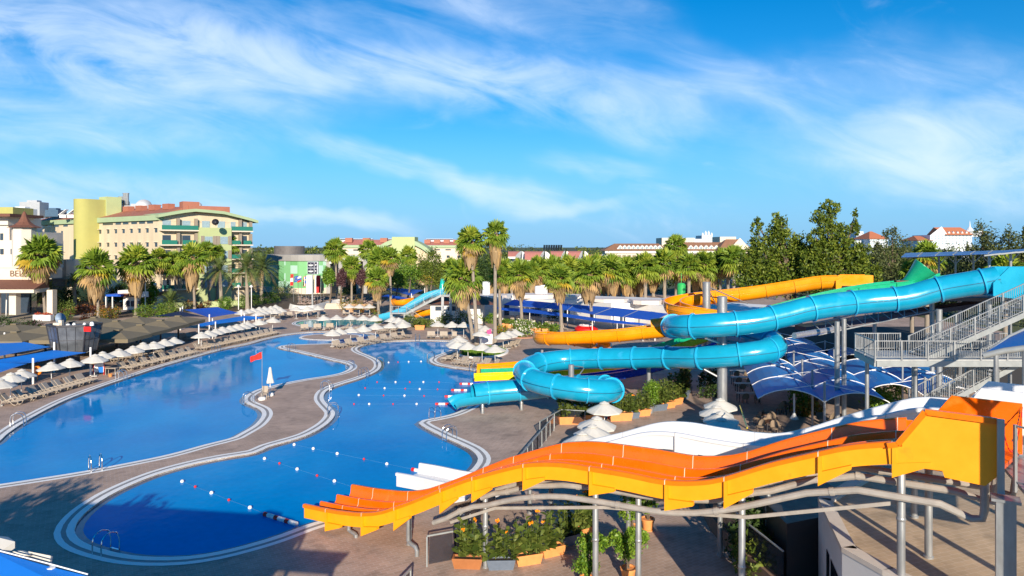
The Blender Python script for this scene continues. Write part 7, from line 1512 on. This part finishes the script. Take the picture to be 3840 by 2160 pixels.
q=K(M3(752,750),66); mb=MB(); pts=[q+Vector((.34*math.cos(a),0,.34*math.sin(a))) for a in [2*math.pi*k/16 for k in range(16)]]; mb.tube(pts,.12,8,closed=True); mb.beam((q.x,q.y,0),q-Vector((0,0,.3)),.05,.05); tag(mb.build('life_ring',mat('orange_buoy',(.85,.22,.01),.5),smooth=True),'orange life ring on a stand under the blue sail','life ring')
c=G(M3(2250,830)); t=thing('side_table','small plastic table with drinks right of the notice board','table',c)
mb=MB(); mb.box((c.x,c.y,.66),(1.1,.6,.05)); mb.build('tabletop',m_lounge,t)
for x in (-.48,.48):
    for y in (-.24,.24): mb=MB(); mb.beam((c.x+x,c.y+y,0),(c.x+x,c.y+y,.64),.05,.05); mb.build('leg',m_lounge,t)
mb=MB(); mb.lathe(G(M3(2222,875)),[(.14,0),(.2,.3),(.22,.3),(.2,.28),(0,.28)],10); tag(mb.build('flower_pot',m_terra),'small orange pot by the pool below the side table','pot')
# ---- kids slide with stairs
ks=thing('kids_slide_tower','steel kids slide landing with two barred stair flights','platform',(-16,110,0)); Y0=110
l0=Vector((-19.6,Y0,2.26)); l1=Vector((-17.0,Y0,2.26)); up_=K(M6(1460,685),Y0); t1_=K(M6(1640,685),Y0)
mb=MB(); mb.prism([(l0.x,Y0),(l1.x,Y0),(l1.x,Y0+2),(l0.x,Y0+2)],2.1,2.26,bottom=True); mb.build('floor',m_galv,ks)
mb=MB(); mb.prism([(up_.x,Y0),(t1_.x,Y0),(t1_.x,Y0+2.6),(up_.x,Y0+2.6)],up_.z-.2,up_.z,bottom=True); mb.build('floor',m_galv,ks)
railing(ks,[l0+Vector((0,2,0)),l0,l1],bay=1.3,bars=.25); railing(ks,[l1,up_,t1_],bay=1.6,bars=.25)
d0=K(M6(1180,1215),Y0); d0.z=0
for a,b in ((l1,up_),(Vector((l1.x,Y0-.1,2.2)),d0)):
    for o_ in (0,1.3): mb=MB(); mb.beam(a+Vector((0,o_,-.1)),b+Vector((0,o_,-.1)),.08,.3); mb.build('stringer',m_steelw,ks)
    for k in range(12): c=a.lerp(b,(k+.5)/12)+Vector((0,.65,0)); mb=MB(); mb.box(c,(.35,1.25,.05)); mb.build('tread',m_galv,ks)
railing(ks,[Vector((l1.x,Y0-.1,2.2)),d0],bay=1.5,bars=.25)
for x,z in ((l0.x+.1,2.2),(l1.x-.3,2.2),(up_.x+.3,up_.z-.1),(up_.x+1.6,up_.z-.1)): mb=MB(); mb.box((x,Y0+.4,z/2),(.42,.42,z)); mb.build('support',m_galv,ks)
m_aqua=mat('aqua_fibreglass',(.01,.42,.36),.3,var=.06,coat=.3); m_sky=mat('sky_fibreglass',(.05,.42,.66),.3,var=.06,coat=.3)
kp_=[K(M6(*p),Y) for p,Y in (((1560,590),112.6),((1460,600),112.6),((1330,625),112.5),((1150,680),112.4),((980,780),112.2),((800,890),112.0),((620,985),112.0),((430,1060),112.2),((250,1100),112.4))]
t,_p=flume('kids_slide','turquoise and sky blue open kids slide left of the hut',kp_,.85,.25,m_sky,joints=4)
mb=MB(); sweep(mb,[p+Vector((0,0,.05)) for p in _p],[(.74,.2),(.52,-.46),(0,-.70),(-.52,-.46),(-.74,.2),(-.72,.2),(-.5,-.44),(0,-.68),(.5,-.44),(.72,.2)],0,capm=0); mb.build('liner',m_aqua,t,smooth='all')
q=K(M6(1500,470),112.6); mb=MB(); mb.lathe((q.x,q.y,q.z-1.4),[(.8,0),(.62,.6),(.5,1.3),(.25,2.6),(.2,2.6),(.4,1.3)],12); tag(mb.build('launch_funnel',m_aqua,smooth='all'),'small turquoise funnel mouth on top of the kids slide','slide mouth')
flume('kids_slide','short orange flume piece left of the turquoise kids slide',[K(M6(x,y),Y) for x,y,Y in ((980,760,118),(870,780,117),(720,800,116),(600,805,116.5),(560,790,118),(640,785,120))],.8,.2,m_yel,joints=3)
flume('kids_slide','short orange flume piece beneath the kids stairs',[K(M6(x,y),Y) for x,y,Y in ((1280,985,114),(1150,1010,114),(1020,1030,113.5),(930,1060,113.5))],.8,.2,m_yel,joints=3)
# orange planter by the hut and hedge boxes
def tubbox(label,p,w,d,h,ang=0,m=m_terra,group=None):
    c=G(p); t=thing('planter_box',label,'planter',c,group,R(ang)); t.rotation_euler=(0,0,0); a=R(ang); M=Matrix.Rotation(a,3,'Z'); mb=MB(); o=[(-w/2*.88,-d/2*.88,0),(w/2*.88,-d/2*.88,0),(w/2*.88,d/2*.88,0),(-w/2*.88,d/2*.88,0)]; u=[(-w/2,-d/2,h),(w/2,-d/2,h),(w/2,d/2,h),(-w/2,d/2,h)]; iu=[(x*.92,y*.88,h) for x,y,_ in u]; il=[(x*.9,y*.86,h-.1) for x,y,_ in u]
    rim=[(x*1.04,y*1.06,h-.05) for x,y,_ in u]; rt=[(x*1.04,y*1.06,h) for x,y,_ in u]; vs=[c+M@Vector(v) for v in o+rim+rt+iu+il]
    fs=[(3,2,1,0)]
    for s in range(4): fs+=[(s*4+k,s*4+(k+1)%4,(s+1)*4+(k+1)%4,(s+1)*4+k) for k in range(4)]
    mb.add(vs,fs); mb.build('tub',m,t)
    mb=MB(); mb.add([vs[16+k]+Vector((0,0,.02)) for k in range(4)],[(0,1,2,3)]); mb.build('soil',m_soil,t)
    mb=MB(); q=[c+M@Vector((x*.98,y*1.02,0)) for x,y,_ in o]; mb.prism([(v.x,v.y) for v in q],.0,.045); mb.build('saucer',m,t)
    return t,c,M
t,c,M=tubbox('orange planter between the oleander clumps by the hut',M6(1045,1375),1.5,.7,.7); cloud('foliage',[((c.x,c.y,1.2),(.9,.5,.7))],500,.12,lf_tree,61,t)
for i,p in enumerate(((1375,1005),(1450,1015),(1565,1025),(1945,1085),(2030,1095),(2185,1110))):
    t,c,M=tubbox(f'terracotta hedge box, {ORD[i]} from left below the long shade',M5(*p),1.2,.6,.6,group='hedge boxes below the long shade'); cloud('foliage',[((c.x,c.y,.95),(.7,.45,.45))],260,.11,[lf_bri,lf_tree],70+i,t)
# ---- white counter with pink bag, drinks stand
c=G(M5(995,1335)); t=thing('counter','white box counter beside the tallest palm','counter',c); w=1.55
mb=MB(); mb.box((c.x,c.y+.3,.6),(w*1.3,.9,1.2)); mb.build('body',mat('counter_white',(.7,.7,.73),.5),t); mb=MB(); mb.box((c.x,c.y+.3,1.23),(w*1.36,1.0,.06)); mb.build('top',m_white2,t)
q=K(M5(1050,1120),c.y+.3); mb=MB(); mb.box((q.x-.1,q.y,1.26+.26),(.5,.3,.5)); mb.box((q.x+.1,q.y+.05,1.26+.33),(.25,.25,.6)); tag(mb.build('bag',mat('pink_plastic',(.75,.05,.22),.5)),'pink bags on the white counter','bag')
c=G(RT(1100,1245),.0); c=Vector((c.x,c.y+4,0)); t=thing('drinks_stand','round red drinks stand with white ringed top behind the yellow flume','stand',c); zt_=K(RT(1100,1150),c.y).z
mb=MB(); mb.lathe(c,[(1.45,zt_-.45),(1.75,zt_-.35),(1.75,zt_-.05),(1.2,zt_+.3),(.4,zt_+.42),(0,zt_+.42)],20); mb.build('roof',m_red,t,smooth=True)
for r in (.55,1.05): mb=MB(); mb.tube([c+Vector((r*math.cos(a),r*math.sin(a),zt_+.46-(r-.4)*.17)) for a in [2*math.pi*k/24 for k in range(24)]],.07,6,closed=True); mb.build('white_ring',m_white2,t)
mb=MB(); mb.lathe(c,[(1.2,0),(1.25,1.05),(0,1.05)],16); mb.build('bar',m_red,t)
for k in range(5): a=2*math.pi*k/5; mb=MB(); mb.tube([c+Vector((1.2*math.cos(a),1.2*math.sin(a),1.0)),c+Vector((1.3*math.cos(a),1.3*math.sin(a),zt_-.3))],.05,6); mb.build('post',m_white2,t)
# ================================================================== canna planters in front
def canna(par,c,M,w,d,h,n,hh,seed,flowers):
    rng=random.Random(seed); mb=MB(); fl=MB(); st=MB(); fpos=[]
    for i in range(n):
        p=c+M@Vector((rng.uniform(-w/2,w/2),rng.uniform(-d/2,d/2)*.8,h)); H_=hh*rng.uniform(.55,1.05); lean=Vector((rng.uniform(-.12,.12),rng.uniform(-.12,.12),0))
        st.beam(p,p+lean+Vector((0,0,H_)),.025,.025)
        k=int(H_/.16)+3; a0=rng.uniform(0,6)
        for j in range(k):
            f=(j+.25)/k; q=p+lean*f+Vector((0,0,H_*f)); a=a0+j*2.4+rng.uniform(-.4,.4); el=R(rng.uniform(18,62)); L_=rng.uniform(.42,.62)*(1-.40*f); W_=L_*rng.uniform(.42,.58)
            dv=Vector((math.cos(a)*math.cos(el),math.sin(a)*math.cos(el),math.sin(el))); s=Vector((-math.sin(a),math.cos(a),0)); up=s.cross(dv)*-1; ro=rng.uniform(-.9,.9); s=s*math.cos(ro)+up*math.sin(ro)
            cen=[q+dv*L_*t-Vector((0,0,.30*L_*t*t)) for t in (0,.25,.55,.82,1)]; ww=(.15,.8,1,.6,.02); vs=[]
            for x,y in zip(cen,ww): vs+=[x+s*W_*.5*y+Vector((0,0,.12*W_*y)),x,x-s*W_*.5*y+Vector((0,0,.12*W_*y))]
            mb.add(vs,[(r*3+z,r*3+z+1,r*3+z+4,r*3+z+3) for r in range(4) for z in range(2)])
        if i<flowers: fpos.append(p+lean*1.05+Vector((0,0,H_*1.05+.12))); st.beam(p+lean+Vector((0,0,H_*.9)),p+lean*1.05+Vector((0,0,H_*1.05+.1)),.02,.02)
    mb.build('foliage',lf_can,par,smooth='all'); st.build('stems',lf_can,par)
    for q in fpos:
        fl=MB(); rg_=random.Random(int(q.x*1000))
        for k in range(9):
            a=rg_.uniform(0,6.28); e=rg_.uniform(-.3,1.1); dv=Vector((math.cos(a)*math.cos(e),math.sin(a)*math.cos(e),math.sin(e))); s=dv.orthogonal().normalized(); L_=rg_.uniform(.09,.15); fl.add([q,q+dv*L_*.6+s*L_*.4,q+dv*L_,q+dv*L_*.6-s*L_*.4],[(0,1,2,3)])
        fl.build('flower',m_flow,par)
CG='canna planters along the front walkway'
for i,(lb,p,w,d,h,ang,m,n,hh,f) in enumerate((('brown planter of tall cannas at the glass gate, leftmost of the front bed',M16(412,1360),1.18,.42,.42,-4,mat('brown_plastic',(.36,.13,.04),.6,var=.12),15,1.45,2),('slate grey planter of cannas right of the brown one',M16(748,1370),1.10,.42,.40,2,m_slate,14,1.30,2),('orange planter of cannas right of the slate grey one',M16(1020,1320),1.10,.44,.42,18,m_terra,15,1.45,2),('orange planter of cannas, fourth in the front bed',M16(1262,1235),1.05,.44,.40,26,m_terra,13,1.35,1),('dark planter of cannas, fifth in the front bed',M16(1430,1125),.95,.44,.42,30,m_slate,13,1.55,1),('orange planter of cannas beside the tall pillar, last in the front bed',M16(1590,1045),1.10,.44,.42,36,m_terra,16,1.75,2),
   ('brown long planter of cannas beside the near parasols',S9(645,935),1.9,.6,.55,3,m_terra,26,1.9,4),('orange square planter of cannas behind the red bin',S9(1090,905),.8,.5,.5,5,m_terra,9,1.2,0),('orange planter of cannas right of the parasol pole',S9(1165,900),1.4,.6,.6,8,m_terra,18,1.5,0),('dark planter of cannas left of the potted bush',S9(1260,878),1.1,.5,.45,12,m_slate,13,1.6,1),('brown planter of cannas beside the metal bucket',S9(1360,855),1.3,.5,.5,16,m_terra,15,1.5,0),('shaded planter of cannas right of the metal bucket',S9(1520,800),1.5,.6,.5,22,m_slate,18,1.7,1),('shaded planter of cannas, next along the shaded walkway',S9(1610,775),1.4,.6,.5,28,m_terra,17,1.9,0),('shaded planter of tall cannas, third along the shaded walkway',S9(1690,740),1.4,.6,.5,34,m_terra,18,2.2,1),('shaded planter of dark cannas under the straight blue tube',S9(1760,690),1.6,.6,.5,48,m_slate,18,2.4,0),('last shaded planter of dark cannas before the navy canopy',S9(1810,630),1.6,.6,.5,60,m_slate,18,2.6,1),('low row planter of cannas behind the near parasols',S9(860,900),1.8,.6,.45,4,m_terra,22,1.0,1))):
    t,c,M=tubbox(lb,p,w,d,h,ang,m,CG); canna(t,c,M,w,d,h,n,hh,500+i,f)
def potted(label,p,r,h,blobs,n,m,seed,mp=m_terra):
    c=G(p); t=thing('potted_plant',label,'potted plant',c); mb=MB(); mb.lathe(c,[(r*.72,0),(r*.98,h*.86),(r*1.08,h*.86),(r*1.08,h),(r*.92,h),(r*.9,h-.06),(0,h-.06)],18); mb.build('pot',mp,t,smooth=True)
    mb=MB(); mb.lathe(c,[(r*.95,0),(r*.95,.035),(0,.035)],18); mb.build('saucer',mp,t)
    mb=MB(); rng=random.Random(seed)
    for k in range(5): b=Vector(blobs[k%len(blobs)][0])+c; s=c+Vector((rng.uniform(-.08,.08),rng.uniform(-.08,.08),h-.06)); mb.tube([s,s.lerp(b,.5)+Vector((rng.uniform(-.1,.1),0,.05)),b],[.022,.018,.01],6)
    mb.build('stems',m_bark,t); cloud('foliage',[((c.x+b[0][0],c.y+b[0][1],b[0][2]),b[1]) for b in blobs],n,.075,m,seed,t,clump=.2,surf=.45,per=14)
potted('potted tree with bright leaves in an orange pot at the bottom edge',M16(2028,1480),.30,.46,[((-.05,0,1.25),(.42,.40,.42)),((.45,.05,1.6),(.30,.3,.34)),((-.45,.1,1.55),(.28,.28,.26)),((.15,0,1.75),(.26,.26,.25)),((-.75,0,1.45),(.16,.16,.14))],2600,lf_pot,601)
potted('small tree in the orange pot farther behind the slide pillar',M16(2225,980),.30,.52,[((-.1,0,1.3),(.42,.4,.45)),((.1,0,1.9),(.5,.4,.4)),((.2,.1,2.35),(.5,.4,.3))],2400,lf_pot,602)
potted('small tree in the orange pot half hidden by the slide pillar',M16(2075,1040),.28,.45,[((-.2,0,1.15),(.4,.35,.4)),((-.1,0,1.7),(.35,.35,.4)),((.05,0,2.1),(.3,.3,.25))],1800,lf_pot,603)
potted('leafy bush right of the tall front pillar at the bottom edge',M16(1610,1560),.26,.4,[((0,0,.9),(.42,.4,.36)),((.1,.1,1.6),(.42,.36,.32)),((.5,0,1.7),(.26,.26,.3))],2200,lf_bri,604)
potted('bright bush in a metal bucket beside the canna row',S9(1447,825),.27,.55,[((0,0,1.35),(.6,.5,.65)),((.1,0,2.0),(.55,.45,.45))],2200,lf_pot,605,m_galv)
c=G(N24(890,945)); t=thing('traffic_cone','red and white traffic cone on the shaded walkway','traffic cone',c); mb=MB(); mb.lathe(c,[(.17,.04),(.11,.42),(.06,.74),(0,.75)],14); mb.build('cone',m_red,t,smooth=True); mb=MB(); mb.lathe(c,[(.126,.36),(.09,.58)],14); mb.build('white_band',m_white2,t); mb=MB(); mb.box(c+Vector((0,0,.02)),(.42,.42,.05)); mb.build('base',m_dark,t)
c=G(S9(1040,885)); mb=MB(); mb.lathe(c,[(.2,0),(.22,.5),(.1,.62),(0,.62)],12); tag(mb.build('litter_bin',m_red),'small red bin behind the near parasol pole','bin'); q=c+Vector((.05,.3,1.35)); mb=MB(); mb.box(q,(.95,.04,.95)); mb.beam((q.x,q.y+.03,0),(q.x,q.y+.03,1.0),.05,.05); tag(mb.build('sign_board',m_white2),'plain white sign behind the red bin','sign')
# ================================================================== dining places under the navy canopies
def make_chair():
    t=thing('wicker_chair','round backed wicker chair','chair')
    mb=MB(); mb.lathe((0,0,.40),[(0,0),(.24,0),(.26,.03),(.24,.06),(0,.06)],12); mb.build('seat',m_wicker,t)
    mb=MB(); n=10; vs=[]
    for k in range(n+1):
        a=R(200+140*k/n)-R(0); h=.40*math.sin(math.pi*k/n)**.6
        for z,rr in ((.46,.27),(.52+h,.33)): vs.append((rr*math.cos(a),rr*math.sin(a),z))
    mb.add(vs,[(2*k,2*k+2,2*k+3,2*k+1) for k in range(n)]); mb.build('backrest',m_wicker,t,smooth='all')
    for x in (-.18,.18):
        for y in (-.17,.17): mb=MB(); mb.beam((x,y,0),(x*.95,y*.95,.41),.035,.035); mb.build('leg',m_dark,t)
    return t
CH=make_chair(); cu_=[0]
def chair(x,y,rz,label,group='wicker chairs'):
    o=CH if cu_[0]==0 else copy_tree(CH); cu_[0]+=1; o.location=(x,y,0); o.rotation_euler=(0,0,rz); tag(o,label,'chair',group)
def table(x,y,label,w=.8,d=.8,rz=0,m=m_wood,four=False):
    t=thing('dining_table',label,'table',(x,y,0),'dining tables'); mb=MB(); mb.box((x,y,.74),(w,d,.04),rz); mb.build('tabletop',m,t)
    for sx in (-1,1):
        for sy in (-1,1): mb=MB(); v=Matrix.Rotation(rz,3,'Z')@Vector((sx*w*.42,sy*d*.42,0)); mb.beam((x+v.x,y+v.y,0),(x+v.x,y+v.y,.72),.05,.05); mb.build('leg',m_dark,t)
tabs=[(S9(2340,400),1.9,.7),(S9(2360,465),1.9,.7),(S9(2400,528),1.9,.7),(S9(2430,625),2.0,.7)]
m_gtab=mat('grey_table_top',(.36,.38,.38),.5)
for i,(p,w,d_) in enumerate(tabs):
    q=G(p,.75); table(q.x,q.y,f'long grey table, {ORD[i]} from the back left of the navy canopy',w,d_,0,m_gtab)
    for j,dx_ in enumerate((-.5,.5)): chair(q.x+dx_,q.y-.7,R(180)+math.pi,f'wicker chair at the {"left" if j==0 else "right"} front of the {ORD[i]} long grey table')
tb=[(M_,lb) for M_,lb in ((tile(2640,1500,4.025)(930,200),'dark table with four chairs in the sun by the conical pole'),(tile(2640,1500,4.025)(980,320),'dark table in shade behind the white slide'),(tile(2640,1500,4.025)(2050,230),'round topped table behind the white slide at the canopy post'),((2955,1515),'dark table deeper under the navy canopy'),((3060,1500),'dark table farthest under the navy canopy'))]
rng=random.Random(2)
for i,(p,lb) in enumerate(tb):
    q=G(p,.75); table(q.x,q.y,lb,.8,.8,R(10)); short=('sunny table by the conical pole','shaded table behind the white slide','round topped table by the canopy post','deeper table under the navy canopy','farthest table under the navy canopy')[i]
    for k in range(4): a=R(15)+k*math.pi/2; chair(q.x+.72*math.cos(a),q.y+.72*math.sin(a),a-math.pi/2+R(180)+rng.uniform(-.3,.3)+math.pi,f'wicker chair, {("right","far","left","near")[k]} side of the {short}')
c=G(tile(2640,1500,4.025)(1360,285)); mb=MB(); mb.lathe(c,[(.33,0),(.30,.05),(.12,.35),(.07,.5),(.07,1.9)],14); tag(mb.build('conical_pole',m_white2,smooth=True),'white conical pole foot under the navy canopy','pole')
mb=MB(); a,b=K(S9(2345,755),43),K(S9(2420,980),37); mb.tube([a,a.lerp(b,.5),b],.035,8); tag(mb.build('handrail',m_yel2),'yellow and grey sloping handrail beside the shaded parasols','handrail')
# chains at the orange launch box
def chain(a,b,sag,label,m):
    mb=MB(); n=26
    for k in range(n):
        t0=k/n;t1=(k+1)/n; p=a.lerp(b,t0)-Vector((0,0,sag*4*t0*(1-t0))); q=a.lerp(b,t1)-Vector((0,0,sag*4*t1*(1-t1)))
        mb.tube([p,q],.016 if k%2 else .008,5)
    tag(mb.build('chain',m),label,'chain')
chain(XYZ(OW-.05,27.2,8.2),XYZ(1.8,26.9,7.55),.15,'thin dark chain across the orange launch box',m_dark)
chain(XYZ(OW-.1,27.25,8.3),XYZ(.2,26.6,8.2),.9,'red and white chain hanging at the orange launch box',m_red)
